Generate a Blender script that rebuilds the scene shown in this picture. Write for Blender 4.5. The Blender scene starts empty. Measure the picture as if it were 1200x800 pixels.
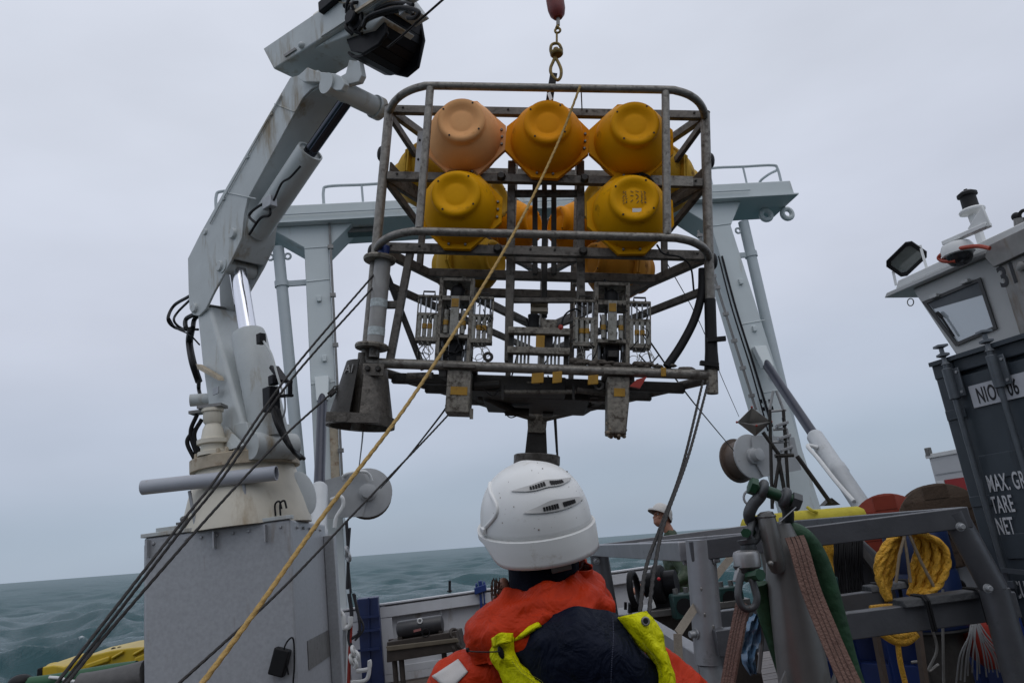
import bpy, bmesh, math, random
import numpy as np
from mathutils import Vector, Matrix
R = math.radians
random.seed(7)
scene = bpy.context.scene
COL = scene.collection

# ------------------------------------------------------------------ camera
F_PX, ROLL = 880.0, 0.13                    # focal length for a 1200 px wide picture, roll of the camera against the ship
PITCH = math.atan(237 * math.cos(0.1) / F_PX)
CAM = Vector((0, 0, 1.7))
_f = Vector((0, math.cos(PITCH), math.sin(PITCH)))
_u0 = Vector((0, -math.sin(PITCH), math.cos(PITCH)))
_r0 = Vector((1, 0, 0))
_r = math.cos(ROLL) * _r0 - math.sin(ROLL) * _u0
_u = math.sin(ROLL) * _r0 + math.cos(ROLL) * _u0
cam = bpy.data.cameras.new('camera')
cam.sensor_width = 36.0
cam.lens = F_PX / 1200 * 36
cam.clip_start = 0.05
cam.clip_end = 20000
camo = bpy.data.objects.new('camera', cam)
COL.objects.link(camo)
camo.matrix_world = Matrix(((_r.x, _u.x, -_f.x, CAM.x), (_r.y, _u.y, -_f.y, CAM.y), (_r.z, _u.z, -_f.z, CAM.z), (0, 0, 0, 1)))
scene.camera = camo
scene.render.resolution_x, scene.render.resolution_y = 1024, 682

# ------------------------------------------------------------------ sky: closed overcast, darker towards the horizon, thin veil of Nishita behind
SUN_EL, SUN_ROT = R(62), R(150)
world = bpy.data.worlds.new('World')
scene.world = world
world.use_nodes = True
wn, wl = world.node_tree.nodes, world.node_tree.links
wn.clear()
def WN(t, **k):
    n = wn.new(t)
    for a, b in k.items(): setattr(n, a, b)
    return n
tc = WN('ShaderNodeTexCoord')
sep = WN('ShaderNodeSeparateXYZ'); wl.new(tc.outputs['Generated'], sep.inputs[0])
ramp = WN('ShaderNodeValToRGB')
ramp.color_ramp.interpolation = 'EASE'
els = ramp.color_ramp.elements
els[0].position = 0.0; els[0].color = (0.335, 0.405, 0.505, 1)
els[1].position = 1.0; els[1].color = (0.80, 0.82, 0.90, 1)
for p_, c_ in ((0.06, (0.37, 0.442, 0.545, 1)), (0.16, (0.495, 0.55, 0.66, 1)), (0.30, (0.60, 0.64, 0.745, 1)), (0.55, (0.665, 0.705, 0.80, 1))):
    e_ = els.new(p_); e_.color = c_
wl.new(sep.outputs['Z'], ramp.inputs[0])
mp = WN('ShaderNodeMapping'); mp.inputs['Scale'].default_value = (1.0, 1.0, 2.6)
wl.new(tc.outputs['Generated'], mp.inputs[0])
nz = WN('ShaderNodeTexNoise'); nz.inputs['Scale'].default_value = 2.3; nz.inputs['Detail'].default_value = 5; nz.inputs['Roughness'].default_value = 0.45
wl.new(mp.outputs[0], nz.inputs['Vector'])
mr = WN('ShaderNodeMapRange'); mr.inputs['From Min'].default_value = 0.3; mr.inputs['From Max'].default_value = 0.7
mr.inputs['To Min'].default_value = 0.94; mr.inputs['To Max'].default_value = 1.13
wl.new(nz.outputs[0], mr.inputs['Value'])
cl = WN('ShaderNodeVectorMath', operation='SCALE'); wl.new(ramp.outputs[0], cl.inputs[0]); wl.new(mr.outputs[0], cl.inputs['Scale'])
skyt = WN('ShaderNodeTexSky'); skyt.sky_type = 'NISHITA'; skyt.sun_disc = False; skyt.sun_elevation = SUN_EL; skyt.sun_rotation = SUN_ROT
skys = WN('ShaderNodeVectorMath', operation='SCALE'); skys.inputs['Scale'].default_value = 0.1; wl.new(skyt.outputs[0], skys.inputs[0])
mixs = WN('ShaderNodeMix', data_type='RGBA'); mixs.inputs[0].default_value = 0.93
wl.new(skys.outputs[0], mixs.inputs[6]); wl.new(cl.outputs[0], mixs.inputs[7])
bg = WN('ShaderNodeBackground'); bg.inputs['Strength'].default_value = 1.0
wl.new(mixs.outputs[2], bg.inputs[0])
wo = WN('ShaderNodeOutputWorld'); wl.new(bg.outputs[0], wo.inputs[0])

sun = bpy.data.lights.new('sun', 'SUN'); sun.energy = 0.5; sun.angle = R(60); sun.color = (1, 0.97, 0.93)
suno = bpy.data.objects.new('sun', sun); COL.objects.link(suno)
_sd = Vector((math.sin(SUN_ROT) * math.cos(SUN_EL), math.cos(SUN_ROT) * math.cos(SUN_EL), math.sin(SUN_EL)))
suno.rotation_euler = _sd.to_track_quat('Z', 'Y').to_euler(); suno.location = (0, 0, 30)

scene.view_settings.view_transform = 'Standard'
scene.view_settings.look = 'None'
scene.view_settings.exposure = 0.0
scene.view_settings.gamma = 1.0

# ------------------------------------------------------------------ surveying: sight lines of the photograph cut with planes of the ship
def V(*a): return Vector(a[0]) if len(a) == 1 else Vector(a)
def ray(x, y): return _f + (x - 600) / F_PX * _r - (y - 400) / F_PX * _u
def at(x, y, Y):
    d = ray(x, y); return CAM + d * (Y / d.y)
def cut(x, y, P0, n):
    d = ray(x, y); return CAM + d * ((V(P0) - CAM).dot(n) / d.dot(n))
def zat(x, y, z):
    d = ray(x, y); return CAM + d * ((z - CAM.z) / d.z)
YAW = R(10)
E1 = Vector((math.cos(YAW), math.sin(YAW), 0))      # across the ship
E2 = Vector((-math.sin(YAW), math.cos(YAW), 0))     # towards the stern
EZ = Vector((0, 0, 1))
def S(a, b, z): return E1 * a + E2 * b + EZ * z

# ------------------------------------------------------------------ materials
MATS = {}
def mat(name, col, rough=0.5, metal=0.0, var=0.12, scale=6.0, dirt=None, dirt_amt=0.0, dirt_scale=3.0, bump=0.0, bump_scale=60.0,
        streak=False, spec=0.5, coat=0.0, alpha=None, rvar=0.08, folds=0.0, folds_scale=14.0):
    """procedural paint / metal / cloth: colour mottling, stains or rust of their own shape, fine relief"""
    if name in MATS: return MATS[name]
    m = bpy.data.materials.new(name); m.use_nodes = True
    nt = m.node_tree; N, L = nt.nodes, nt.links
    b = N['Principled BSDF']
    b.inputs['Roughness'].default_value = rough; b.inputs['Metallic'].default_value = metal
    b.inputs['Specular IOR Level'].default_value = spec
    if coat: b.inputs['Coat Weight'].default_value = coat; b.inputs['Coat Roughness'].default_value = 0.15
    tcn = N.new('ShaderNodeTexCoord')
    n1 = N.new('ShaderNodeTexNoise'); n1.inputs['Scale'].default_value = scale; n1.inputs['Detail'].default_value = 6; n1.inputs['Roughness'].default_value = 0.6
    L.new(tcn.outputs['Object'], n1.inputs['Vector'])
    r1 = N.new('ShaderNodeMapRange'); r1.inputs['From Min'].default_value = 0.25; r1.inputs['From Max'].default_value = 0.75
    r1.inputs['To Min'].default_value = 1 - var; r1.inputs['To Max'].default_value = 1 + var
    L.new(n1.outputs[0], r1.inputs['Value'])
    sc = N.new('ShaderNodeVectorMath'); sc.operation = 'SCALE'; sc.inputs[0].default_value = col[:3]
    L.new(r1.outputs[0], sc.inputs['Scale'])
    out = sc.outputs[0]
    if dirt:
        mpn = N.new('ShaderNodeMapping')
        mpn.inputs['Scale'].default_value = (1, 1, 0.18) if streak else (1, 1, 1)
        L.new(tcn.outputs['Object'], mpn.inputs[0])
        n2 = N.new('ShaderNodeTexNoise'); n2.inputs['Scale'].default_value = dirt_scale; n2.inputs['Detail'].default_value = 9; n2.inputs['Roughness'].default_value = 0.68
        L.new(mpn.outputs[0], n2.inputs['Vector'])
        r2 = N.new('ShaderNodeMapRange'); t = 0.72 - 0.32 * dirt_amt
        r2.inputs['From Min'].default_value = t; r2.inputs['From Max'].default_value = t + 0.14
        r2.inputs['To Max'].default_value = 0.9
        L.new(n2.outputs[0], r2.inputs['Value'])
        mx = N.new('ShaderNodeMix'); mx.data_type = 'RGBA'
        L.new(r2.outputs[0], mx.inputs[0]); L.new(out, mx.inputs[6]); mx.inputs[7].default_value = (*dirt[:3], 1)
        out = mx.outputs[2]
        rr = N.new('ShaderNodeMapRange'); rr.inputs['To Min'].default_value = rough; rr.inputs['To Max'].default_value = min(1, rough + 0.3)
        L.new(r2.outputs[0], rr.inputs['Value']); L.new(rr.outputs[0], b.inputs['Roughness'])
        if metal:
            rm = N.new('ShaderNodeMapRange'); rm.inputs['To Min'].default_value = metal; rm.inputs['To Max'].default_value = 0.0
            L.new(r2.outputs[0], rm.inputs['Value']); L.new(rm.outputs[0], b.inputs['Metallic'])
    L.new(out, b.inputs['Base Color'])
    if bump:
        n3 = N.new('ShaderNodeTexNoise'); n3.inputs['Scale'].default_value = bump_scale; n3.inputs['Detail'].default_value = 4
        L.new(tcn.outputs['Object'], n3.inputs['Vector'])
        bp = N.new('ShaderNodeBump'); bp.inputs['Strength'].default_value = bump; bp.inputs['Distance'].default_value = 0.01
        L.new(n3.outputs[0], bp.inputs['Height']); L.new(bp.outputs[0], b.inputs['Normal'])
    if folds:                                                # creases of cloth: warped noise under the weave
        n4 = N.new('ShaderNodeTexNoise'); n4.inputs['Scale'].default_value = folds_scale; n4.inputs['Detail'].default_value = 3; n4.inputs['Distortion'].default_value = 1.6
        L.new(tcn.outputs['Object'], n4.inputs['Vector'])
        b4 = N.new('ShaderNodeBump'); b4.inputs['Strength'].default_value = folds; b4.inputs['Distance'].default_value = 0.03
        L.new(n4.outputs[0], b4.inputs['Height'])
        if bump: L.new(bp.outputs[0], b4.inputs['Normal'])
        L.new(b4.outputs[0], b.inputs['Normal'])
    if alpha is not None: b.inputs['Alpha'].default_value = alpha
    MATS[name] = m
    return m

RUST = (0.16, 0.075, 0.03)
GRIME = (0.10, 0.095, 0.085)
m_crane = mat('crane_white_paint', (0.47, 0.50, 0.495), 0.45, var=0.10, scale=4, dirt=(0.25, 0.19, 0.11), dirt_amt=0.56, dirt_scale=4.2, streak=True, bump=0.08)
m_cream = mat('pedestal_cream_paint', (0.64, 0.60, 0.50), 0.5, var=0.14, scale=3, dirt=(0.36, 0.27, 0.16), dirt_amt=0.45, dirt_scale=2.5, streak=True, bump=0.05)
m_crust = mat('crane_rusty_paint', (0.40, 0.34, 0.25), 0.6, var=0.25, scale=8, dirt=RUST, dirt_amt=0.55, dirt_scale=7, bump=0.2)
m_cgrey = mat('crane_base_grey_paint', (0.345, 0.36, 0.38), 0.45, var=0.13, scale=34, dirt=(0.23, 0.20, 0.165), dirt_amt=0.44, dirt_scale=6.5, streak=True, bump=0.10, bump_scale=14)
m_afr = mat('gantry_pale_paint', (0.53, 0.575, 0.575), 0.45, var=0.05, scale=2, dirt=(0.30, 0.25, 0.17), dirt_amt=0.36, dirt_scale=2.6, streak=True, bump=0.04)
m_afd = mat('gantry_pipe_paint', (0.42, 0.465, 0.48), 0.45, var=0.06, scale=3)
m_blk = mat('black_rubber', (0.009, 0.009, 0.010), 0.55, var=0.2, scale=20, spec=0.25)
m_bwin = mat('black_painted_steel', (0.006, 0.006, 0.008), 0.45, var=0.3, scale=9, bump=0.15, bump_scale=30, spec=0.2)
m_chr = mat('chrome_rod', (0.80, 0.81, 0.86), 0.12, 1.0, var=0.03)
m_drod = mat('dark_blue_rod', (0.022, 0.026, 0.042), 0.3, 0.2, var=0.15)
m_stl = mat('worn_steel', (0.20, 0.195, 0.185), 0.42, 0.6, var=0.2, scale=14, dirt=GRIME, dirt_amt=0.4, dirt_scale=9, bump=0.1)
m_galv = mat('galvanised_steel', (0.34, 0.35, 0.36), 0.45, 0.5, var=0.15, scale=18)
m_bul = mat('bulwark_grey_paint', (0.52, 0.53, 0.55), 0.5, var=0.08, scale=3, dirt=(0.2, 0.15, 0.1), dirt_amt=0.35, dirt_scale=3, streak=True)
m_blue = mat('blue_paint', (0.012, 0.035, 0.16), 0.4, var=0.15, scale=5, dirt=(0.02, 0.03, 0.07), dirt_amt=0.4)
m_red = mat('red_paint', (0.30, 0.025, 0.015), 0.5, var=0.15, scale=8)
m_wht = mat('white_paint', (0.66, 0.67, 0.66), 0.4, var=0.06, scale=6, dirt=(0.3, 0.26, 0.2), dirt_amt=0.25, dirt_scale=8)

# ------------------------------------------------------------------ mesh building
class MB:
    """collects shapes; build() links them as ONE mesh object"""
    def __init__(s): s.v = []; s.f = []
    def add(s, vs, fs):
        o = len(s.v); s.v += [tuple(p) for p in vs]; s.f += [tuple(o + i for i in q) for q in fs]; return s
    def obox(s, c, ax, ay, az):
        """box from centre and three half-axis vectors"""
        c = V(c); vs = [c + ax * i + ay * j + az * k for k in (-1, 1) for j in (-1, 1) for i in (-1, 1)]
        fs = [(0, 2, 3, 1), (4, 5, 7, 6), (0, 1, 5, 4), (2, 6, 7, 3), (0, 4, 6, 2), (1, 3, 7, 5)]
        if ax.cross(ay).dot(az) < 0: fs = [q[::-1] for q in fs]
        return s.add(vs, fs)
    def box(s, c, sx, sy, sz, rz=0.0):
        ca, sa = math.cos(rz), math.sin(rz)
        return s.obox(c, V(ca, sa, 0) * sx / 2, V(-sa, ca, 0) * sy / 2, V(0, 0, sz / 2))
    def bar(s, p0, p1, w, h, up=EZ):
        """rectangular bar between two points; h along up"""
        p0, p1 = V(p0), V(p1); d = (p1 - p0); L = d.length; d.normalize()
        side = d.cross(V(up))
        if side.length < 1e-4: side = d.cross(V(1, 0, 0))
        side.normalize(); u = side.cross(d).normalized()
        return s.obox((p0 + p1) / 2, d * L / 2, side * w / 2, u * h / 2)
    def ring(s, c, a, b, r, n, ph=0.0): return [c + (a * math.cos(2 * math.pi * (i + ph) / n) + b * math.sin(2 * math.pi * (i + ph) / n)) * r for i in range(n)]
    def lathe(s, prof, o, axis, n=20, cap=True, ref=None):
        """prof: list of (radius, height along axis)"""
        axis = V(axis).normalized(); a = (V(ref) if ref is not None else axis.orthogonal()); a = (a - axis * a.dot(axis)).normalized(); b = axis.cross(a); o = V(o)
        vs = []; fs = []
        for r, h in prof: vs += s.ring(o + axis * h, a, b, max(r, 1e-5), n)
        for k in range(len(prof) - 1):
            for i in range(n):
                j = (i + 1) % n; fs.append((k * n + i, k * n + j, (k + 1) * n + j, (k + 1) * n + i))
        if cap:
            fs.append(tuple(range(n))[::-1]); fs.append(tuple((len(prof) - 1) * n + i for i in range(n)))
        return s.add(vs, fs)
    def cyl(s, p0, p1, r, r1=None, n=14):
        p0, p1 = V(p0), V(p1); d = p1 - p0
        return s.lathe([(r, 0), (r if r1 is None else r1, d.length)], p0, d, n)
    def tube(s, pts, r, n=8, closed=False, radii=None, cap=True):
        pts = [V(p) for p in pts]; m = len(pts); vs = []; fs = []
        T = []
        for i in range(m):
            a = pts[(i - 1) % m] if (i or closed) else pts[i]; c = pts[(i + 1) % m] if (i < m - 1 or closed) else pts[i]
            t = (c - a); T.append(t.normalized() if t.length > 1e-9 else V(0, 0, 1))
        a = T[0].orthogonal().normalized()
        for i in range(m):
            a = (a - T[i] * a.dot(T[i]));
            a = a.normalized() if a.length > 1e-6 else T[i].orthogonal().normalized()
            b = T[i].cross(a); vs += s.ring(pts[i], a, b, radii[i] if radii else r, n)
        for k in range(m if closed else m - 1):
            k2 = (k + 1) % m
            for i in range(n):
                j = (i + 1) % n; fs.append((k * n + i, k * n + j, k2 * n + j, k2 * n + i))
        if not closed and cap:
            fs.append(tuple(range(n))[::-1]); fs.append(tuple((m - 1) * n + i for i in range(n)))
        return s.add(vs, fs)
    def prism(s, poly, ext):
        """flat polygon (3-D points) extruded by a vector"""
        poly = [V(p) for p in poly]; ext = V(ext); n = len(poly)
        nr = Vector((0, 0, 0))
        for i in range(n): nr += poly[i].cross(poly[(i + 1) % n])
        if nr.dot(ext) > 0: poly = poly[::-1]
        vs = poly + [p + ext for p in poly]
        fs = [tuple(range(n)), tuple(range(2 * n - 1, n - 1, -1))] + [((i + 1) % n, i, n + i, n + (i + 1) % n) for i in range(n)]
        return s.add(vs, fs)
    def ell(s, c, rx, ry, rz, n=14, m=9, rot=None):
        c = V(c); vs = []; fs = []
        rot = rot or Matrix.Identity(3)
        for k in range(m + 1):
            ph = math.pi * k / m
            for i in range(n):
                th = 2 * math.pi * i / n
                vs.append(c + rot @ V(rx * math.sin(ph) * math.cos(th), ry * math.sin(ph) * math.sin(th), -rz * math.cos(ph)))
        for k in range(m):
            for i in range(n):
                j = (i + 1) % n; fs.append((k * n + i, k * n + j, (k + 1) * n + j, (k + 1) * n + i))
        return s.add(vs, fs)
    def torus(s, c, axis, R0, r, n=24, m=8, a0=0, a1=2 * math.pi, ref=None):
        axis = V(axis).normalized(); a = V(ref) if ref is not None else axis.orthogonal(); a = (a - axis * a.dot(axis)).normalized(); b = axis.cross(a); c = V(c)
        full = abs(a1 - a0 - 2 * math.pi) < 1e-6
        k = n if full else n + 1
        return s.tube([c + (a * math.cos(a0 + (a1 - a0) * i / n) + b * math.sin(a0 + (a1 - a0) * i / n)) * R0 for i in range(k)], r, m, closed=full)
    def mesh(s, name, M=None):
        me = bpy.data.meshes.new(name)
        vs = s.v if M is None else [tuple(M @ V(p)) for p in s.v]
        me.from_pydata(vs, [], s.f); me.update()
        return me
    def build(s, name, material, parent=None, bevel=0.0, smooth=40, seg=2):
        root = parent
        while root is not None and root.parent is not None: root = root.parent
        M = FRAMES.get(root.name) if root is not None else None
        me = s.mesh(name, M)
        bm = bmesh.new(); bm.from_mesh(me); bmesh.ops.recalc_face_normals(bm, faces=bm.faces); bm.to_mesh(me); bm.free()
        return link(name, me, material, parent, bevel, smooth, seg)
FRAMES = {}
def link(name, me, material, parent=None, bevel=0.0, smooth=40, seg=2):
    if material is not None and not me.materials: me.materials.append(material)
    if smooth:
        me.polygons.foreach_set('use_smooth', [True] * len(me.polygons))
        if smooth < 180: me.set_sharp_from_angle(angle=R(smooth))
    o = bpy.data.objects.new(name, me); COL.objects.link(o); o.parent = parent
    if bevel:
        bv = o.modifiers.new('bevel', 'BEVEL'); bv.width = bevel; bv.segments = seg; bv.limit_method = 'ANGLE'; bv.angle_limit = R(35); bv.harden_normals = False
    return o
def tag(o, label=None, cat=None, group=None, kind=None):
    if label: o['label'] = label
    if cat: o['category'] = cat
    if group: o['group'] = group
    if kind: o['kind'] = kind
    return o
def thing(name, loc, label, cat, group=None, M=None, local=False):
    """Empty at a thing's base. Parts are drawn in ship coordinates and moved into its frame (or, local=True, drawn in its own frame)."""
    o = bpy.data.objects.new(name, None); COL.objects.link(o); o.empty_display_size = 0.2
    mw = M if M is not None else Matrix.Translation(V(loc))
    o.matrix_world = mw
    if not local: FRAMES[o.name] = mw.inverted()
    return tag(o, label, cat, group)
def inst(name, me, material, parent, M):
    """a piece that shares mesh data; M is its place in the parent root's frame"""
    o = bpy.data.objects.new(name, me)
    if material is not None and not me.materials: me.materials.append(material)
    COL.objects.link(o); o.parent = parent
    root = parent
    while root.parent is not None: root = root.parent
    fr = FRAMES.get(root.name)
    o.matrix_local = (fr @ M) if fr is not None else M
    return o
def place(p, axis=(0, 0, 1), ref=None, s=1.0):
    """matrix that puts a piece modelled along +Z at p, pointing along axis"""
    z = V(axis).normalized(); x = V(ref) if ref is not None else z.orthogonal(); x = (x - z * x.dot(z)).normalized(); y = z.cross(x)
    return Matrix(((x.x * s, y.x * s, z.x * s, p[0]), (x.y * s, y.y * s, z.y * s, p[1]), (x.z * s, y.z * s, z.z * s, p[2]), (0, 0, 0, 1)))
def bez(pts, n=8):
    """smooth curve (Catmull-Rom) through points"""
    P = [V(p) for p in pts]; P = [P[0] * 2 - P[1]] + P + [P[-1] * 2 - P[-2]]; out = []
    for i in range(1, len(P) - 2):
        for k in range(n):
            t = k / n; a, b, c, d = P[i - 1], P[i], P[i + 1], P[i + 2]
            out.append(0.5 * ((2 * b) + (c - a) * t + (2 * a - 5 * b + 4 * c - d) * t * t + (3 * b - a - 3 * c + d) * t ** 3))
    out.append(P[-2]); return out
def bolt_mesh(r=0.02, h=0.016, name='bolt'):
    return smooth_me(MB().lathe([(r, 0), (r, h), (r * 0.75, h * 1.3)], (0, 0, 0), (0, 0, 1), 6).mesh(name))
def smooth_me(me, ang=40):
    me.polygons.foreach_set('use_smooth', [True] * len(me.polygons)); me.set_sharp_from_angle(angle=R(ang)); return me

def rope_mesh(pts, r, pitch, n=12, seg=9, lob=0.2):
    """three-strand laid rope as one skin: a trilobed section that twists along its run"""
    P = [V(p) for p in pts]; L = [0.0]
    for a, b in zip(P[:-1], P[1:]): L.append(L[-1] + (b - a).length)
    m = max(8, int(L[-1] / pitch * seg)); Q = []; j = 0
    for i in range(m + 1):
        s = L[-1] * i / m
        while j < len(L) - 2 and L[j + 1] < s: j += 1
        Q.append(P[j].lerp(P[j + 1], (s - L[j]) / max(1e-9, L[j + 1] - L[j])))
    vs = []; a = (Q[1] - Q[0]).orthogonal().normalized()
    for i in range(m + 1):
        T = (Q[min(i + 1, m)] - Q[max(i - 1, 0)]).normalized(); a = (a - T * a.dot(T)).normalized(); b = T.cross(a)
        tw = 2 * math.pi * (L[-1] * i / m) / pitch / 3.0
        for k in range(n):
            t = 2 * math.pi * k / n; rad = r * (1 - lob + lob * 1.6 * abs(math.cos(1.5 * (t - tw))))
            vs.append(Q[i] + (a * math.cos(t) + b * math.sin(t)) * rad)
    fs = [(i * n + k, i * n + (k + 1) % n, (i + 1) * n + (k + 1) % n, (i + 1) * n + k) for i in range(m) for k in range(n)] + [tuple(range(n))[::-1], tuple(m * n + k for k in range(n))]
    return MB().add(vs, fs)

# ------------------------------------------------------------------ the sea (the ship is heeling: its level is tilted against the deck)
_h0, _h1 = ray(0, 683), ray(740, 626)
SEA_N = _h1.cross(_h0).normalized()
if SEA_N.z < 0: SEA_N = -SEA_N
SEA_O = CAM - SEA_N * 5.6
def make_sea():
    rng = np.random.default_rng(3)
    nr, na = 820, 520
    rad = 11.0 * (9000 / 11.0) ** (np.arange(nr) / (nr - 1.0))
    ang = np.concatenate([np.linspace(R(-58), R(58), na - 40), np.linspace(R(58), R(302), 42)[1:-1], [R(302)]])[:na]; ang[-1] = R(302)
    rr, aa = np.meshgrid(rad, ang, indexing='ij')
    x, y = rr * np.sin(aa), rr * np.cos(aa)
    sp = np.maximum(rr * (rad[1] / rad[0] - 1), rr * np.gradient(ang)[None, :])
    z = np.zeros_like(x); dx = np.zeros_like(x); dy = np.zeros_like(x); comp = np.zeros_like(x)
    wd = R(205)                                             # where the wind drives the sea
    for i in range(170):
        lam = 0.55 * (34 / 0.55) ** rng.random()
        th = wd + rng.normal(0, 0.5)
        k = 2 * math.pi / lam
        amp = 0.0165 * lam ** 0.62 * (0.5 + 0.9 * rng.random())
        if lam > 14: amp *= 0.85
        fade = np.clip((lam / sp - 2.0) / 4.0, 0, 1)
        ph = k * (x * math.sin(th) + y * math.cos(th)) + rng.random() * 6.283
        s_, c_ = np.sin(ph), np.cos(ph)
        z += amp * s_ * fade
        q = 0.75
        dx += q * amp * c_ * math.sin(th) * fade; dy += q * amp * c_ * math.cos(th) * fade
        comp += q * amp * k * s_ * fade
    foam = np.clip((comp - 0.84) / 0.22, 0, 1)
    x = x + dx; y = y + dy
    X = np.cross([0, 1, 0], SEA_N); X /= np.linalg.norm(X); Y = np.cross(SEA_N, X)
    P = np.array(SEA_O)[None, None, :] + x[..., None] * X + y[..., None] * Y + z[..., None] * np.array(SEA_N)
    idx = np.arange(nr * na).reshape(nr, na)
    q = np.stack([idx[:-1, :-1], idx[1:, :-1], idx[1:, 1:], idx[:-1, 1:]], -1).reshape(-1, 4)
    me = bpy.data.meshes.new('sea')
    me.vertices.add(nr * na); me.vertices.foreach_set('co', P.reshape(-1).astype(np.float32))
    me.loops.add(q.size); me.loops.foreach_set('vertex_index', q.reshape(-1).astype(np.int32))
    me.polygons.add(len(q)); me.polygons.foreach_set('loop_start', (np.arange(len(q)) * 4).astype(np.int32)); me.polygons.foreach_set('loop_total', np.full(len(q), 4, np.int32))
    me.update(); me.validate()
    unres = np.clip(1 - np.clip((4.0 / sp - 2.0) / 4.0, 0, 1), 0, 1)       # share of the chop too fine for the mesh here
    ar_ = me.attributes.new('chop', 'FLOAT', 'POINT'); ar_.data.foreach_set('value', unres.reshape(-1).astype(np.float32))
    at_ = me.attributes.new('foam', 'FLOAT', 'POINT'); at_.data.foreach_set('value', foam.reshape(-1).astype(np.float32))
    me.polygons.foreach_set('use_smooth', [True] * len(me.polygons))
    if me.polygons[0].normal.dot(SEA_N) < 0: me.flip_normals()
    m = bpy.data.materials.new('sea_water'); m.use_nodes = True
    N, L = m.node_tree.nodes, m.node_tree.links; b = N['Principled BSDF']
    b.inputs['Roughness'].default_value = 0.22; b.inputs['IOR'].default_value = 1.33; b.inputs['Specular IOR Level'].default_value = 0.36
    tcn = N.new('ShaderNodeTexCoord')
    mpn = N.new('ShaderNodeMapping'); mpn.inputs['Rotation'].default_value = (0, 0, R(-25)); mpn.inputs['Scale'].default_value = (1, 2.2, 1)
    L.new(tcn.outputs['Object'], mpn.inputs[0])
    nb = N.new('ShaderNodeTexNoise'); nb.inputs['Scale'].default_value = 3.6; nb.inputs['Detail'].default_value = 7; nb.inputs['Roughness'].default_value = 0.72
    L.new(mpn.outputs[0], nb.inputs['Vector'])
    bp = N.new('ShaderNodeBump'); bp.inputs['Strength'].default_value = 1.0; bp.inputs['Distance'].default_value = 0.20
    L.new(nb.outputs[0], bp.inputs['Height']); L.new(bp.outputs[0], b.inputs['Normal'])
    fa = N.new('ShaderNodeAttribute'); fa.attribute_name = 'foam'
    nf = N.new('ShaderNodeTexNoise'); nf.inputs['Scale'].default_value = 2.2; nf.inputs['Detail'].default_value = 8; nf.inputs['Roughness'].default_value = 0.7
    L.new(mpn.outputs[0], nf.inputs['Vector'])
    mm = N.new('ShaderNodeMath'); mm.operation = 'MULTIPLY_ADD'; mm.inputs[1].default_value = 1.5; L.new(fa.outputs['Fac'], mm.inputs[0]); 
    ms = N.new('ShaderNodeMath'); ms.operation = 'MULTIPLY_ADD'; ms.inputs[1].default_value = 1.6; ms.inputs[2].default_value = -1.3; L.new(nf.outputs[0], ms.inputs[0])
    L.new(ms.outputs[0], mm.inputs[2])
    cl_ = N.new('ShaderNodeClamp'); L.new(mm.outputs[0], cl_.inputs[0])
    # long drifts of old foam, well apart
    nb2 = N.new('ShaderNodeTexNoise'); nb2.inputs['Scale'].default_value = 0.05; nb2.inputs['Detail'].default_value = 3
    L.new(mpn.outputs[0], nb2.inputs['Vector'])
    mx0 = N.new('ShaderNodeMix'); mx0.data_type = 'RGBA'; L.new(nb2.outputs[0], mx0.inputs[0]); mx0.inputs[6].default_value = (0.010, 0.056, 0.066, 1); mx0.inputs[7].default_value = (0.024, 0.088, 0.098, 1)
    mx = N.new('ShaderNodeMix'); mx.data_type = 'RGBA'; L.new(cl_.outputs[0], mx.inputs[0]); L.new(mx0.outputs[2], mx.inputs[6]); mx.inputs[7].default_value = (0.62, 0.66, 0.68, 1)
    L.new(mx.outputs[2], b.inputs['Base Color'])
    rr_ = N.new('ShaderNodeMapRange'); rr_.inputs['To Min'].default_value = 0.10; rr_.inputs['To Max'].default_value = 0.8; L.new(cl_.outputs[0], rr_.inputs['Value']); ca_ = N.new('ShaderNodeAttribute'); ca_.attribute_name = 'chop'; mc_ = N.new('ShaderNodeMath'); mc_.operation = 'MULTIPLY_ADD'; mc_.inputs[1].default_value = 0.27; L.new(ca_.outputs['Fac'], mc_.inputs[0]); L.new(rr_.outputs[0], mc_.inputs[2]); L.new(mc_.outputs[0], b.inputs['Roughness'])
    me.materials.append(m)
    o = bpy.data.objects.new('sea', me); COL.objects.link(o); tag(o, kind='structure')
make_sea()

# ------------------------------------------------------------------ deck of the ship: steel hull, wooden planks, low bulwarks
m_plank = mat('wet_deck_plank', (0.105, 0.078, 0.062), 0.45, var=0.3, scale=5, dirt=(0.05, 0.04, 0.035), dirt_amt=0.55, dirt_scale=4, bump=0.3, bump_scale=25)
m_caulk = mat('deck_steel', (0.035, 0.032, 0.03), 0.6, var=0.2)
PORT, STBD, STERN, BOW = -4.35, 6.2, 12.15, -3.0
deck = MB()
deck.prism([S(PORT, BOW, -0.06), S(STBD, BOW, -0.06), S(STBD, STERN, -0.06), S(PORT, STERN, -0.06)], V(0, 0, 0.03))
deck_o = tag(deck.build('deck', m_caulk), kind='structure')
hull = MB(); hull.prism([S(PORT, BOW, -0.07), S(STBD, BOW, -0.07), S(STBD, STERN + 0.15, -0.07), S(PORT, STERN + 0.15, -0.07)], V(0, 0, -3.6))
tag(hull.build('hull', m_blue), kind='structure')
pw = 0.145
plk = MB().obox((0, 0, 0), V(1.5, 0, 0), V(0, (pw - 0.009) / 2, 0), V(0, 0, 0.015)).mesh('plank'); plk.materials.append(m_plank)
k = 0; b = 3.2
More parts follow.
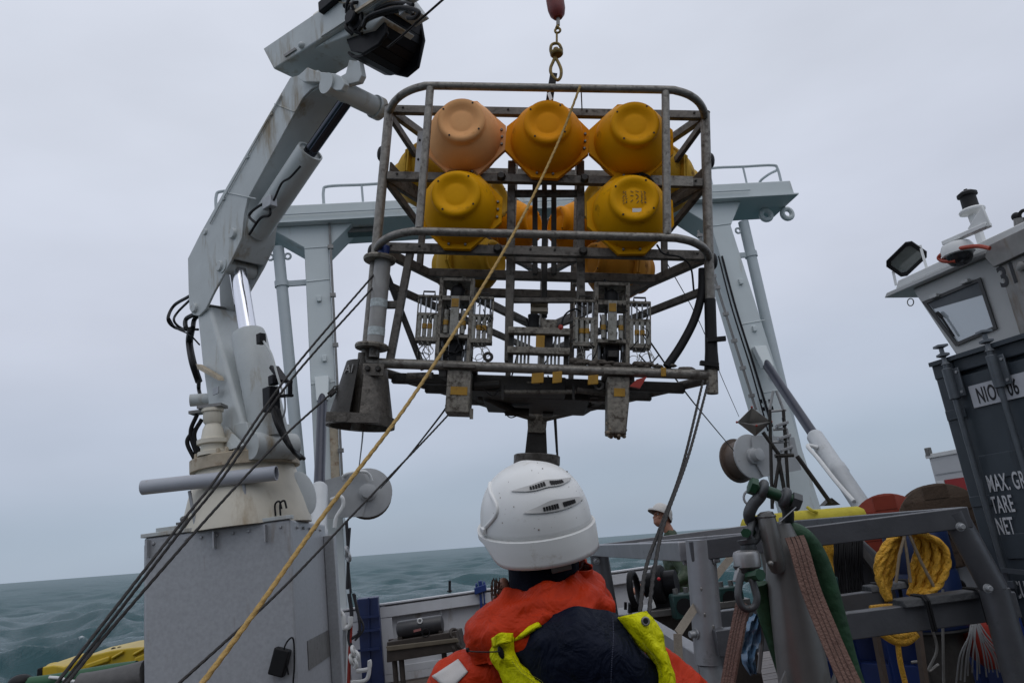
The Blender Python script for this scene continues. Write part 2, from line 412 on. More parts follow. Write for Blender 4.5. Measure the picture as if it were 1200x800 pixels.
while b < STERN - 0.1 and k < 290:                           # athwartships seams seen at the stern, planks laid side by side
    for a in (PORT + 1.5 + (0.9 if k % 2 else 0), PORT + 4.51 + (0.9 if k % 2 else 0), PORT + 7.52 + (0.9 if k % 2 else 0)):
        if a - 1.5 > STBD - 0.4: continue
        o = bpy.data.objects.new('plank', plk); COL.objects.link(o); o.parent = deck_o
        p = S(a, b + pw / 2, -0.015 + random.uniform(-0.002, 0.002))
        o.matrix_local = Matrix.Translation(p) @ Matrix.Rotation(YAW, 4, 'Z')
    b += pw; k += 1

def bulwark(name, a0, b0, a1, b1, h, label, nst, inward, rim=0.09):
    t = thing(name, S(a0, b0, 0), label, 'bulwark')
    p0, p1 = S(a0, b0, 0), S(a1, b1, 0); d = (p1 - p0).normalized(); L_ = (p1 - p0).length
    MB().obox((p0 + p1) / 2 + EZ * (h / 2 - 0.03), d * L_ / 2, inward * -0.012, EZ * (h / 2 + 0.03)).build('plate', m_bul, t)
    MB().obox((p0 + p1) / 2 + EZ * (h + 0.012) + inward * 0.05, d * L_ / 2, inward * 0.10, EZ * 0.012).build('cap_rail', m_bul, t, bevel=0.004)
    MB().obox((p0 + p1) / 2 + EZ * 0.16 + inward * 0.035, d * L_ / 2, inward * 0.02, EZ * 0.05).build('lower_rail', m_bul, t, bevel=0.004)
    for z_, hh in ((h - 0.10, 0.075), (0.07, 0.05)): MB().obox((p0 + p1) / 2 + EZ * z_ + inward * 0.135, d * L_ / 2, inward * 0.004, EZ * hh).build('frame_plate', m_bul, t, bevel=0.003)
    for e_ in (0.10, L_ - 0.10): MB().obox(p0 + d * e_ + EZ * (h / 2 - 0.03) + inward * 0.136, d * 0.098, inward * 0.0045, EZ * (h / 2 - 0.155)).build('frame_plate', m_bul, t, bevel=0.003)
    for i in range(nst + 1):
        c = p0 + d * (0.06 + (L_ - 0.12) * i / nst)
        wid = 0.05 if i in (0, nst) else 0.012
        MB().prism([c + EZ * 0.0 + inward * 0.02, c + EZ * (h - 0.002) + inward * 0.02, c + EZ * (h - 0.002) + inward * 0.13, c + EZ * (h - 0.15) + inward * 0.10, c + inward * 0.12], d * wid).build('stiffener', m_bul, t)
    return t
bulwark('stern_bulwark', -2.36, STERN - 0.1, -0.66, STERN - 0.1, 1.08, 'grey steel stern bulwark section behind the dark wheeled rack', 2, -E2)
bulwark('stern_bulwark', -0.42, STERN - 0.1, 4.0, STERN - 0.1, 1.08, 'grey steel stern bulwark running behind the green-jacketed worker', 5, -E2)
bulwark('side_bulwark', PORT + 0.05, -2.5, PORT + 0.05, STERN - 0.1, 0.84, 'low grey side bulwark behind the yellow and green floats', 12, E1)

# unseen house wall added forward of the deck to block light from behind
m_dkh = mat('added_deckhouse_paint', (0.22, 0.225, 0.225), 0.5, var=0.05, scale=2)
dh = MB()
dh.prism([S(-5.0, -3.2, -0.1), S(6.0, -3.2, -0.1), S(6.0, -3.2, 4.8), S(-5.0, -3.2, 4.8)], -E2 * 5)
tag(dh.build('added_deckhouse', m_dkh, bevel=0.05), kind='structure')

# ------------------------------------------------------------------ knuckle-boom crane on its grey base house
CB = at(288, 543, 6.4)                                     # slewing axis at the ring
CD = V(0.8, -0.6, 0); CN = V(0.6, 0.8, 0)                  # the boom's plane points at the load
def cp(x, y, t=0.0): return cut(x, y, CB + CN * t, CN)     # a sight line cut with the boom plane shifted by t
def cs(s, z, t=0.0): q = CB + CD * s + CN * t; return V(q.x, q.y, z)
crane = thing('deck_crane', (CB.x, CB.y, 0), 'off-white knuckle-boom deck crane on grey base house, left of the lander', 'crane')
# base house
BX0, BX1, BY0, BY1, BH = -3.06, -1.905, 5.98, 7.35, 2.11
bc = V((BX0 + BX1) / 2, (BY0 + BY1) / 2, 0)
def bx(u, v, z): return V(BX0 + (BX1 - BX0) * u, BY0, 0) + V(0, 1, 0) * v + EZ * z
_e2 = V(-math.sin(R(4)), math.cos(R(4)), 0)
def bxx(a, v, z): return V(BX0 + a, BY0, z) + _e2 * v
W_ = BX1 - BX0; D_ = 1.35
h_ = MB().prism([bxx(0, 0, 0), bxx(W_, 0, 0), bxx(W_, D_, 0), bxx(0, D_, 0)], EZ * BH).build('base_house', m_cgrey, crane, bevel=0.02, seg=3)
MB().prism([bxx(-0.04, 0.1, 0), bxx(-0.005, 0.1, 0), bxx(-0.005, 0.16, 0), bxx(-0.04, 0.16, 0)], EZ * (BH - 0.05)).build('corner_flange', m_cgrey, h_)
MB().prism([bxx(W_ + 0.003, 0.36, 0.95), bxx(W_ + 0.006, 0.36, 0.95), bxx(W_ + 0.006, 1.2, 0.95), bxx(W_ + 0.003, 1.2, 0.95)], EZ * 0.22).build('side_band', m_stl, h_)
MB().prism([bxx(W_ + 0.002, 1.22, 0), bxx(W_ + 0.10, 1.22, 0), bxx(W_ + 0.10, 1.34, 0), bxx(W_ + 0.002, 1.34, 0)], EZ * 2.0).build('corner_post', m_cgrey, h_, bevel=0.008)
top = MB()
top.prism([bxx(-0.02, -0.015, BH + 0.002), bxx(W_ + 0.015, -0.015, BH + 0.002), bxx(W_ + 0.015, 0.07, BH + 0.002), bxx(-0.02, 0.07, BH + 0.002)], EZ * 0.03)
top.prism([bxx(0.06, 0.08, BH + 0.03), bxx(W_ - 0.1, 0.08, BH + 0.03), bxx(W_ - 0.1, 0.16, BH + 0.03), bxx(0.06, 0.16, BH + 0.03)], EZ * 0.04)
top.build('hatch_rim', m_crane, h_, bevel=0.004)
for a in (0.0, 0.52, 0.92):
    MB().prism([bxx(0.04 + a, -0.06, BH - 0.02), bxx(0.052 + a, -0.06, BH - 0.02), bxx(0.052 + a, -0.002, BH - 0.02), bxx(0.04 + a, -0.002, BH - 0.02)], EZ * (-0.13)).build('bracket', m_cgrey, h_)
for a in (0.30, 0.93):
    c = bxx(a, 0.05, BH + 0.05)
    mb = MB().cyl(c, c + EZ * 0.05, 0.022, n=8); mb.ell(c + EZ * 0.06, 0.032, 0.032, 0.025, 10, 6); mb.bar(c + V(-0.06, 0, 0.03), c + V(0.06, 0, 0.03), 0.02, 0.02); mb.build('wing_nut', m_stl, h_)
for a in (1.03, 1.07):
    c = bxx(a, 0.05, BH + 0.04); mb = MB().tube(bez([c, c + V(0.0, 0, 0.09), c + V(0.035, 0, 0.11), c + V(0.05, 0, 0.05)]), 0.008, 6); mb.build('toggle_clip', m_blk, h_)
# intercom hanging on the front of the house, with its cord
ic = at(328, 775, 5.93)
mb = MB().obox(ic, V(0.055, 0, -0.02), V(0, 0.04, 0), V(0.03, 0, 0.09)); mb.build('switch_box', m_blk, h_, bevel=0.01)
MB().tube(bez([at(338, 790, 5.92), at(333, 760, 5.9), at(343, 747, 5.93), at(345, 775, 5.93), at(343, 805, 5.93)]), 0.007, 6).build('switch_cord', m_blk, h_)
# tube lying in front of the pedestal on two stanchions
pp0, pp1 = at(167, 571, 5.95), at(324, 554, 5.95)
d_ = (pp1 - pp0).normalized()
tb = MB().lathe([(0.042, 0.02), (0.058, 0.0), (0.058, (pp1 - pp0).length), (0.05, (pp1 - pp0).length), (0.05, (pp1 - pp0).length - 0.1)], pp0, d_, 20).build('stowage_tube', mat('tube_grey_paint', (0.38, 0.40, 0.44), 0.45, var=0.06, dirt=RUST, dirt_amt=0.16, dirt_scale=7), crane)
for x in (222, 285): MB().cyl(at(x, 575 if x < 250 else 566, 5.97), at(x + 8, 612 if x < 250 else 600, 5.97) + V(0, 0, -0.06), 0.014, n=8).build('stanchion', m_cgrey, tb)
# pedestal cone, slewing ring
ax = V(CB.x, CB.y, 0); rz = CB.z
ped = MB().lathe([(0.52, BH), (0.515, BH + 0.05), (0.41, rz - 0.07), (0.40, rz - 0.06), (0.40, rz - 0.02)], ax, EZ, 40).build('pedestal', m_cream, crane)
pc = ax + V(0.42, -0.22, 2.3); pn = V(0.85, -0.4, 0.12)
MB().lathe([(0.17, -0.08), (0.17, 0.04), (0.19, 0.04), (0.19, 0.075), (0.16, 0.085)], ax + V(0.40, 0.05, 2.33), V(0.95, -0.30, 0.15), 24).build('manhole', m_crane, ped)
ring = MB().lathe([(0.38, rz - 0.05), (0.445, rz - 0.05), (0.445, rz + 0.045), (0.43, rz + 0.055), (0.36, rz + 0.055)], ax, EZ, 48).build('slewing_ring', m_crust, crane)
bme = bolt_mesh(0.018, 0.03, 'ring_bolt'); bme.materials.append(m_crust)
for i in range(36):
    a = 2 * math.pi * i / 36; inst('ring_bolt', bme, None, ring, Matrix.Translation(ax + V(0.405 * math.cos(a), 0.405 * math.sin(a), rz + 0.055)))
# slew motor with gearbox at the left of the column
sm = ax + V(-0.15, -0.30, 0); z0 = rz + 0.055
MB().lathe([(0.125, z0), (0.125, z0 + 0.03), (0.10, z0 + 0.04), (0.10, z0 + 0.09), (0.128, z0 + 0.095), (0.128, z0 + 0.13), (0.095, z0 + 0.14), (0.08, z0 + 0.22), (0.06, z0 + 0.26), (0.075, z0 + 0.28), (0.075, z0 + 0.36), (0.088, z0 + 0.365), (0.088, z0 + 0.39)], sm, EZ, 20).build('slew_gearbox', m_cream, crane)
MB().box(sm + EZ * (z0 + 0.405), 0.20, 0.15, 0.025).box(sm + V(-0.12, 0.02, z0 + 0.38), 0.14, 0.1, 0.025).build('motor_cover', m_stl, crane)
for k_, (dx, dz) in enumerate(((-0.13, 0.36), (-0.10, 0.32), (-0.16, 0.25))):
    MB().tube(bez([sm + V(dx, 0.02 * k_, z0 + dz), sm + V(dx - 0.07, 0.03, z0 + dz * 0.6), sm + V(dx - 0.02, 0.05, z0)]), 0.018, 8).build('motor_hose', m_blk, crane)
# column: tapering box leaning back to the elbow
w = 0.20
def colpt(s, z, t): return cs(s, z, t)
prof = [(-0.34, rz + 0.055), (0.20, rz + 0.055), (-0.07, 3.55), (-0.38, 4.22), (-0.66, 4.22), (-0.72, 3.9)]
col = MB()
lo = [(-0.36, -0.27), (0.30, -0.27), (0.30, 0.27), (-0.36, 0.27)]
def cpick(y, xl, xr, hw):
    a, b = cp(xl, y, -hw), cp(xr, y, -hw); return ((a.z + b.z) / 2, (a - CB).dot(CD), (b - CB).dot(CD), hw)
secs = [cpick(526, 250, 290, 0.22), cpick(470, 243, 272, 0.20), cpick(420, 236, 259, 0.18), cpick(362, 230, 244, 0.15)]
secs[0] = (rz + 0.05,) + secs[0][1:]
vs = []; fs = []
for z, s0, s1, hw in secs: vs += [cs(s0, z, -hw), cs(s1, z, -hw * 0.9), cs(s1, z, hw * 0.9), cs(s0, z, hw)]
for k in range(3): fs += [(k * 4 + i, k * 4 + (i + 1) % 4, k * 4 + 4 + (i + 1) % 4, k * 4 + 4 + i) for i in range(4)]
fs += [(3, 2, 1, 0), (12, 13, 14, 15)]
col.add(vs, fs); colo = col.build('column', m_crane, crane, bevel=0.03, seg=3)
MB().prism([cp(237, 427, -0.20), cp(261, 441, -0.20), cp(263, 446, -0.20), cp(239, 433, -0.20)], -CN * 0.06).build('rusty_bracket', m_crust, colo)
MB().box(cp(253, 458, -0.235), 0.09, 0.01, 0.06, R(-37)).build('maker_plate', m_galv, colo, bevel=0.002)
MB().lathe([(0.045, 0), (0.055, 0.0), (0.055, 0.32), (0.045, 0.32), (0.045, 0.25)], cp(223, 469, -0.26), V(1, 0.25, -0.02), 16).build('stub_pipe', m_crane, colo)
for (s0, z0_, s1, z1_) in ((-0.02, 2.72, -0.12, 3.0), (0.10, 2.72, 0.06, 2.95)):
    MB().prism([cs(s0 - 0.02, z0_, -0.30), cs(s0 + 0.34, z0_, -0.30), cs(s1, z1_, -0.22)], CN * 0.02).build('gusset', m_crane, colo)
# elbow plates + boom: box section whose side plates run round the elbow pin
BW = 0.34; tn = -BW / 2
side = [(340, 91), (262, 225), (235, 273), (220, 303), (221, 345), (222, 362), (226, 369), (233, 370), (241, 362), (250, 343), (271, 305), (283, 279), (286, 250), (290, 233), (348, 127), (355, 114), (364, 105), (376, 98), (388, 94), (372, 82)]
P_ = [cp(x, y, tn) for x, y in side]
boom = MB().prism(P_[:6] + P_[6:10] + P_[10:], CN * 0.022).build('boom_side_plate', m_crane, crane, bevel=0.004)
MB().prism([p + CN * (BW - 0.022) for p in P_], CN * 0.022).build('boom_side_plate', m_crane, crane, bevel=0.004)
inner = [0, 1, 2, 3, 10, 11, 12, 13, 14, 15, 16, 17, 18, 19]
cen = sum((P_[i] for i in inner), Vector()) / len(inner)
MB().prism([cen + (P_[i] - cen) * 0.975 + CN * 0.022 for i in inner], CN * (BW - 0.044)).build('boom_box', m_crane, crane)
bp_ = bolt_mesh(0.05, 0.03, 'pin_cap'); bp_ = smooth_me(MB().lathe([(0.05, 0), (0.05, 0.02), (0.042, 0.03)], (0, 0, 0), (0, 0, 1), 18).mesh('pin_cap')); bp_.materials.append(m_crane)
for x, y, sc_ in ((274, 274, 1.0), (259, 312, 1.0), (229, 361, 0.9), (241, 272, 0.6)):
    inst('pin_cap', bp_, None, boom, place(cp(x, y, tn), -CN, s=sc_))
MB().cyl(cp(229, 361, tn + 0.03), cp(229, 361, tn + 0.03) + CN * (BW - 0.06), 0.06).build('elbow_pin', m_stl, crane)
# lifting cylinder (white) between column foot and boom
b0, b1, b2 = cp(318, 516, -0.02), cp(291, 391, -0.02), cp(279, 318, -0.02)
dd = (b1 - b0).normalized(); L1 = (b1 - b0).length
lc = MB().lathe([(0.13, 0), (0.15, 0.06), (0.15, L1 - 0.05), (0.14, L1), (0.085, L1 + 0.005)], b0, dd, 28).build('lift_cylinder', m_crane, crane)
MB().cyl(b1, b2, 0.078, n=24).build('lift_rod', m_chr, lc)
MB().cyl(b2 - CN * 0.16 + (b2 - b1).normalized() * 0.03, b2 + CN * 0.16 + (b2 - b1).normalized() * 0.03, 0.07, n=20).build('rod_eye', m_crane, lc)
MB().cyl(b0 - CN * 0.2 - dd * 0.05, b0 + CN * 0.2 - dd * 0.05, 0.11, n=22).build('foot_pin', m_crane, lc)
MB().prism([cs(0.10, rz + 0.05, -0.21), cs(0.42, rz + 0.05, -0.21), cs(0.36, rz + 0.28, -0.21), cs(0.18, rz + 0.30, -0.21)], CN * 0.04).build('foot_lug', m_crane, crane, bevel=0.004)
MB().prism([cs(0.10, rz + 0.05, 0.17), cs(0.42, rz + 0.05, 0.17), cs(0.36, rz + 0.28, 0.17), cs(0.18, rz + 0.30, 0.17)], CN * 0.04).build('foot_lug', m_crane, crane, bevel=0.004)
q = cp(309, 400, -0.14)
MB().tube(bez([q, cp(318, 415, -0.16), cp(325, 440, -0.17), cp(332, 462, -0.16)]), 0.010, 6).build('cylinder_pipe', m_crane, lc)
MB().obox(cp(306, 397, -0.14), CD * 0.03, CN * 0.03, EZ * 0.045).build('port_block', m_blk, lc, bevel=0.006)
# valve block and hoses right of the cylinder
vb = cp(318, 468, -0.16)
MB().obox(vb, CD * 0.05, CN * 0.05, EZ * 0.10).obox(vb + EZ * 0.15 + CD * 0.04, CD * 0.035, CN * 0.03, EZ * 0.04).build('valve_block', m_bwin, crane, bevel=0.008)
MB().bar(cp(325, 447, -0.1), cp(340, 447, -0.1), 0.05, 0.02).bar(cp(340, 447, -0.1), cp(340, 465, -0.1), 0.03, 0.02).bar(cp(320, 465, -0.1), cp(341, 463, -0.1), 0.05, 0.02).bar(cp(321, 430, -0.1), cp(333, 447, -0.1), 0.08, 0.03).build('valve_guard', m_bwin, crane)
for k_ in range(4):
    o_ = k_ * 3
    MB().tube(bez([cp(317 + o_, 470 + o_, -0.16), cp(324 + o_, 496 + o_, -0.2 + 0.02 * k_), cp(337 + o_ * 0.8, 520 + o_, -0.1), cp(352 + (k_ % 2) * 4, 537, 0.12 + 0.05 * k_)]), 0.017, 8).build('hydraulic_hose', m_blk, crane)
MB().tube(bez([cp(333, 455, -0.1), cp(334, 480, -0.1), cp(330, 492, -0.12)]), 0.008, 6).build('cylinder_pipe', m_galv, crane)
# hose bundle looping at the back of the elbow
for pts, r_ in ((((222, 347), (204, 358), (197, 374), (206, 384), (226, 387)), 0.016), (((224, 350), (208, 366), (204, 376), (214, 385), (232, 386)), 0.012),
                (((228, 368), (218, 374), (218, 384), (224, 388)), 0.022), (((236, 366), (228, 374), (226, 384)), 0.022),
                (((224, 386), (222, 402), (226, 425), (233, 447)), 0.034), (((233, 447), (233, 456), (236, 468)), 0.018), (((198, 372), (206, 384), (222, 392), (234, 404)), 0.008)):
    MB().tube(bez([cp(x, y, -0.10 + 0.1 * (i % 2)) for i, (x, y) in enumerate(pts)]), r_, 8).build('hydraulic_hose', m_blk, crane)
# jib cylinder on the underside of the boom
c0, c1, c2 = cp(303, 268, -0.02), cp(364, 177, -0.02), cp(410, 112, -0.02)
dd = (c1 - c0).normalized(); L2 = (c1 - c0).length
jc = MB().lathe([(0.10, -0.05), (0.115, 0.0), (0.115, L2), (0.10, L2), (0.10, L2 - 0.02), (0.06, L2 - 0.02)], c0, dd, 26).build('jib_cylinder', m_crane, crane)
MB().cyl(c1 - dd * 0.05, c2, 0.056, n=22).build('jib_rod', mat('dark_chrome', (0.06, 0.065, 0.08), 0.12, 0.9, var=0.05), jc)
qb = cp(316, 238, -0.17)
MB().obox(qb, CD * 0.06, CN * 0.035, EZ * 0.05).build('valve_block', m_galv, jc, bevel=0.006)
MB().tube(bez([qb + CD * 0.06, cp(330, 215, -0.17), cp(340, 208, -0.17), cp(352, 195, -0.16)]), 0.010, 6).build('cylinder_pipe', m_blk, jc)
MB().tube(bez([qb - CD * 0.05, cp(306, 240, -0.2), cp(292, 252, -0.2), cp(300, 262, -0.2)]), 0.012, 6).build('cylinder_pipe', m_blk, jc)
MB().tube(bez([qb - EZ * 0.04, cp(316, 252, -0.17), cp(305, 256, -0.17), cp(292, 275, -0.16)]), 0.012, 6).build('cylinder_pipe', m_blk, jc)
# link plates and knuckle pin below the jib
kp = cp(412, 112, 0)
MB().cyl(kp - CN * 0.26, kp + CN * 0.30, 0.085, n=24).build('knuckle_pin', m_crane, crane)
MB().cyl(kp + CN * 0.24, kp + CN * 0.31, 0.10, n=24).build('pin_cap', m_crane, crane)
def plate(pxs, t0, t1, nm, m=m_crane): return MB().prism([cp(x, y, t0) for x, y in pxs], CN * (t1 - t0)).build(nm, m, crane, bevel=0.006)
plate([(348, 90), (360, 79), (372, 84), (392, 86), (400, 90), (404, 98), (400, 106), (393, 106), (376, 96), (355, 96)], -0.24, -0.19, 'link_plate')
plate([(348, 90), (360, 79), (372, 84), (392, 86), (400, 90), (404, 98), (400, 106), (393, 106), (376, 96), (355, 96)], 0.20, 0.25, 'link_plate')
plate([(404, 100), (398, 90), (405, 86), (409, 70), (421, 72), (424, 88), (420, 96)], -0.12, -0.07, 'link_plate')
plate([(404, 100), (398, 90), (405, 86), (409, 70), (421, 72), (424, 88), (420, 96)], 0.08, 0.13, 'link_plate')
# jib: heavy box above, running level towards the load
JT = 0.21
j0, j1 = cp(308, 57, -JT), cp(320.5, 81, -JT)
jd = (cp(400, 30, -JT) - j1).normalized()
JL = 1.50
jib = MB().prism([j0, j1, j1 + jd * JL, j0 + (jd * JL * 1.0)], CN * (2 * JT)).build('jib', m_crane, crane, bevel=0.012)
def jp(u, v, t): return j1 + jd * u + (j0 - j1) * v + CN * (t + JT)      # along the jib, up its side, across
MB().prism([jp(0.68, 0.0, -JT - 0.006), jp(0.74, 0.13, -JT - 0.006), jp(1.4, 0.15, -JT - 0.006), jp(1.4, 0.0, -JT - 0.006)], CN * -0.012).build('jib_web', m_crane, jib)
MB().prism([jp(0.5, -0.004, -JT + 0.04), jp(1.25, -0.004, -JT + 0.04), jp(1.30, -0.40, -JT + 0.04), jp(1.14, -0.56, -JT + 0.04), jp(0.95, -0.34, -JT + 0.04)], CN * (2 * JT - 0.08)).build('knuckle_box', m_crane, crane, bevel=0.01)
c_ = jp(1.08, -0.16, -JT + 0.035)
MB().torus(c_, CN, 0.035, 0.018, 14, 8).prism([c_ - CN * 0.01 + jd * x + EZ * z for x, z in ((-0.10, 0.09), (0.07, 0.09), (0.06, -0.05), (0.0, -0.09))], CN * 0.012).build('pad_eye', m_crane, jib)
MB().prism([jp(0.20, 0.22, -JT - 0.002), jp(0.36, 0.22, -JT - 0.002), jp(0.36, 0.13, -JT - 0.002), jp(0.20, 0.13, -JT - 0.002)], CN * -0.012).build('rub_bar', m_stl, jib)
MB().ell(jp(0.44, 0.16, -JT - 0.01), 0.03, 0.03, 0.03).build('grease_cap', m_crane, jib)
e0 = jp(0.62, 1.28, 0.0)
MB().cyl(e0 - jd * 0.0, e0 + jd * 1.2, 0.11, n=22).build('extension_cylinder', m_cream, crane)
MB().lathe([(0.05, 0), (0.075, 0), (0.075, 0.04), (0.05, 0.05)], jp(1.36, 0.68, -JT - 0.002), -CN, 18).build('jib_pulley', m_bwin, jib)
MB().prism([jp(1.05, 0.005, -JT - 0.004), jp(1.05, 0.08, -JT - 0.004), jp(1.48, 0.10, -JT - 0.004), jp(1.48, 0.0, -JT - 0.004)], CN * -0.03).build('rusty_edge_rail', m_crust, jib)
MB().tube(bez([jp(1.0, 1.0, -JT - 0.004), jp(1.06, 0.7, -JT - 0.004), jp(1.14, 0.45, -JT - 0.004), jp(1.13, 0.2, -JT - 0.004)]), 0.006, 5).build('rust_run', m_crust, jib)
# tip: sheave head over the load, with the wire that carries it
HK = at(655, 2, 4.16)                                      # where the wire meets the red hook block
tipu = (V(HK.x, HK.y, 0) - V(j1.x, j1.y, 0)).dot(V(jd.x, jd.y, 0).normalized()) / V(jd.x, jd.y, 0).length
MB().prism([jp(JL - 0.2, 0.92, -0.09), jp(JL - 0.2, 0.36, -0.09), jp(tipu + 0.15, 0.36, -0.09), jp(tipu + 0.15, 0.92, -0.09)], CN * 0.18).build('jib_extension', m_crane, crane, bevel=0.01)
# black hoist winch with guard under the jib
wc = cp(445, 40, 0.06)
dr = MB().lathe([(0.21, -0.15), (0.21, -0.12), (0.15, -0.115), (0.15, 0.14), (0.21, 0.145), (0.21, 0.18)], wc, CN, 30).build('winch_drum', m_bwin, crane)
gv = []
for i in range(13):
    a = R(-150 + 17 * i); gv.append((math.cos(a) * (0.245 + 0.010 * (i % 2)), math.sin(a) * 0.245))
gm = MB()
for (x0, z0_), (x1, z1_) in zip(gv[:-1], gv[1:]):
    p0, p1 = wc + CD * x0 + EZ * z0_, wc + CD * x1 + EZ * z1_
    gm.prism([p0 - CN * 0.16, p1 - CN * 0.16, p1 + CN * 0.2, p0 + CN * 0.2], ((p0 + p1) / 2 - wc).normalized() * 0.02)
gm.build('winch_guard', m_bwin, dr)
MB().prism([wc + (CD * x + EZ * z) * 0.80 - CN * 0.19 for x, z in ((-0.30, 0.12), (-0.20, -0.20), (-0.02, -0.34), (0.20, -0.36), (0.33, -0.30), (0.30, -0.05), (0.10, 0.02), (0.02, 0.24), (-0.18, 0.30))], CN * 0.03).build('winch_cheek', m_bwin, dr, bevel=0.01)
MB().prism([wc + (CD * x + EZ * z) * 0.80 + CN * 0.20 for x, z in ((-0.32, 0.05), (-0.16, -0.26), (0.06, -0.42), (0.24, -0.40), (0.36, -0.14), (0.34, 0.18), (0.16, 0.32), (-0.2, 0.34))], CN * 0.03).build('winch_cheek', m_bwin, dr, bevel=0.01)
MB().lathe([(0.09, 0), (0.09, 0.05), (0.06, 0.06), (0.06, 0.10), (0.05, 0.11)], wc - CN * 0.21, -CN, 16).build('winch_motor', m_bwin, dr)
MB().obox(wc - CD * 0.16 + EZ * 0.30 - CN * 0.2, CD * 0.2, CN * 0.12, EZ * 0.05).obox(wc - CD * 0.02 + EZ * 0.40 - CN * 0.2, CD * 0.12, CN * 0.1, EZ * 0.06).build('winch_bracket', m_bwin, dr, bevel=0.01)
for k_, pts in enumerate((((425, 32), (432, 20), (452, 12), (470, 9), (484, 11), (491, 15), (486, 21), (478, 21)), ((420, 36), (430, 24), (450, 16), (468, 13), (480, 14), (484, 18)), ((440, 12), (456, 5), (472, 4), (484, 6)))):
    MB().tube(bez([cp(x, y, -0.26 + 0.04 * k_) for x, y in pts]), 0.016, 8).build('hydraulic_hose', m_blk, dr)
MB().obox(cp(476, 14, -0.2), CD * 0.04, CN * 0.04, EZ * 0.03).build('hose_fitting', m_galv, dr, bevel=0.006)
tip = jp(tipu, 0.36, 0)
MB().tube([cp(454, 56, -0.25), cp(470, 43, -0.25), tip], 0.009, 6).build('hoist_wire', m_blk, crane)

# clutter of small hoses, fittings and bolts round the winch; seams and bolts on the base house
rwc = random.Random(31)
for k_ in range(9):
    a = wc + CD * rwc.uniform(-0.10, 0.16) + EZ * rwc.uniform(0.0, 0.24) - CN * rwc.uniform(0.18, 0.28); b = a + CD * rwc.uniform(-0.05, 0.2) + EZ * rwc.uniform(-0.2, 0.12)
    MB().tube(bez([a, (a + b) / 2 - CN * rwc.uniform(0.02, 0.08) + EZ * rwc.uniform(-0.05, 0.05), b]), rwc.uniform(0.008, 0.016), 7).build('hydraulic_hose', m_blk, dr)
for k_ in range(7):
    a = wc + CD * rwc.uniform(-0.14, 0.16) + EZ * rwc.uniform(-0.1, 0.22) - CN * 0.21
    MB().obox(a, CD * rwc.uniform(0.015, 0.05), CN * 0.02, EZ * rwc.uniform(0.012, 0.035)).build('hose_fitting', m_bwin if k_ % 3 else m_stl, dr, bevel=0.004)
for z in (0.55,):
    MB().prism([bxx(0.03, -0.004, z), bxx(W_ - 0.03, -0.004, z), bxx(W_ - 0.03, -0.001, z), bxx(0.03, -0.001, z)], EZ * 0.008).build('weld_seam', m_cgrey, h_)
bh_me = bolt_mesh(0.012, 0.012, 'house_bolt'); bh_me.materials.append(m_cgrey)
for i in range(9): inst('house_bolt', bh_me, None, h_, place(bxx(0.08 + i * 0.125, -0.002, BH - 0.05), (0, -1, 0)))
for i in range(5): inst('house_bolt', bh_me, None, h_, place(bxx(W_ + 0.002, 0.2 + 0.22 * i, BH - 0.06), (1, 0, 0)))
# weld beads and stiffeners on boom and column
for (x0, y0, x1, y1) in ((266, 226, 300, 233), (322, 122, 345, 131)): MB().tube([cp(x0, y0, tn - 0.002), cp(x1, y1, tn - 0.002)], 0.006, 5).build('weld_seam', m_crane, boom)
MB().tube(bez([cp(330, 112, tn - 0.01), cp(300, 165, tn - 0.012), cp(270, 218, tn - 0.012), cp(246, 262, tn - 0.012)]), 0.007, 6).build('grease_pipe', m_crane, boom)
for x, y in ((318, 134), (290, 184), (262, 233)): MB().obox(cp(x, y, tn - 0.008), CD * 0.018, CN * 0.008, EZ * 0.012).build('pipe_clip', m_crane, boom)

# ------------------------------------------------------------------ stern gantry (A-frame) with its rams, pipes, winches
AP = V(0, 12.0, 0)
def ap(x, y, b=0.0): return cut(x, y, AP + E2 * b, E2)
gan = thing('stern_gantry', S(0.4, 12.2, 0), 'pale blue-grey A-frame gantry spanning the stern behind the lander', 'gantry')
aL, aR = ap(250, 245), ap(930, 222)
zb, zt = 6.98, 7.42
LA, RA = aL.dot(E1), aR.dot(E1)
B0 = AP.dot(E2)
print('gantry', LA, RA, B0, ap(342, 235.6), ap(927, 216), ap(810, 235.5))
zt = (ap(342, 235.6).z + ap(900, 215.5).z) / 2
zb = (ap(328, 258).z + ap(810, 236).z) / 2
MB().prism([S(LA, B0, zb), S(RA, B0, zb), S(RA - 0.02, B0, zt - 0.02), S(LA, B0, zt)], E2 * 0.95).build('cross_beam', m_afr, gan, bevel=0.02)
MB().prism([S(LA - 0.05, B0 - 0.05, zb - 0.03), S(RA + 0.05, B0 - 0.05, zb - 0.03), S(RA + 0.05, B0 + 1.0, zb - 0.03), S(LA - 0.05, B0 + 1.0, zb - 0.03)], EZ * 0.025).build('beam_flange', m_afr, gan)
def leg(pts, nm, depth=0.62, b=0.12):
    return MB().prism([ap(x, y, b) for x, y in pts], E2 * depth).build(nm, m_afr, gan, bevel=0.015)
zl = zb - 0.032
def down(p, z, ref):                                        # run an edge on to height z
    d = (p - ref); return p + d * ((z - p.z) / d.z)
def legpoly(tl, tr, bl, br, hl, hr, nm):
    """leg between two picked edges, haunches at the top, foot on deck"""
    TL, TR, BL, BR = ap(*tl, 0.12), ap(*tr, 0.12), ap(*bl, 0.12), ap(*br, 0.12)
    BL2, BR2 = down(BL, -0.02, TL), down(BR, -0.02, TR)
    HL, HR = TL - E1 * hl, TR + E1 * hr; HL.z = HR.z = zl
    return MB().prism([BL2, BR2, TR, HR, HL, TL], E2 * 0.62).build(nm, m_afr, gan, bevel=0.012)
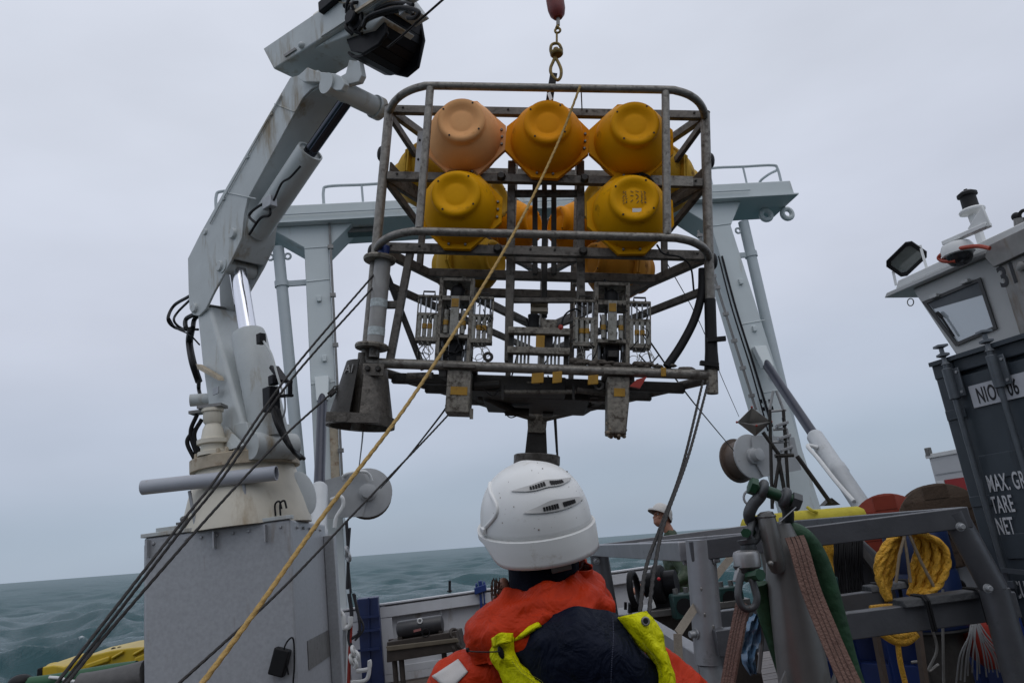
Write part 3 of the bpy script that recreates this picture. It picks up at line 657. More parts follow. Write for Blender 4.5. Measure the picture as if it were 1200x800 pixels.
legL = legpoly((356.5, 290), (385, 290), (369, 560), (399, 560), 0.55, 0.42, 'leg')
legR = legpoly((833, 264), (856.5, 264), (921, 560), (951, 560), 0.55, 0.30, 'leg')
# guard rails on top of the beam
def rail(a0, a1, nm='guard_rail'):
    z0 = zt
    h = 0.36
    mb = MB().tube(bez([S(a0, B0 + 0.1, z0), S(a0 + 0.01, B0 + 0.1, z0 + h - 0.08), S(a0 + 0.1, B0 + 0.1, z0 + h), S((a0 + a1) / 2, B0 + 0.1, z0 + h), S(a1 - 0.1, B0 + 0.1, z0 + h), S(a1 - 0.01, B0 + 0.1, z0 + h - 0.08), S(a1, B0 + 0.1, z0)], 5), 0.026, 8)
    mb.cyl(S((a0 + a1) / 2, B0 + 0.1, z0), S((a0 + a1) / 2, B0 + 0.1, z0 + h), 0.02, n=8)
    mb.tube(bez([S(a1 - 0.01, B0 + 0.1, z0 + h - 0.1), S(a1, B0 + 0.5, z0 + h), S(a1, B0 + 0.85, z0 + h), S(a1, B0 + 0.85, z0)], 5), 0.026, 8)
    mb.build(nm, m_afd, gan)
ra = lambda x: ap(x, 225).dot(E1)
rail(ra(839), ra(922)); rail(ra(378), ra(470)); rail(LA + 0.02, ra(330)); rail(ra(520), ra(640))
for x in (893, 918):
    c = ap(x, 232, 0.5); c.z = zb - 0.05
    MB().torus(c - EZ * 0.12, E2, 0.10, 0.05, 18, 8).build('pad_eye', m_afr, gan)
MB().obox(S(ra(420), B0 + 0.4, zb - 0.09), E1 * 0.28, E2 * 0.12, EZ * 0.04).build('floodlight', m_stl, gan, bevel=0.02)
# stand pipes beside the legs
for (x0, y0, x1, y1, lx, ly, sg) in ((326, 290, 352, 560, 360, 338, 1), (871, 260, 943, 570, 858, 306, -1)):
    p0, p1 = ap(x0, y0, 0.3), ap(x1, y1, 0.3); p1 = down(p1, 0.0, p0)
    po = MB().cyl(p1, p0, 0.095, n=18).build('stand_pipe', m_afd, gan)
    t = (p1 - p0).normalized()
    c = p0 + t * 0.66
    MB().cyl(c - t * 0.05, c + t * 0.05, 0.115, n=18).bar(c, c + E1 * sg * 0.48, 0.05, 0.09).build('pipe_clamp', m_afd, po)
    for s_ in ((-1, 1) if sg > 0 else (-1,)):
        MB().torus(p0 + t * 0.17 + E1 * s_ * 0.14, E2, 0.05, 0.02, 12, 6).build('lug', m_afd, po)
# thin conduits on the legs
for (x0, y0, x1, y1) in ((386, 262, 401, 560), (836, 322, 886, 480), (818, 270, 838, 330)):
    p0, p1 = ap(x0, y0, 0.08), ap(x1, y1, 0.08)
    MB().cyl(p0, p1, 0.022, n=6).build('conduit', m_stl, gan)
    for k_ in range(5): c = p0.lerp(p1, (k_ + 0.5) / 5); MB().obox(c, E1 * 0.045, E2 * 0.03, EZ * 0.03).build('clip', m_stl, gan)
MB().tube([S(LA, B0 - 0.06, zb + 0.10), S(ra(640), B0 - 0.06, zb + 0.10), S(RA - 0.9, B0 - 0.06, zb + 0.10)], 0.012, 6).build('conduit', m_afd, gan)
# rams: clevis on the leg, dark rod, white barrel to a deck foot forward of the leg
m_ramw = mat('ram_pale_grey', (0.46, 0.48, 0.49), 0.4, var=0.08, scale=5, dirt=(0.2, 0.18, 0.15), dirt_amt=0.3)
def ram(tx, ty, mx, my, ex, ey, bt, be):
    p0 = ap(tx, ty, -0.05); p2 = ap(ex, ey, be); p1 = p0.lerp(p2, 0.0)
    # the mid point is picked on the same line of sight plane
    d = (p2 - p0); best = min((abs(proj(p0 + d * (i / 200.0))[1] - my), i) for i in range(200))[1]; p1 = p0 + d * (best / 200.0)
    u = d.normalized()
    end = down(p2, 0.25, p0) if p2.z > 0.3 else p2
    MB().prism([p0 + E1 * -0.11 + EZ * 0.30 + E2 * 0.16, p0 + E1 * 0.11 + EZ * 0.30 + E2 * 0.16, p0 + E1 * 0.09 - EZ * 0.12, p0 + E1 * -0.09 - EZ * 0.12], -E2 * 0.14).build('ram_clevis', m_afr, gan, bevel=0.012)
    rd = MB().cyl(p0, p1, 0.075, n=18).build('ram_rod', m_drod, gan)
    br = MB().lathe([(0.09, -0.06), (0.115, -0.02), (0.118, 0.0), (0.118, 0.7), (0.13, 0.72), (0.13, 0.85), (0.118, 0.87), (0.118, (end - p1).length)], p1, u, 22).build('ram_barrel', m_ramw, gan)
    MB().tube(bez([p1 + u * 0.25 - E1 * 0.12 - E2 * 0.08, p1 + u * 0.2 - E1 * 0.26 - E2 * 0.1, p1 + u * 0.5 - E1 * 0.24 - E2 * 0.12, p1 + u * 1.0 - E1 * 0.20 - E2 * 0.12, p1 + u * 1.4 - E1 * 0.14 - E2 * 0.12]), 0.03, 8).build('ram_pipe', m_wht, br)
    MB().obox(end - EZ * 0.1, E1 * 0.2, E2 * 0.25, EZ * 0.14).build('ram_foot', m_afr, gan, bevel=0.02)
def proj(p):
    q = V(p) - CAM; z = q.dot(_f); return (600 + F_PX * q.dot(_r) / z, 400 - F_PX * q.dot(_u) / z)
ram(378, 462, 378, 573, 370, 680, 0, -2.2)
ram(896, 424, 958, 512, 1013, 597, 0, -2.7)
# rust run and rub marks at the ram brackets, draught marks
MB().prism([ap(386, 497, 0.105), ap(396, 500, 0.105), ap(398, 560, 0.105), ap(388, 562, 0.105)], E2 * 0.01).build('rusty_doubler', m_crust, gan)
# small winches on the inner sides of the legs
m_drum = mat('drum_brown', (0.085, 0.06, 0.045), 0.6, var=0.25, scale=10)
m_wgrey = mat('winch_grey', (0.33, 0.34, 0.345), 0.45, var=0.1, scale=5, dirt=(0.12, 0.10, 0.08), dirt_amt=0.35, dirt_scale=5)
def leg_winch(c, axis, up, sx):
    axis = V(axis).normalized()
    w_ = MB().lathe([(0.34, -0.02), (0.36, 0), (0.36, 0.025), (0.34, 0.03)], c, axis, 32).build('winch_flange', m_wgrey, gan)
    MB().lathe([(0.30, -0.30), (0.30, -0.02)], c, axis, 30).build('wire_drum', m_drum, w_)
    MB().lathe([(0.36, -0.33), (0.36, -0.30)], c, axis, 32).build('winch_flange', m_drum, gan)
    MB().lathe([(0.13, 0.03), (0.13, 0.08), (0.10, 0.09), (0.10, 0.20), (0.06, 0.21)], c, axis, 16).build('winch_motor', m_wgrey, w_)
    MB().prism([c + axis * 0.04 + x_ for x_ in (E1 * sx * 0.05 + EZ * 0.33, E1 * sx * 0.75 + EZ * 0.22, E1 * sx * 0.75 - EZ * 0.30, E1 * sx * 0.1 - EZ * 0.34, E1 * sx * -0.02)], axis * 0.02).build('winch_plate', m_wgrey, gan)
    return w_
w1 = leg_winch(ap(431, 577, -0.3), V(0.22, -1, 0.05), EZ, -1)
w2 = leg_winch(ap(880, 535, -0.5), V(0.55, -1, 0.05), EZ, 1)
hp = [ap(402, 562, -0.35), ap(404, 556, -0.4), ap(424, 552, -0.5), ap(432, 555, -0.45), ap(436, 563, -0.4)]
MB().tube(bez(hp), 0.022, 8).build('winch_hose', m_wht, w1)
MB().tube(bez([ap(388, 585, -0.4), ap(400, 582, -0.5), ap(402, 592, -0.5), ap(394, 606, -0.5), ap(392, 618, -0.5)]), 0.03, 8).build('winch_hose', m_wht, w1)

# hoses, lamps, weld bands and small fittings on the gantry
for (pts, r_) in ((((846, 300), (862, 360), (884, 430), (905, 500)), 0.02), (((842, 300), (858, 362), (880, 432), (900, 505)), 0.014)):
    MB().tube(bez([ap(x, y, 0.06) for x, y in pts]), r_, 7).build('hydraulic_hose', m_bwin, gan)
for (x0, y0, x1, y1) in ((359, 330, 387, 327), (364, 450, 393, 447), (868, 380, 896, 375), (895, 460, 922, 455), (357, 291, 385, 289), (834, 265, 857, 262)):
    MB().tube([ap(x0, y0, 0.117), ap(x1, y1, 0.117)], 0.010, 5).build('weld_seam', m_afr, gan)
for a_ in (LA + 0.6, LA + 2.6, LA + 4.6, LA + 6.6, LA + 8.6): MB().obox(S(a_, B0 - 0.004, (zb + zt) / 2), E1 * 0.012, E2 * 0.006, EZ * ((zt - zb) / 2 - 0.03)).build('weld_seam', m_afr, gan)
for x in (520, 600, 700, 780): MB().obox(S(ra(x), B0 + 0.35, zb - 0.10), E1 * 0.10, E2 * 0.08, EZ * 0.06).build('floodlight', m_stl, gan, bevel=0.02)
for x, y in ((892, 470), (897, 472), (902, 470), (895, 479), (900, 480), (905, 478)): MB().obox(ap(x, y, 0.116), E1 * 0.02, E2 * 0.002, EZ * 0.035).build('stencil_mark', m_bwin, gan)
for x, y in ((374, 350), (380, 420), (868, 330), (884, 385), (905, 440)): MB().obox(ap(x, y, 0.10), E1 * 0.035, E2 * 0.03, EZ * 0.05).build('lug', m_afr, gan, bevel=0.01)

# ------------------------------------------------------------------ bottom lander: three-sided steel frame with glass-sphere floats, hanging askew from the hook
LO = (at(428, 425, 4.3) + at(833, 440, 4.3)) / 2
LROT = Matrix.Rotation(R(9.6), 4, 'Y')
LM = Matrix.Translation(LO) @ LROT
LMI = LM.inverted()
def lp(x, y, yl):
    """sight line cut with the lander's own plane y = yl, in lander coordinates"""
    n = V(0, 1, 0); return LMI @ cut(x, y, LO + n * yl, n)
def lw(p): return LM @ V(p)
m_lf = mat('lander_frame_steel', (0.115, 0.103, 0.088), 0.5, 0.35, var=0.4, scale=26, dirt=(0.032, 0.026, 0.02), dirt_amt=0.62, dirt_scale=19, bump=0.25, bump_scale=90)
m_lf2 = mat('lander_tube_steel', (0.20, 0.187, 0.165), 0.42, 0.42, var=0.35, scale=30, dirt=(0.06, 0.045, 0.032), dirt_amt=0.60, dirt_scale=22, bump=0.3, bump_scale=90)
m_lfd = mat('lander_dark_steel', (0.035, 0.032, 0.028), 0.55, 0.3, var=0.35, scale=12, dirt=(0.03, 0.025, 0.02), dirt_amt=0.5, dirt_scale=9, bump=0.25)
m_inst = mat('grimy_instrument_grey', (0.215, 0.195, 0.16), 0.5, 0.2, var=0.4, scale=40, dirt=(0.045, 0.033, 0.022), dirt_amt=0.72, dirt_scale=34, bump=0.2)
m_syr = mat('syringe_plastic', (0.30, 0.29, 0.25), 0.35, var=0.3, scale=50, dirt=(0.06, 0.045, 0.03), dirt_amt=0.62, dirt_scale=40)
m_ytag = mat('yellow_tape', (0.34, 0.18, 0.010), 0.5, var=0.2, scale=25, dirt=(0.15, 0.08, 0.02), dirt_amt=0.45, dirt_scale=40)
m_mud = mat('wet_mud', (0.09, 0.075, 0.06), 0.7, var=0.4, scale=30, bump=0.8, bump_scale=40)
def fmat(nm, c, d, amt): return mat(nm, c, 0.55, spec=0.09, var=0.10, scale=5, dirt=d, dirt_amt=amt, dirt_scale=7.5, bump=0.10, bump_scale=24, rvar=0.1)
FM = {'peach': fmat('float_faded_orange', (0.78, 0.40, 0.17), (0.44, 0.19, 0.06), 0.42),
      'orange': fmat('float_orange_yellow', (0.72, 0.275, 0.004), (0.34, 0.12, 0.008), 0.40),
      'yellow': fmat('float_yellow', (0.66, 0.29, 0.002), (0.28, 0.12, 0.008), 0.42),
      'lemon': fmat('float_lemon_yellow', (0.68, 0.325, 0.002), (0.25, 0.12, 0.01), 0.46),
      'stain': fmat('float_stained_yellow', (0.50, 0.29, 0.025), (0.16, 0.085, 0.02), 0.55),
      'rusty': fmat('float_stained_orange', (0.46, 0.20, 0.025), (0.17, 0.07, 0.02), 0.55)}
lander = thing('bottom_lander', LO, 'three-sided steel lander frame with yellow sphere floats hanging from the crane hook', 'lander', M=LM, local=True)
PA, PB, PC = V(-1.012, 0, 0), V(1.02, 0, 0), V(0.02, 1.76, 0)
ZT, ZF, ZM = 1.69, 1.217, 0.735
def up(p, z): return V(p.x, p.y, z)
def lbar(p0, p1, w=0.045, h=0.05, nm='frame_bar', m=None, par=None): return MB().bar(p0, p1, w, h).build(nm, m or m_lf, par or lander, bevel=0.004)
def ltube(pts, r=0.026, nm='frame_tube', m=None, n=12, par=None): return MB().tube(pts, r, n).build(nm, m or m_lf2, par or lander)
# corner posts
ltube([up(PA, -0.0), up(PA, ZT + 0.02)], 0.030, 'corner_post'); ltube([up(PB, -0.02), up(PB, ZT + 0.02)], 0.030, 'corner_post'); ltube([up(PC, -0.05), up(PC, ZT + 0.02)], 0.030, 'corner_post')
for p in (PA, PB): MB().lathe([(0.031, 0), (0.033, 0.004), (0.02, 0.016)], up(p, ZT + 0.018), EZ, 14).build('post_cap', m_lf, lander)
# rails of the three sides at the float levels
for z in (ZT, ZF, ZM):
    for p, q in ((PA, PB), (PA, PC), (PB, PC)):
        d = (q - p).normalized(); lbar(up(p + d * 0.028, z), up(q - d * 0.028, z), 0.04, 0.055 if z != ZM else 0.06)
for z, dz in ((0.53, 0),):
    lbar(up(PA, z), up(PC, z), 0.035, 0.045); lbar(up(PB, z), up(PC, z), 0.035, 0.045)
# rounded bumpers bulging from the front side
def bumper(z, y0=-0.30):
    pts = [V(-1.0, -0.03, z - 0.005), V(-0.96, -0.11, z), V(-0.90, -0.19, z), V(-0.83, -0.25, z), V(-0.75, -0.29, z), V(-0.68, y0, z), V(-0.3, y0, z), V(0.34, y0, z), V(0.72, y0, z), V(0.79, -0.29, z), V(0.87, -0.25, z), V(0.94, -0.18, z), V(0.99, -0.09, z), V(1.01, -0.03, z - 0.005)]
    ltube(bez(pts, 4), 0.0245, 'bumper_rail')
bumper(1.675); bumper(0.722)
for x in (-0.70, 0.72): ltube([V(x, -0.30, 0.74), V(x, -0.30, 1.66)], 0.024, 'bumper_post')
# braces from the corners in to the side floats
for p, q, sgn in ((PA, PC, 1), (PB, PC, -1)):
    d = (q - p).normalized(); nn = V(d.y, -d.x, 0) * sgn
    for z in (ZT - 0.03, ZF + 0.0):
        lbar(up(p, z), up(p + d * 0.42 + nn * 0.0, z - 0.0) + V(0, 0, -0.22 if z > 1.5 else -0.20), 0.03, 0.045, 'brace')
    MB().prism([up(p + d * 0.05, ZT - 0.35), up(p + d * 0.05, ZT - 0.42), up(p + d * 0.22, ZT - 0.47), up(p + d * 0.42, ZT - 0.48), up(p + d * 0.42, ZT - 0.40), up(p + d * 0.2, ZT - 0.40)], V(0.012, 0, 0)).build('gusset', m_lf, lander)
    lbar(up(p + d * 0.42, ZF), up(p + d * 0.42, ZT), 0.05, 0.04, 'float_upright')
    lbar(up(p + d * 0.42, ZM), up(p + d * 0.42, ZF), 0.05, 0.04, 'float_upright')
    lbar(up(p + d * 1.55, 0.0), up(p + d * 1.55, ZT), 0.05, 0.04, 'float_upright')
for z in (ZT - 0.3, ZM - 0.02):
    for p in (PA + V(-0.03, 0.0, 0), PB + V(0.03, 0.0, 0)): MB().ell(up(p, z) + V(0, 0.03, 0), 0.03, 0.035, 0.055, 12, 8).build('rubber_pad', m_blk, lander)
# inner uprights, chords behind the front side
for x in (600, 680):
    lbar(lp(x + (0 if x < 640 else 0), 190, 0.10), lp(x - (4 if x < 640 else -1), 424, 0.10), 0.05, 0.05, 'inner_upright')
for x in (-0.21, 0.245): lbar(V(x, 0.62, ZM), V(x, 0.62, ZT), 0.045, 0.045, 'inner_upright', m_lf2)
for yl in (0.44, 0.82):
    t = yl / 1.76; lbar(V(-1.012 + 1.03 * t, yl, ZM), V(1.02 - 1.0 * t, yl, ZM), 0.05, 0.058, 'chord_bar')
    lbar(V(-1.012 + 1.03 * t, yl, ZT), V(1.02 - 1.0 * t, yl, ZT), 0.04, 0.05, 'chord_bar')
lbar(lp(600, 227, 0.12), lp(680, 227, 0.12), 0.03, 0.045, 'chord_bar'); lbar(lp(600, 304, 0.14), lp(680, 304, 0.14), 0.03, 0.045, 'chord_bar')
lbar(lp(598, 352, 0.14), lp(680, 352, 0.14), 0.03, 0.032, 'chord_bar')
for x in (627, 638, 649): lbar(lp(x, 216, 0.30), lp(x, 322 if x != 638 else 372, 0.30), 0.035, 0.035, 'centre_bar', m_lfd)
MB().obox(lp(632, 355, 0.2), V(0.055, 0, 0), V(0, 0.03, 0), V(0, 0, 0.02)).obox(lp(632, 364, 0.2), V(0.055, 0, 0), V(0, 0.03, 0), V(0, 0, 0.012)).build('rusty_clamp', m_crust, lander)
lbar(lp(602, 370, 0.5), lp(632, 384, 0.9), 0.03, 0.035, 'brace'); lbar(lp(678, 372, 0.5), lp(640, 386, 0.9), 0.03, 0.035, 'brace')
lbar(lp(606, 306, 0.5), lp(632, 318, 0.9), 0.03, 0.035, 'brace'); lbar(lp(672, 306, 0.5), lp(642, 318, 0.9), 0.03, 0.035, 'brace')
# bolts along the front rails
bm_ = bolt_mesh(0.017, 0.016, 'rail_bolt'); bm_.materials.append(m_lfd)
for x in (-0.26, 0.26):
    for z in (ZF, ZM): inst('rail_bolt', bm_, None, lander, place(V(x, -0.022, z), (0, -1, 0), s=1.6))
for i in range(12):
    for z in (ZT, ZF, ZM): inst('rail_bolt', bm_, None, lander, place(V(-0.92 + i * 0.168 + 0.01 * (i % 3), -0.021, z + 0.008), (0, -1, 0), s=0.45))
# ---- floats: two hard hats bolted flange to flange
hat_prof = [(0.230, 0.012), (0.229, 0.03), (0.224, 0.066), (0.206, 0.114), (0.178, 0.155), (0.158, 0.178), (0.149, 0.186), (0.147, 0.196), (0.147, 0.220), (0.142, 0.232), (0.128, 0.238), (0.113, 0.236), (0.098, 0.226), (0.080, 0.216), (0.070, 0.2125), (0.066, 0.214), (0.03, 0.2165), (0.0, 0.217)]
hat_me = smooth_me(MB().lathe(hat_prof, (0, 0, 0), (0, 0, 1), 40, cap=False).mesh('hat'), 60)
fl = MB(); T_, c_ = 0.262, 0.08                                  # square flange stood on a corner, corners cut
fl.prism([V(T_, -c_, 0), V(T_, c_, 0), V(c_, T_, 0), V(-c_, T_, 0), V(-T_, c_, 0), V(-T_, -c_, 0), V(-c_, -T_, 0), V(c_, -T_, 0)], V(0, 0, 0.014))
flange_me = smooth_me(fl.mesh('flange'), 30)
hole_me = MB()
for i in range(4):
    a = R(45 + 90 * i + 12); hole_me.lathe([(0.006, 0.0), (0.006, 0.004)], V(0.128 * math.cos(a), 0.128 * math.sin(a), 0.2365), EZ, 8)
hole_me = hole_me.mesh('vent_holes'); hole_me.materials.append(m_blk)
fb_me = bolt_mesh(0.009, 0.01, 'flange_bolt'); fb_me.materials.append(m_stl)
meshcache = {}
def copyme(me, m):
    k = (me.name, m.name)
    if k not in meshcache: c = me.copy(); c.materials.clear(); c.materials.append(m); meshcache[k] = c
    return meshcache[k]
def float_(c, out, mk, spin=0.0):
    """c: flange centre, out: direction the outer dome faces"""
    m = FM[mk]; out = V(out).normalized(); ref = EZ
    A = place(c + out * 0.003, out, ref) @ Matrix.Rotation(spin, 4, 'Z'); B = place(c - out * 0.003, -out, ref) @ Matrix.Rotation(-spin, 4, 'Z')
    f = inst('float', copyme(hat_me, m), None, lander, A)
    for nm, me, M_ in (('flange', copyme(flange_me, m), A), ('hat', copyme(hat_me, m), B), ('flange', copyme(flange_me, m), B), ('vent_holes', hole_me, A), ('vent_holes', hole_me, B)):
        o = bpy.data.objects.new(nm, me); COL.objects.link(o); o.parent = f; o.matrix_local = A.inverted() @ M_
    for sx, sy in ((0.235, 0.05), (0.235, -0.05), (-0.235, 0.05), (-0.235, -0.05), (0.05, -0.235), (-0.05, -0.235), (0.0, -0.237)):
        o = bpy.data.objects.new('flange_bolt', fb_me); COL.objects.link(o); o.parent = f; o.matrix_local = Matrix.Translation((sx, sy, 0.014))
    return f
YF = -0.045
f1 = float_(V(-0.502, YF, 1.462), (0, -1, 0), 'peach', 0.05); tag(f1, 'faded peach-orange float at the upper left of the front')
f2 = float_(V(0.02, YF, 1.462), (0, -1, 0), 'orange', -0.03)
f3 = float_(V(0.543, YF, 1.462), (0, -1, 0), 'yellow', 0.02)
f4 = float_(V(-0.505, YF, 0.978), (0, -1, 0), 'lemon', 0.0)
f5 = float_(V(0.538, YF, 0.975), (0, -1, 0), 'lemon', 0.04); tag(f5, 'scuffed yellow float with handwriting and a white sticker')
for p, nn, mk in ((PA, V(-0.866, 0.5, 0), ('stain', 'stain', 'orange', 'stain')), (PB, V(0.866, 0.5, 0), ('stain', 'stain', 'orange', 'rusty'))):
    for t, z, k_ in ((0.25, 1.462, 0), (0.5, 1.462, 1), (0.75, 1.462, 2), (0.5, 0.978, 3)):
        float_(p.lerp(PC, t) + nn * 0.045 + EZ * z, nn, mk[k_], 0.03 * k_)
# handwriting strokes and sticker in the dish of one float
m_ink = mat('marker_ink', (0.08, 0.05, 0.015), 0.6)
st = MB(); rr_ = random.Random(5)
for cx, n_, hgt in ((-0.062, 7, 0.010), (-0.046, 7, 0.010), (0.045, 8, 0.010), (0.062, 8, 0.011), (0.02, 4, 0.020), (-0.012, 3, 0.018)):
    for i in range(n_):
        z = 0.045 - i * 0.085 / n_ + rr_.uniform(-0.003, 0.003); a = rr_.uniform(-0.9, 0.9)
        dx, dz = math.cos(a) * hgt * 0.5, math.sin(a) * hgt * 0.5
        p = V(cx + rr_.uniform(-0.003, 0.003), z, 0.2195)
        st.bar(p - V(dx, dz, 0), p + V(dx, dz, 0), 0.0035, 0.0012)
so = bpy.data.objects.new('handwriting', st.mesh('handwriting')); so.data.materials.append(m_ink); COL.objects.link(so); so.parent = f5
so.matrix_local = Matrix.Rotation(R(-90), 4, 'Z')
stk = MB().obox((0, 0, 0), V(0.026, 0, 0), V(0, 0.011, 0), V(0, 0, 0.001)).mesh('sticker'); stk.materials.append(mat('sticker_white', (0.75, 0.77, 0.78), 0.4))
s2 = bpy.data.objects.new('sticker', stk); COL.objects.link(s2); s2.parent = f5; s2.matrix_local = Matrix.Rotation(R(-90), 4, 'Z') @ Matrix.Translation((0.012, -0.075, 0.222)) @ Matrix.Rotation(R(12), 4, 'X')
sk2 = MB().obox((0, 0, 0), V(0.012, 0, 0), V(0, 0.005, 0), V(0, 0, 0.0012)).mesh('sticker_print'); sk2.materials.append(m_blk)
s3 = bpy.data.objects.new('sticker_print', sk2); COL.objects.link(s3); s3.parent = f5; s3.matrix_local = s2.matrix_local @ Matrix.Translation((0, 0, 0.0012))
pl_ = MB().obox(V(0.90, -0.024, ZF), V(0.02, 0, 0), V(0, 0.002, 0), V(0, 0, 0.010)); pl_.build('tag_plate', m_wht, lander)
MB().obox(V(0.80, -0.026, ZF), V(0.13, 0, 0), V(0, 0.004, 0), V(0, 0, 0.033)).build('hinge_plate', m_lf2, lander)
# perforated galvanised strips by the upper corners
for x, y0, y1 in ((-0.87, 1.28, 1.62),): MB().obox(V(x + 0.06, 0.14, (y0 + y1) / 2), V(0.03, 0, 0), V(0, 0.01, 0), V(0, 0, 0.17)).build('perforated_strip', m_galv, lander)
for k_ in range(4): MB().ell(V(-0.81 + 0.012 * (-1) ** k_, 0.128, 1.34 + 0.07 * k_), 0.008, 0.004, 0.010, 8, 5).build('strip_hole', m_blk, lander)
# ---- bottom frame: front tube, two side tubes to the back foot, beams under the instruments
ltube([V(-1.03, 0.0, 0.005), V(1.0, 0.0, 0.0)], 0.030, 'bottom_tube')
ltube([up(PA, -0.02), up(PC, -0.02)], 0.028, 'bottom_tube', m_lf); ltube([up(PB, -0.02), up(PC, -0.02)], 0.028, 'bottom_tube', m_lf)
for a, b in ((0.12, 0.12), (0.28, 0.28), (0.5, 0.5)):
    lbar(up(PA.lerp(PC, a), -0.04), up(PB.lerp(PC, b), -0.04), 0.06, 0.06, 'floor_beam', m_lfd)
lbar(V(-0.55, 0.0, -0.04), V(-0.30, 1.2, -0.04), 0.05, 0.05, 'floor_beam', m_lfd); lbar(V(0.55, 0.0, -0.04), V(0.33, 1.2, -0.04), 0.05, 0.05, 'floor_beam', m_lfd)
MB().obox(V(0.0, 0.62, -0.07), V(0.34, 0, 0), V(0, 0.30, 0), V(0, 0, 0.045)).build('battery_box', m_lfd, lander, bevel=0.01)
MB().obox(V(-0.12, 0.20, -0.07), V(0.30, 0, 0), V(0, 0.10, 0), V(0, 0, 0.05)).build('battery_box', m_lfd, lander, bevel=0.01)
for p0, p1, r_ in ((lp(556, 452, 0.08), lp(585, 450, 0.08), 0.022), (lp(590, 459, 0.10), lp(675, 459, 0.10), 0.012), (lp(592, 482, 0.6), lp(620, 483, 0.6), 0.028), (lp(660, 478, 0.9), lp(690, 470, 0.5), 0.022), (lp(570, 466, 0.4), lp(600, 480, 0.6), 0.024)):
    MB().cyl(p0, p1, r_, n=14).build('pressure_tube', m_lfd if r_ > 0.02 else m_inst, lander)
for x in (589, 672): MB().bar(lp(x, 450, 0.09), lp(x, 468, 0.09), 0.014, 0.014).build('tube_bracket', m_lfd, lander)
MB().tube(bez([lp(590, 482, 0.55), lp(598, 489, 0.55), lp(608, 486, 0.55)]), 0.004, 5).build('thin_cable', m_blk, lander)
MB().tube(bez([lp(566, 456, 0.07), lp(578, 463, 0.07), lp(586, 455, 0.07)]), 0.004, 5).build('thin_cable', m_blk, lander)
# mud smeared along the front tube
rm_ = random.Random(11); mud = MB()
for i in range(46):
    x = rm_.uniform(0.22, 0.66) if i % 3 else rm_.uniform(0.30, 0.95); mud.ell(V(x, rm_.uniform(0.0, 0.06), 0.035 + rm_.uniform(-0.012, 0.03)), rm_.uniform(0.02, 0.05), 0.03, rm_.uniform(0.008, 0.02), 7, 4)
mo = mud.build('mud', m_mud, lander, smooth=180); mo['kind'] = 'stuff'
# ---- feet
# left foot: iron ballast cone in two plates
ac = V(PA.x + 0.005, 0.0, 0)
def cone_panel(a0, a1, z0, z1, r0, r1, t=0.012, n=10):
    mb = MB(); vs = []; fs = []
    for i in range(n + 1):
        a = a0 + (a1 - a0) * i / n; ca, sa = math.cos(a), math.sin(a)
        for r_, z in ((r0, z0), (r1, z1), (r1 - t, z1), (r0 - t, z0)): vs.append(ac + V(ca * r_, sa * r_, z))
    for i in range(n):
        for k in range(4): fs.append((i * 4 + k, i * 4 + (k + 1) % 4, i * 4 + 4 + (k + 1) % 4, i * 4 + 4 + k))
    fs += [(0, 1, 2, 3), (n * 4 + 3, n * 4 + 2, n * 4 + 1, n * 4)]
    return mb.add(vs, fs)
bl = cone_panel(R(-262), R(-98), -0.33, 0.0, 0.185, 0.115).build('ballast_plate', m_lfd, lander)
cone_panel(R(-80), R(78), -0.33, -0.04, 0.185, 0.13).build('ballast_plate', m_lf, lander)
MB().lathe([(0.178, -0.38), (0.198, -0.38), (0.198, -0.325), (0.178, -0.325)], ac, EZ, 32, cap=False).lathe([(0.178, -0.325), (0.178, -0.38)], ac, EZ, 32, cap=False).build('ballast_ring', m_lf, lander)
MB().cyl(ac + V(-0.02, -0.0, -0.40), ac + V(-0.02, 0, 0.06), 0.034, n=16).build('foot_pipe', m_lf, lander)
MB().obox(ac + V(0.0, -0.19, -0.352), V(0.15, 0, 0), V(0, 0.006, 0), V(0, 0, 0.026)).build('ring_plate', m_lf, lander)
jb = MB().obox(ac + V(0.075, -0.125, -0.065), V(0.062, 0, 0), V(0, 0.008, 0), V(0, 0, 0.035)).build('joint_plate', m_lf, lander, bevel=0.003)
for x in (0.045, 0.105): inst('rail_bolt', bm_, None, jb, place(ac + V(x, -0.133, -0.06), (0, -1, 0), s=1.0))
def text_mesh(body, size, depth):
    cu = bpy.data.curves.new('t', 'FONT'); cu.body = body; cu.size = size; cu.extrude = depth; cu.align_x = 'CENTER'
    o = bpy.data.objects.new('t', cu); COL.objects.link(o)
    bpy.context.view_layer.update(); me = bpy.data.meshes.new_from_object(o.evaluated_get(bpy.context.evaluated_depsgraph_get())); bpy.data.objects.remove(o); return me
tm = text_mesh('AI', 0.075, 0.003); tm.materials.append(m_stl)
aa_ = R(-122); nrm = V(math.cos(aa_), math.sin(aa_), 0.15).normalized()
inst('cast_letters', tm, None, bl, place(ac + V(math.cos(aa_) * 0.134, math.sin(aa_) * 0.134, -0.085), nrm, EZ.cross(nrm)))
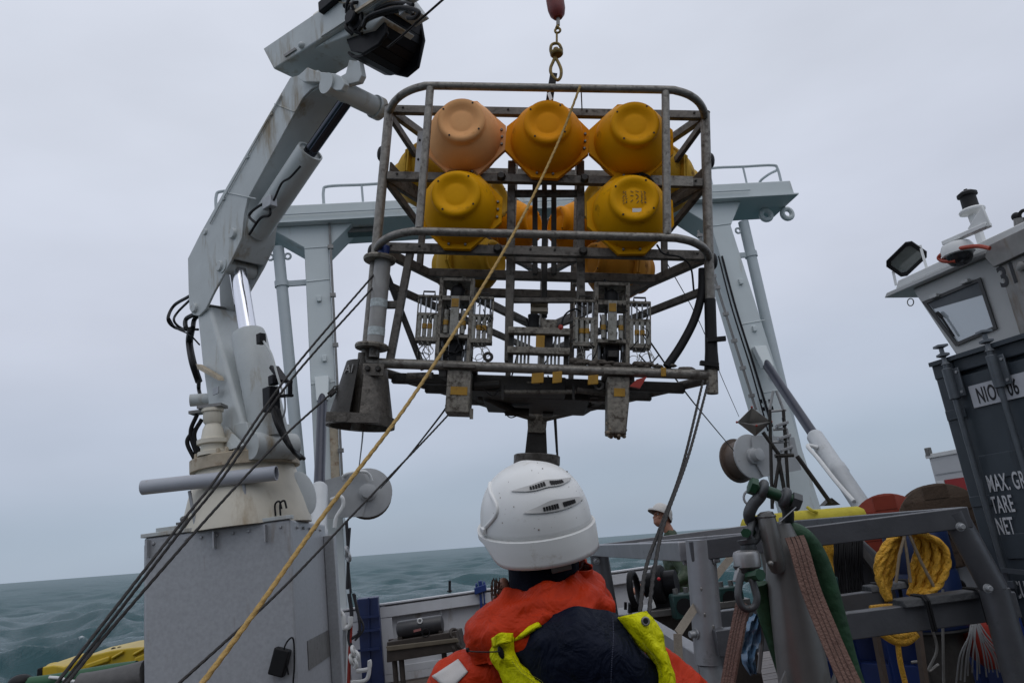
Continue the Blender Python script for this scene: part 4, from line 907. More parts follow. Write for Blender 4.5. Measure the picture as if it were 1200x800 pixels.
# release cylinder on the left post
rc = V(PA.x + 0.055, -0.03, 0)
MB().cyl(up(rc, 0.10), up(rc, 0.66), 0.050, n=22).build('release_cylinder', mat('grey_pvc', (0.30, 0.295, 0.28), 0.4, var=0.2, scale=10, dirt=(0.09, 0.08, 0.06), dirt_amt=0.4, dirt_scale=9, streak=True), lander)
for z in (0.645, 0.095):
    MB().lathe([(0.04, -0.01), (0.095, -0.014), (0.10, 0.0), (0.095, 0.012), (0.055, 0.022)], up(rc, z) - V(0.02, 0, 0), EZ, 18).build('end_flange', m_inst, lander)
MB().cyl(up(rc, 0.67), up(rc, 0.73), 0.036, n=14).build('blue_cap', m_blue, lander); MB().cyl(up(rc, 0.03), up(rc, 0.09), 0.032, n=14).build('release_hook', m_lf2, lander)
for z in (0.335, 0.16): MB().lathe([(0.0515, 0), (0.0515, 0.05)], up(rc, z), EZ, 22, cap=False).build('faded_label', mat('faded_label', (0.45, 0.50, 0.50), 0.5, var=0.35, scale=60), lander)
lbar(V(PA.x + 0.14, 0.02, 0.02), V(PA.x + 0.21, 0.02, 0.72), 0.045, 0.045, 'stay'); lbar(V(PA.x + 0.04, 0.02, 0.37), V(PA.x + 0.17, 0.02, 0.375), 0.03, 0.045, 'stay')
lbar(V(PA.x + 0.05, 0.05, 0.62), V(PA.x + 0.33, 0.12, 0.0), 0.03, 0.035, 'stay', m_lfd)
# right foot: stub pipe, black wrapping, bent black hose
MB().lathe([(0.022, -0.11), (0.034, -0.11), (0.034, 0.03), (0.02, 0.03)], up(PB, 0) + V(0.0, 0, 0), EZ, 16).build('foot_pipe', m_inst, lander)
MB().tube([up(PB, 0.03), up(PB, 0.14), up(PB, 0.25), up(PB, 0.46)], 0.0345, 14, radii=[0.044, 0.037, 0.035, 0.034]).build('tape_wrapping', m_blk, lander)
for z, s_ in ((0.20, 1), (0.05, -1)): MB().bar(up(PB, z) + V(-0.03 * s_, -0.03, 0), up(PB, z + 0.02) + V(0.075 * s_, -0.045, -0.01), 0.03, 0.025).build('tape_end', m_blk, lander)
MB().tube(bez([V(0.985, 0.02, 0.66), V(0.975, 0.02, 0.50), V(0.93, 0.02, 0.34), V(0.85, 0.01, 0.18), V(0.76, 0.0, 0.04)]), 0.026, 10).build('bent_hose', m_blk, lander)
MB().tube(bez([V(0.70, -0.05, 0.78), V(0.74, -0.06, 0.72), V(0.84, -0.06, 0.70), V(0.90, -0.05, 0.64), V(0.92, -0.03, 0.50)]), 0.006, 6).build('thin_cable', m_blk, lander)
lbar(V(0.72, -0.036, 0.0), V(0.75, -0.036, 0.0), 0.01, 0.055, 'yellow_band', m_ytag)
MB().tube(bez([V(0.5, -0.06, 1.19), V(0.56, -0.07, 1.235), V(0.64, -0.08, 1.22), V(0.70, -0.06, 1.16)]), 0.008, 6).build('thin_cable', m_blk, lander)
MB().obox(V(0.675, -0.1, 1.11), V(0.018, 0, 0), V(0, 0.02, 0), V(0.01, 0, 0.035)).build('red_tag', m_red, lander, bevel=0.005)
# back foot: square post with iron disc
lf_ = lp(629, 470, 1.7); fz = -0.33
MB().prism([V(-0.085, 1.66, 0.10), V(0.095, 1.66, 0.10), V(0.075, 1.66, -0.14), V(-0.065, 1.66, -0.14)], V(0, 0.05, 0)).build('foot_shoe', m_inst, lander, bevel=0.005)
MB().lathe([(0.085, 0.08), (0.125, fz + 0.02)], V(0.005, 1.76, 0), EZ, 4, ref=V(1, 1, 0)).build('foot_post', m_lfd, lander)
MB().lathe([(0.175, fz - 0.06), (0.185, fz - 0.05), (0.185, fz + 0.015), (0.175, fz + 0.022)], V(0.012, 1.76, 0), EZ, 32).build('foot_disc', m_lf, lander)
MB().cyl(V(0.15, 1.7, 0.0), V(0.175, 1.7, fz), 0.009, n=6).build('foot_rod', m_lfd, lander)
MB().lathe([(0.03, fz - 0.10), (0.03, fz - 0.05)], V(0.16, 1.70, 0), EZ, 8).build('foot_bolt', m_lf, lander)
# ---- two sampler towers at the front with racks of syringes and a core box below
def sampler(xc, xtilt, ybox, zbox, tilt):
    y = 0.05
    w = 0.095
    for sx in (-1, 1):
        MB().prism([V(xc + sx * w - 0.012, y, 0.02), V(xc + sx * w + 0.012, y, 0.02), V(xc + sx * w + 0.012, y, 0.57), V(xc + sx * w - 0.012, y, 0.57)], V(0, 0.05, 0)).build('tower_upright', m_inst, lander, bevel=0.003)
        MB().prism([V(xc + sx * w - 0.010, y + 0.17, 0.02), V(xc + sx * w + 0.010, y + 0.17, 0.02), V(xc + sx * w + 0.010, y + 0.17, 0.57), V(xc + sx * w - 0.010, y + 0.17, 0.57)], V(0, 0.03, 0)).build('tower_upright', m_inst, lander, bevel=0.003)
    for z, h in ((0.56, 0.02), (0.44, 0.03), (0.20, 0.025)): MB().obox(V(xc, y + 0.09, z), V(w, 0, 0), V(0, 0.09, 0), V(0, 0, h / 2)).build('tower_shelf', m_inst, lander, bevel=0.003)
    MB().lathe([(0.035, 0.45), (0.045, 0.46), (0.045, 0.51), (0.03, 0.53), (0.015, 0.54)], V(xc, y + 0.06, 0), EZ, 14).build('tower_motor', m_blk, lander)
    hd = MB().obox(V(xc, y - 0.012, 0.32), V(0.026, 0, 0), V(0, 0.015, 0), V(0, 0, 0.125)).build('carriage', m_syr, lander, bevel=0.004)
    MB().obox(V(xc, y - 0.029, 0.40), V(0.022, 0, 0), V(0, 0.002, 0), V(0, 0, 0.026)).build('number_tag', m_ytag, hd)
    for sx in (-1, 1):
        MB().cyl(V(xc + sx * 0.052, y, 0.215), V(xc + sx * 0.052, y, 0.36), 0.014, n=10).build('syringe', m_syr, lander)
        MB().cyl(V(xc + sx * 0.052, y - 0.002, 0.265), V(xc + sx * 0.052, y - 0.002, 0.295), 0.0165, n=10).build('yellow_ring', m_ytag, lander)
        MB().cyl(V(xc + sx * 0.03, y + 0.1, 0.03), V(xc + sx * 0.03, y + 0.1, 0.44), 0.009, n=8).build('guide_rod', m_galv, lander)
        MB().cyl(V(xc + sx * 0.07, y + 0.06, 0.03), V(xc + sx * 0.07, y + 0.06, 0.20), 0.007, n=8).build('guide_rod', m_galv, lander)
    MB().obox(V(xc + 0.01, y + 0.10, 0.11), V(0.04, 0, 0), V(0, 0.05, 0), V(0, 0, 0.085)).build('drive_unit', m_blk, lander, bevel=0.008)
    # racks either side: four syringes between two plates
    for sx in (-1, 1):
        x0 = xc + sx * 0.165
        for z, hh in ((0.445, 0.008), (0.33, 0.010), (0.175, 0.014)):
            MB().obox(V(x0, y + 0.03, z), V(0.066, 0, 0), V(0, 0.035, 0), V(0, 0, hh)).build('rack_plate', m_inst, lander, bevel=0.002)
        for k in range(4):
            xk = x0 - 0.048 + 0.032 * k
            MB().cyl(V(xk, y + 0.005, 0.18), V(xk, y + 0.005, 0.325), 0.013, n=10).build('syringe', m_syr, lander)
            MB().cyl(V(xk, y + 0.005, 0.33), V(xk, y + 0.005, 0.44), 0.005, n=6).build('plunger', m_galv, lander)
            if k in (1, 2): MB().cyl(V(xk, y + 0.003, 0.24), V(xk, y + 0.003, 0.27), 0.0155, n=10).build('yellow_ring', m_ytag, lander)
        for e in (-1, 1): MB().bar(V(x0 + e * 0.064, y + 0.005, 0.17), V(x0 + e * 0.064, y + 0.005, 0.45), 0.008, 0.008).build('rack_rod', m_inst, lander)
        MB().tube([V(x0 - 0.035, y, 0.452), V(x0 - 0.035, y, 0.475), V(x0 + 0.035, y, 0.475), V(x0 + 0.035, y, 0.452)], 0.006, 6).build('rack_handle', m_lfd, lander)
        MB().tube([V(x0 - 0.04, y, 0.165), V(x0 - 0.04, y, 0.14), V(x0 + 0.03, y, 0.14), V(x0 + 0.03, y, 0.165)], 0.007, 6).build('rack_handle', m_lfd, lander)
        rg = random.Random(int((xc + 2) * 100) + sx)
        for k in range(3):                                      # loose sample tubing in coils
            cx, cz, r_ = x0 + rg.uniform(-0.05, 0.05), 0.09 + rg.uniform(-0.03, 0.02), rg.uniform(0.022, 0.038)
            pts = [V(cx + rg.uniform(-0.02, 0.02), y, 0.16)] + [V(cx + r_ * math.cos(a * 0.7), y - 0.01 + 0.004 * a, cz + r_ * math.sin(a * 0.7)) for a in range(11)]
            MB().tube(bez(pts, 4), 0.0022, 5).build('sample_tubing', m_syr, lander)
    return y
sampler(-0.505, 0, 0, 0, 0); sampler(0.445, 0, 0, 0, 0)
for k_, (q0, q1, pts_) in enumerate((((523, 432), (551, 484), 0), ((712, 440), (738, 508), 1))):
    c = (lp(*q0, -0.02) + lp(*q1, -0.02)) / 2; w_ = lp(q1[0], q0[1], -0.02).x - lp(*q0, -0.02).x; h_ = lp(*q0, -0.02).z - lp(*q1, -0.02).z
    cb = MB().lathe([(0.0, 0)], (0, 0, 0), EZ, 3, cap=False)
    z1, z0_ = c.z + h_ / 2, c.z - h_ / 2
    hw = w_ / 2
    b_ = MB()
    if k_ == 0: b_.obox(V(c.x, 0.06, (z0_ + z1) / 2), V(hw, 0, 0), V(0, 0.08, 0), V(0, 0, (z1 - z0_) / 2))
    else: b_.prism([V(c.x - hw, -0.02, z1), V(c.x + hw, -0.02, z1), V(c.x + hw * 0.95, -0.02, z1 - 0.16), V(c.x + hw * 0.7, -0.02, z0_), V(c.x - hw, -0.02, z0_), V(c.x - hw, -0.02, z1 - 0.1)], V(0, 0.16, 0))
    bo = b_.build('core_box', m_inst, lander, bevel=0.008)
    MB().obox(V(c.x, 0.05, z1 + 0.014), V(hw + 0.025, 0, 0), V(0, 0.10, 0), V(0, 0, 0.012)).build('box_flange', m_lf, bo, bevel=0.004)
    MB().obox(V(c.x + 0.005, -0.0225, c.z + (0.0 if k_ == 0 else 0.07)), V(hw * (0.7 if k_ == 0 else 0.5), 0, 0), V(0, 0.002, 0), V(0, 0, 0.024)).build('orange_tag', m_ytag, bo)
    if k_: 
        mud = MB(); rm_ = random.Random(4)
        for i in range(40): mud.ell(V(c.x - hw * 0.15 + rm_.uniform(-0.055, 0.05), -0.02 + rm_.uniform(0, 0.12), z0_ + rm_.uniform(-0.012, 0.075)), 0.013, 0.012, 0.012, 6, 4)
        o_ = mud.build('mud_plug', mat('pale_mud', (0.22, 0.17, 0.12), 0.7, var=0.5, scale=60), bo, smooth=180); o_['kind'] = 'stuff'
    else: MB().bar(V(c.x + hw + 0.012, 0.0, z0_ + 0.03), V(c.x + hw + 0.014, 0.0, z0_ - 0.03), 0.012, 0.02).build('corner_strip', m_inst, bo)
# ---- central electronics rack
y = 0.02
zr = [lp(640, 389, y).z, lp(640, 412, y).z]
x0, x1 = lp(595, 400, y).x, lp(668, 400, y).x
for z in zr: MB().obox(V((x0 + x1) / 2, y, z), V((x1 - x0) / 2, 0, 0), V(0, 0.03, 0), V(0, 0, 0.020)).build('rack_rail', m_inst, lander, bevel=0.004)
for x in (x0 + 0.02, x1 - 0.02): MB().bar(V(x, y + 0.04, zr[0]), V(x, y + 0.04, 0.02), 0.035, 0.03).build('rack_side', m_lfd, lander)
for x in [x0 + 0.06 + 0.022 * i for i in range(4)] + [x1 - 0.13 + 0.022 * i for i in range(4)]:
    MB().cyl(V(x, y + 0.02, zr[0] - 0.015), V(x, y + 0.02, 0.03), 0.007, n=8).build('bottle', m_syr, lander)
MB().obox(lp(633, 402, 0.0), V(0.026, 0, 0), V(0, 0.004, 0), V(0, 0, 0.048)).build('number_tag', m_ytag, lander, bevel=0.002)
for xy, hw, hh in (((630, 443), 0.035, 0.03), ((653, 442), 0.028, 0.034), ((695, 445), 0.030, 0.028)):
    MB().obox(lp(*xy, -0.03), V(hw, 0, 0.004), V(0, 0.006, 0), V(0, 0, hh)).build('number_tag', m_ytag, lander, bevel=0.003)
MB().lathe([(0.03, 0), (0.033, 0.02), (0.033, 0.07), (0.036, 0.075), (0.036, 0.09)], lp(625, 386, 0.06), EZ, 16).build('sensor_can', m_blk, lander)
MB().obox(lp(643, 381, 0.1), V(0.05, 0, 0), V(0, 0.03, 0), V(0, 0, 0.03)).build('logger_box', m_inst, lander, bevel=0.005)
MB().obox(lp(638, 400, 0.08), V(0.05, 0, 0), V(0, 0.05, 0), V(0, 0, 0.06)).build('logger_box', m_lfd, lander, bevel=0.005)
MB().ell(lp(657, 384, 0.0), 0.017, 0.017, 0.02).build('red_plug', m_red, lander)
MB().tube(bez([lp(657, 384, 0.0), lp(662, 369, 0.02), lp(674, 362, 0.05), lp(684, 368, 0.06)]), 0.006, 6).build('thin_cable', m_blk, lander)
for xy in ((572, 418), (702, 452)): MB().torus(lp(*xy, 0.0), (0, 1, 0), 0.022, 0.010, 14, 7).build('shackle_ring', m_lfd, lander)
rw = random.Random(21)
for k in range(12):
    a = V(rw.uniform(-0.7, 0.7), rw.uniform(0.05, 0.5), rw.uniform(-0.02, 0.3)); b = a + V(rw.uniform(-0.25, 0.25), rw.uniform(-0.1, 0.1), rw.uniform(-0.25, 0.1)); b.z = max(b.z, -0.08)
    MB().tube(bez([a, (a + b) / 2 - V(0, 0, 0.06), b]), 0.005, 5).build('thin_cable', m_blk, lander)
MB().prism([V(0.58, -0.04, -0.05), V(0.64, -0.04, -0.03), V(0.60, -0.04, -0.10), V(0.54, -0.04, -0.09)], V(0, 0.03, 0)).build('red_tag', m_red, lander)

# ---- hook block, swivel, hook and webbing strop: the hoist gear
hk = thing('hook_block', at(654, 20, 4.16), 'dark red hook block with bronze swivel and hook above the lander', 'crane hook')
def hp_(x, y): return at(x, y, 4.16)
blk = MB().lathe([(0.0, 0.0), (0.03, 0.006), (0.048, 0.03), (0.057, 0.07), (0.058, 0.12), (0.058, 0.26), (0.05, 0.30), (0.02, 0.31)], hp_(654, 22), EZ, 20).build('weight', mat('hook_red', (0.15, 0.018, 0.014), 0.45, var=0.3, scale=25, dirt=(0.03, 0.02, 0.018), dirt_amt=0.45, dirt_scale=20), hk)
m_brz = mat('bronze_yellow_steel', (0.17, 0.115, 0.03), 0.42, 0.5, var=0.4, scale=40, dirt=(0.03, 0.025, 0.02), dirt_amt=0.55, dirt_scale=35)
MB().cyl(hp_(654, 30), hp_(654, 20), 0.012, n=10).build('shank', m_stl, hk)
c = hp_(653.5, 36); MB().torus(c, (0.2, 1, 0), 0.017, 0.008, 16, 8).cyl(c + EZ * 0.02, hp_(654, 28), 0.014, 0.008, n=10).build('eye', m_brz, hk)
MB().cyl(hp_(652.5, 51), hp_(652.5, 40), 0.007, n=8).build('link', m_brz, hk)
q = hp_(651.5, 58)
MB().tube(bez([q + V(-0.032, 0, -0.03), q + V(-0.034, 0, 0.0), q + V(-0.024, 0, 0.034), q + V(0.0, 0, 0.044), q + V(0.024, 0, 0.034), q + V(0.034, 0, 0), q + V(0.032, 0, -0.03)], 5), 0.010, 8).build('swivel_bow', m_brz, hk)
MB().lathe([(0.036, -0.045), (0.042, -0.038), (0.042, -0.022), (0.02, -0.012), (0.016, 0.008)], q, EZ, 14).build('swivel_body', m_brz, hk)
q2 = hp_(652, 80)
MB().tube(bez([hp_(650.5, 67), hp_(648, 73), hp_(645.5, 79), hp_(645.5, 85), hp_(649, 91), hp_(653.5, 94), hp_(657, 90), hp_(657.5, 82), hp_(654.5, 74), hp_(651, 68)], 5), 0.0105, 8, radii=None).build('hook', m_brz, hk)
strop = thing('lifting_strop', at(648, 100, 4.16), 'black webbing strop from the bronze hook down into the lander', 'strop')
s0, s1, s2 = hp_(649, 86), hp_(646, 104), lw(V(0.02, 0.55, 1.70))
MB().bar(s0, s1, 0.045, 0.010, up=V(0, -1, 0)).build('webbing', m_blk, strop); MB().bar(s1 + V(0, 0, 0.004), lw(lp(643, 126, -0.10)), 0.045, 0.010, up=V(0, -1, 0)).build('webbing', m_blk, strop)
MB().obox(lw(lp(644.5, 113, -0.16)), V(0.010, 0, 0.004), V(0, 0.003, 0), V(-0.004, 0, 0.026)).build('webbing_label', m_wht, strop)
cable = MB().cyl(hp_(654, -25), tip + EZ * 0.05, 0.011, n=8).build('load_wire', m_blk, hk)

# dense small hardware inside the sampler towers and under the floor
rk2 = random.Random(77)
for xc in (-0.505, 0.445):
    for k in range(26):
        a = V(xc + rk2.uniform(-0.085, 0.085), 0.06 + rk2.uniform(0.0, 0.16), rk2.uniform(0.03, 0.52)); kind = rk2.random()
        if kind < 0.4: MB().cyl(a, a + V(rk2.uniform(-0.02, 0.02), 0, rk2.uniform(0.04, 0.14)), rk2.uniform(0.006, 0.016), n=8).build('valve', rk2.choice((m_lfd, m_inst, m_blk)), lander)
        elif kind < 0.7: MB().obox(a, V(rk2.uniform(0.012, 0.035), 0, 0), V(0, 0.02, 0), V(0, 0, rk2.uniform(0.01, 0.03))).build('bracket', rk2.choice((m_lfd, m_inst)), lander, bevel=0.002)
        else: b = a + V(rk2.uniform(-0.08, 0.08), rk2.uniform(-0.06, 0.0), rk2.uniform(-0.15, 0.05)); MB().tube(bez([a, (a + b) / 2 + V(0, -0.03, -0.03), b]), 0.004, 5).build('thin_cable', m_blk, lander)
    for sx in (-1, 1):
        for k in range(5):
            x0 = xc + sx * 0.165; a = V(x0 + rk2.uniform(-0.06, 0.06), 0.03, rk2.uniform(0.10, 0.46)); b = a + V(rk2.uniform(-0.05, 0.05), -0.015, rk2.uniform(-0.12, -0.02)); MB().tube(bez([a, (a + b) / 2 + V(0.02 * sx, -0.02, 0), b]), 0.0032, 5).build('thin_cable', m_blk, lander)
for k in range(30):
    t = rk2.uniform(0.03, 0.6); x = rk2.uniform(-0.75, 0.75) * (1 - t); a = V(x, t * 1.5, rk2.uniform(-0.10, -0.03)); kind = rk2.random()
    if kind < 0.5: MB().cyl(a - V(rk2.uniform(0.04, 0.14), 0, 0), a + V(rk2.uniform(0.04, 0.14), rk2.uniform(-0.05, 0.05), rk2.uniform(-0.01, 0.01)), rk2.uniform(0.012, 0.028), n=10).build('pressure_tube', rk2.choice((m_lfd, m_lf, m_inst)), lander)
    else: MB().obox(a, V(rk2.uniform(0.03, 0.09), 0, 0), V(0, rk2.uniform(0.03, 0.06), 0), V(0, 0, rk2.uniform(0.015, 0.035))).build('floor_plate', rk2.choice((m_lfd, m_lf)), lander, bevel=0.004)

# ------------------------------------------------------------------ shipping container, door end towards us, at the right
m_cont = mat('container_slate_paint', (0.050, 0.064, 0.078), 0.45, var=0.16, scale=4, dirt=(0.022, 0.026, 0.03), dirt_amt=0.4, dirt_scale=3, streak=True, bump=0.05)
m_rod = mat('locking_rod_grey', (0.10, 0.115, 0.13), 0.4, 0.3, var=0.2, scale=15, dirt=(0.05, 0.05, 0.05), dirt_amt=0.35, dirt_scale=20)
m_lett = mat('white_lettering', (0.62, 0.64, 0.66), 0.55, var=0.15, scale=40, dirt=(0.14, 0.15, 0.16), dirt_amt=0.5, dirt_scale=45)
m_ltb = mat('black_lettering', (0.015, 0.015, 0.018), 0.5)
KN = V(-0.93, -0.36, 0).normalized(); KU = V(0.36, -0.93, 0).normalized()
K0 = at(1092, 428, 5.4)
def kp(x, y, off=0.0): return cut(x, y, K0 + KN * off, KN)
KH = K0.z
cont = thing('shipping_container', (K0.x, K0.y, 0), 'dark slate shipping container with locking rods and white lettering at the right edge', 'container')
def kk(u, z, off=0.0): return V(K0.x, K0.y, 0) + KU * u + KN * off + EZ * z
KW, KD = 2.44, 2.99
MB().prism([kk(0.03, 0.15, -0.06), kk(KW - 0.03, 0.15, -0.06), kk(KW - 0.03, 0.15, -KD), kk(0.03, 0.15, -KD)], EZ * (KH - 0.20)).build('body', m_cont, cont)
for u in (0.0, KW - 0.09): MB().prism([kk(u, 0.0, 0), kk(u + 0.09, 0.0, 0), kk(u + 0.09, 0.0, -0.16), kk(u, 0.0, -0.16)], EZ * (KH - 0.1)).build('corner_post', m_cont, cont, bevel=0.01)
for u in (-0.004, KW - 0.16):
    for z in (0.0, KH - 0.115): MB().prism([kk(u, z, 0.006), kk(u + 0.165, z, 0.006), kk(u + 0.165, z, -0.17), kk(u, z, -0.17)], EZ * 0.118).build('corner_casting', m_cont, cont, bevel=0.012)
MB().prism([kk(0.166, KH - 0.10, -0.005), kk(KW - 0.166, KH - 0.10, -0.005), kk(KW - 0.166, KH - 0.10, -0.12), kk(0.166, KH - 0.10, -0.12)], EZ * 0.09).build('top_rail', m_cont, cont, bevel=0.008)
MB().prism([kk(0.0, KH - 0.012, 0.03), kk(KW, KH - 0.012, 0.03), kk(KW, KH - 0.012, -0.1), kk(0, KH - 0.012, -0.1)], EZ * 0.03).build('roof_lip', m_cont, cont)
for d0 in (0.095, 1.235):                                        # two doors, each with shallow swaged panels
    dr_ = MB().prism([kk(d0, 0.14, -0.01), kk(d0 + 1.11, 0.14, -0.01), kk(d0 + 1.11, 0.14, -0.055), kk(d0, 0.14, -0.055)], EZ * (KH - 0.27)).build('door', m_cont, cont, bevel=0.006)
    for a0_, a1_, b0_, b1_ in ((d0 - 0.004, 0.13, d0 + 0.012, KH - 0.12), (d0 + 1.098, 0.13, d0 + 1.114, KH - 0.12)): MB().prism([kk(a0_, a1_, -0.006), kk(b0_, a1_, -0.006), kk(b0_, b1_, -0.006), kk(a0_, b1_, -0.006)], KN * 0.012).build('gasket', m_blk, dr_)
    for zh in (0.35, 0.95, 1.55, 2.15): MB().prism([kk(d0 - 0.085 if d0 < 1 else d0 + 1.10, zh, 0.002), kk(d0 + 0.07 if d0 < 1 else d0 + 1.22, zh, 0.002), kk(d0 + 0.07 if d0 < 1 else d0 + 1.22, zh + 0.07, 0.002), kk(d0 - 0.085 if d0 < 1 else d0 + 1.10, zh + 0.07, 0.002)], KN * 0.010).build('hinge', m_cont, dr_, bevel=0.003)
    for z, h_ in ((1.72, 0.16), (1.20, 0.16), (0.68, 0.16)):
        MB().prism([kk(d0 + 0.06, z, -0.009), kk(d0 + 1.05, z, -0.009), kk(d0 + 1.05, z + 0.04, 0.012), kk(d0 + 1.05, z + h_ - 0.04, 0.012), kk(d0 + 1.05, z + h_, -0.009), kk(d0 + 0.06, z + h_, -0.009), kk(d0 + 0.06, z + h_ - 0.04, 0.012), kk(d0 + 0.06, z + 0.04, 0.012)][0:2] + [kk(d0 + 1.05, z + h_, -0.009), kk(d0 + 0.06, z + h_, -0.009)], KN * 0.012).build('swage', m_cont, dr_, bevel=0.005)
def ku(x, y): return (kp(x, y) - kk(0, 0)).dot(KU)
rods = [ku(1126, 470), ku(1183, 470)]
rods += [rods[0] + 1.12, rods[1] + 1.12]
for i, u in enumerate(rods):
    rd = MB().cyl(kk(u, 0.05, 0.045), kk(u, KH - 0.02, 0.045), 0.019, n=14).build('locking_rod', m_rod, cont)
    MB().prism([kk(u - 0.035, KH - 0.27, 0.02), kk(u + 0.075, KH - 0.27, 0.02), kk(u + 0.075, KH - 0.27, 0.035), kk(u - 0.035, KH - 0.27, 0.035)], EZ * 0.20).cyl(kk(u, KH - 0.28, 0.045), kk(u, KH - 0.06, 0.045), 0.034, n=14).build('rod_bracket', m_rod, rd, bevel=0.005)
    for z in (KH - 0.24, KH - 0.10): MB().lathe([(0.010, 0), (0.010, 0.008)], kk(u + 0.058, z, 0.035), KN, 8).build('rivet', m_galv, rd)
    MB().lathe([(0.03, 0.0), (0.016, 0.02), (0.016, 0.05), (0.045, 0.06), (0.045, 0.075), (0.016, 0.085), (0.016, 0.115), (0.052, 0.125), (0.05, 0.14)], kk(u, KH - 0.03, 0.045), EZ, 4).build('cam_end', m_rod, rd)
    MB().prism([kk(u - 0.03, 1.02, 0.03), kk(u + 0.05, 1.02, 0.03), kk(u + 0.05, 1.02, 0.06), kk(u - 0.03, 1.02, 0.06)], EZ * 0.05).build('rod_guide', m_rod, rd, bevel=0.004)
    hd_ = MB().bar(kk(u, 1.14, 0.07), kk(u + 0.40, 1.10, 0.075), 0.012, 0.03).build('handle', m_rod, rd)
pA, pB = kp(1138, 452), kp(1138, 477)
u0 = ku(1138, 463); zA = kp(1138, 452).z; zB = kp(1142, 478).z
pl = MB().prism([kk(u0, zB, 0.002), kk(u0 + 1.0, zB, 0.002), kk(u0 + 1.0, zA, 0.002), kk(u0, zA, 0.002)], KN * 0.004).build('number_plate', mat('plate_white', (0.50, 0.52, 0.56), 0.5, var=0.1, scale=10), cont)
def ktext(body, size, u, z, m, off, par, sx=0.72, name='lettering', left=True):
    cu = bpy.data.curves.new('t', 'FONT'); cu.body = body; cu.size = size; cu.extrude = 0.0012; cu.offset = size * 0.012; cu.space_character = 1.08
    o = bpy.data.objects.new('t', cu); COL.objects.link(o); bpy.context.view_layer.update()
    me = bpy.data.meshes.new_from_object(o.evaluated_get(bpy.context.evaluated_depsgraph_get())); bpy.data.objects.remove(o); me.materials.clear(); me.materials.append(m)
    p = kk(u, z, off); X, Y, Z = KU * sx, EZ, KN
    M_ = Matrix(((X.x, Y.x, Z.x, p.x), (X.y, Y.y, Z.y, p.y), (X.z, Y.z, Z.z, p.z), (0, 0, 0, 1)))
    me.transform(M_); me.transform(FRAMES[cont.name])
    ob = bpy.data.objects.new(name, me); COL.objects.link(ob); ob.parent = par; return ob
hN = zA - zB
ktext('NIOU 06', hN * 0.98, u0 + 0.045, zB + hN * 0.16, m_ltb, 0.0075, pl, 0.50)
for body, (x, y), hpx in (('MAX. GR.', (1160, 576), 20), ('TARE', (1165, 601), 20), ('NET', (1171, 626), 20), ('CU.', (1191, 700), 20)):
    p = kp(x, y); sz = (kp(x, y - hpx).z - p.z) * 1.42
    ktext(body, sz, (p - kk(0, 0)).dot(KU), p.z, m_lett, 0.004, cont, 0.41)

# ------------------------------------------------------------------ winch cab standing behind the container
m_cab = mat('cab_grey_paint', (0.45, 0.46, 0.455), 0.45, var=0.07, scale=3, dirt=(0.22, 0.17, 0.11), dirt_amt=0.3, dirt_scale=4, streak=True)
C0 = at(1060, 352, 9.0)
def cb(x, y, off=0.0): return cut(x, y, C0 + KN * off, KN)
CZ = cb(1100, 322).z
cab = thing('winch_cab', cb(1130, 400) * 1.0 - EZ * cb(1130, 400).z, 'pale grey winch control cab with one slanted side window above the container', 'cab')
wl_ = [cb(1071, 349), cb(1121, 418), cb(1235, 372), cb(1235, 262)]
zb_ = cb(1121, 418).z
wl_[2] = V(wl_[2].x, wl_[2].y, zb_); wl_[2] = wl_[1] + KU * 1.9; wl_[3] = wl_[0] + KU * 1.75
for q_ in (wl_[0], wl_[3]): q_.z = CZ - 0.03
MB().prism(wl_, -KN * 1.3).build('cab_wall', m_cab, cab, bevel=0.03, seg=3)
MB().prism([V(wl_[1].x, wl_[1].y, 0), V(wl_[2].x, wl_[2].y, 0), wl_[2] - EZ * 0.002, wl_[1] - EZ * 0.002], -KN * 1.3).build('cab_plinth', m_cab, cab)
r0 = cb(1037, 352, 0.12); r0.z = CZ - 0.03
rf = MB().prism([r0, r0 + KU * 2.3, r0 + KU * 2.3 + EZ * 0.05, r0 + KU * 0.05 + EZ * 0.05], -KN * 1.6).build('cab_roof', m_cab, cab, bevel=0.008)
MB().prism([r0 + KU * 0.18 + EZ * 0.052 - KN * 0.02, r0 + KU * 2.2 + EZ * 0.052 - KN * 0.02, r0 + KU * 2.2 + EZ * 0.16 - KN * 0.02, r0 + KU * 0.24 + EZ * 0.14 - KN * 0.02], -KN * 1.4).build('roof_coaming', m_wht, rf, bevel=0.01)
MB().torus(cb(1067, 354, 0.06), KN, 0.045, 0.007, 14, 6).build('roof_ring', m_stl, rf)
wp = [(1086, 355), (1148, 329), (1166, 383), (1122, 402)]
def grow(pts, k):
    cx = sum(p[0] for p in pts) / len(pts); cy = sum(p[1] for p in pts) / len(pts); return [(cx + (x - cx) * k, cy + (y - cy) * k) for x, y in pts]
wi = MB()
o_ = [cb(x, y, 0.012) for x, y in grow(wp, 1.10)]; i_ = [cb(x, y, 0.012) for x, y in grow(wp, 0.97)]
wi.add(o_ + i_ + [p + KN * 0.02 for p in o_] + [p + KN * 0.02 for p in i_], [(8 + k, 8 + (k + 1) % 4, 12 + (k + 1) % 4, 12 + k) for k in range(4)] + [(k, (k + 1) % 4, 8 + (k + 1) % 4, 8 + k) for k in range(4)] + [(4 + (k + 1) % 4, 4 + k, 12 + k, 12 + (k + 1) % 4) for k in range(4)])
win = wi.build('window', mat('window_rubber', (0.05, 0.05, 0.05), 0.5), cab, smooth=0)
gm_ = bpy.data.materials.new('window_glass_painted_sky'); gm_.use_nodes = True
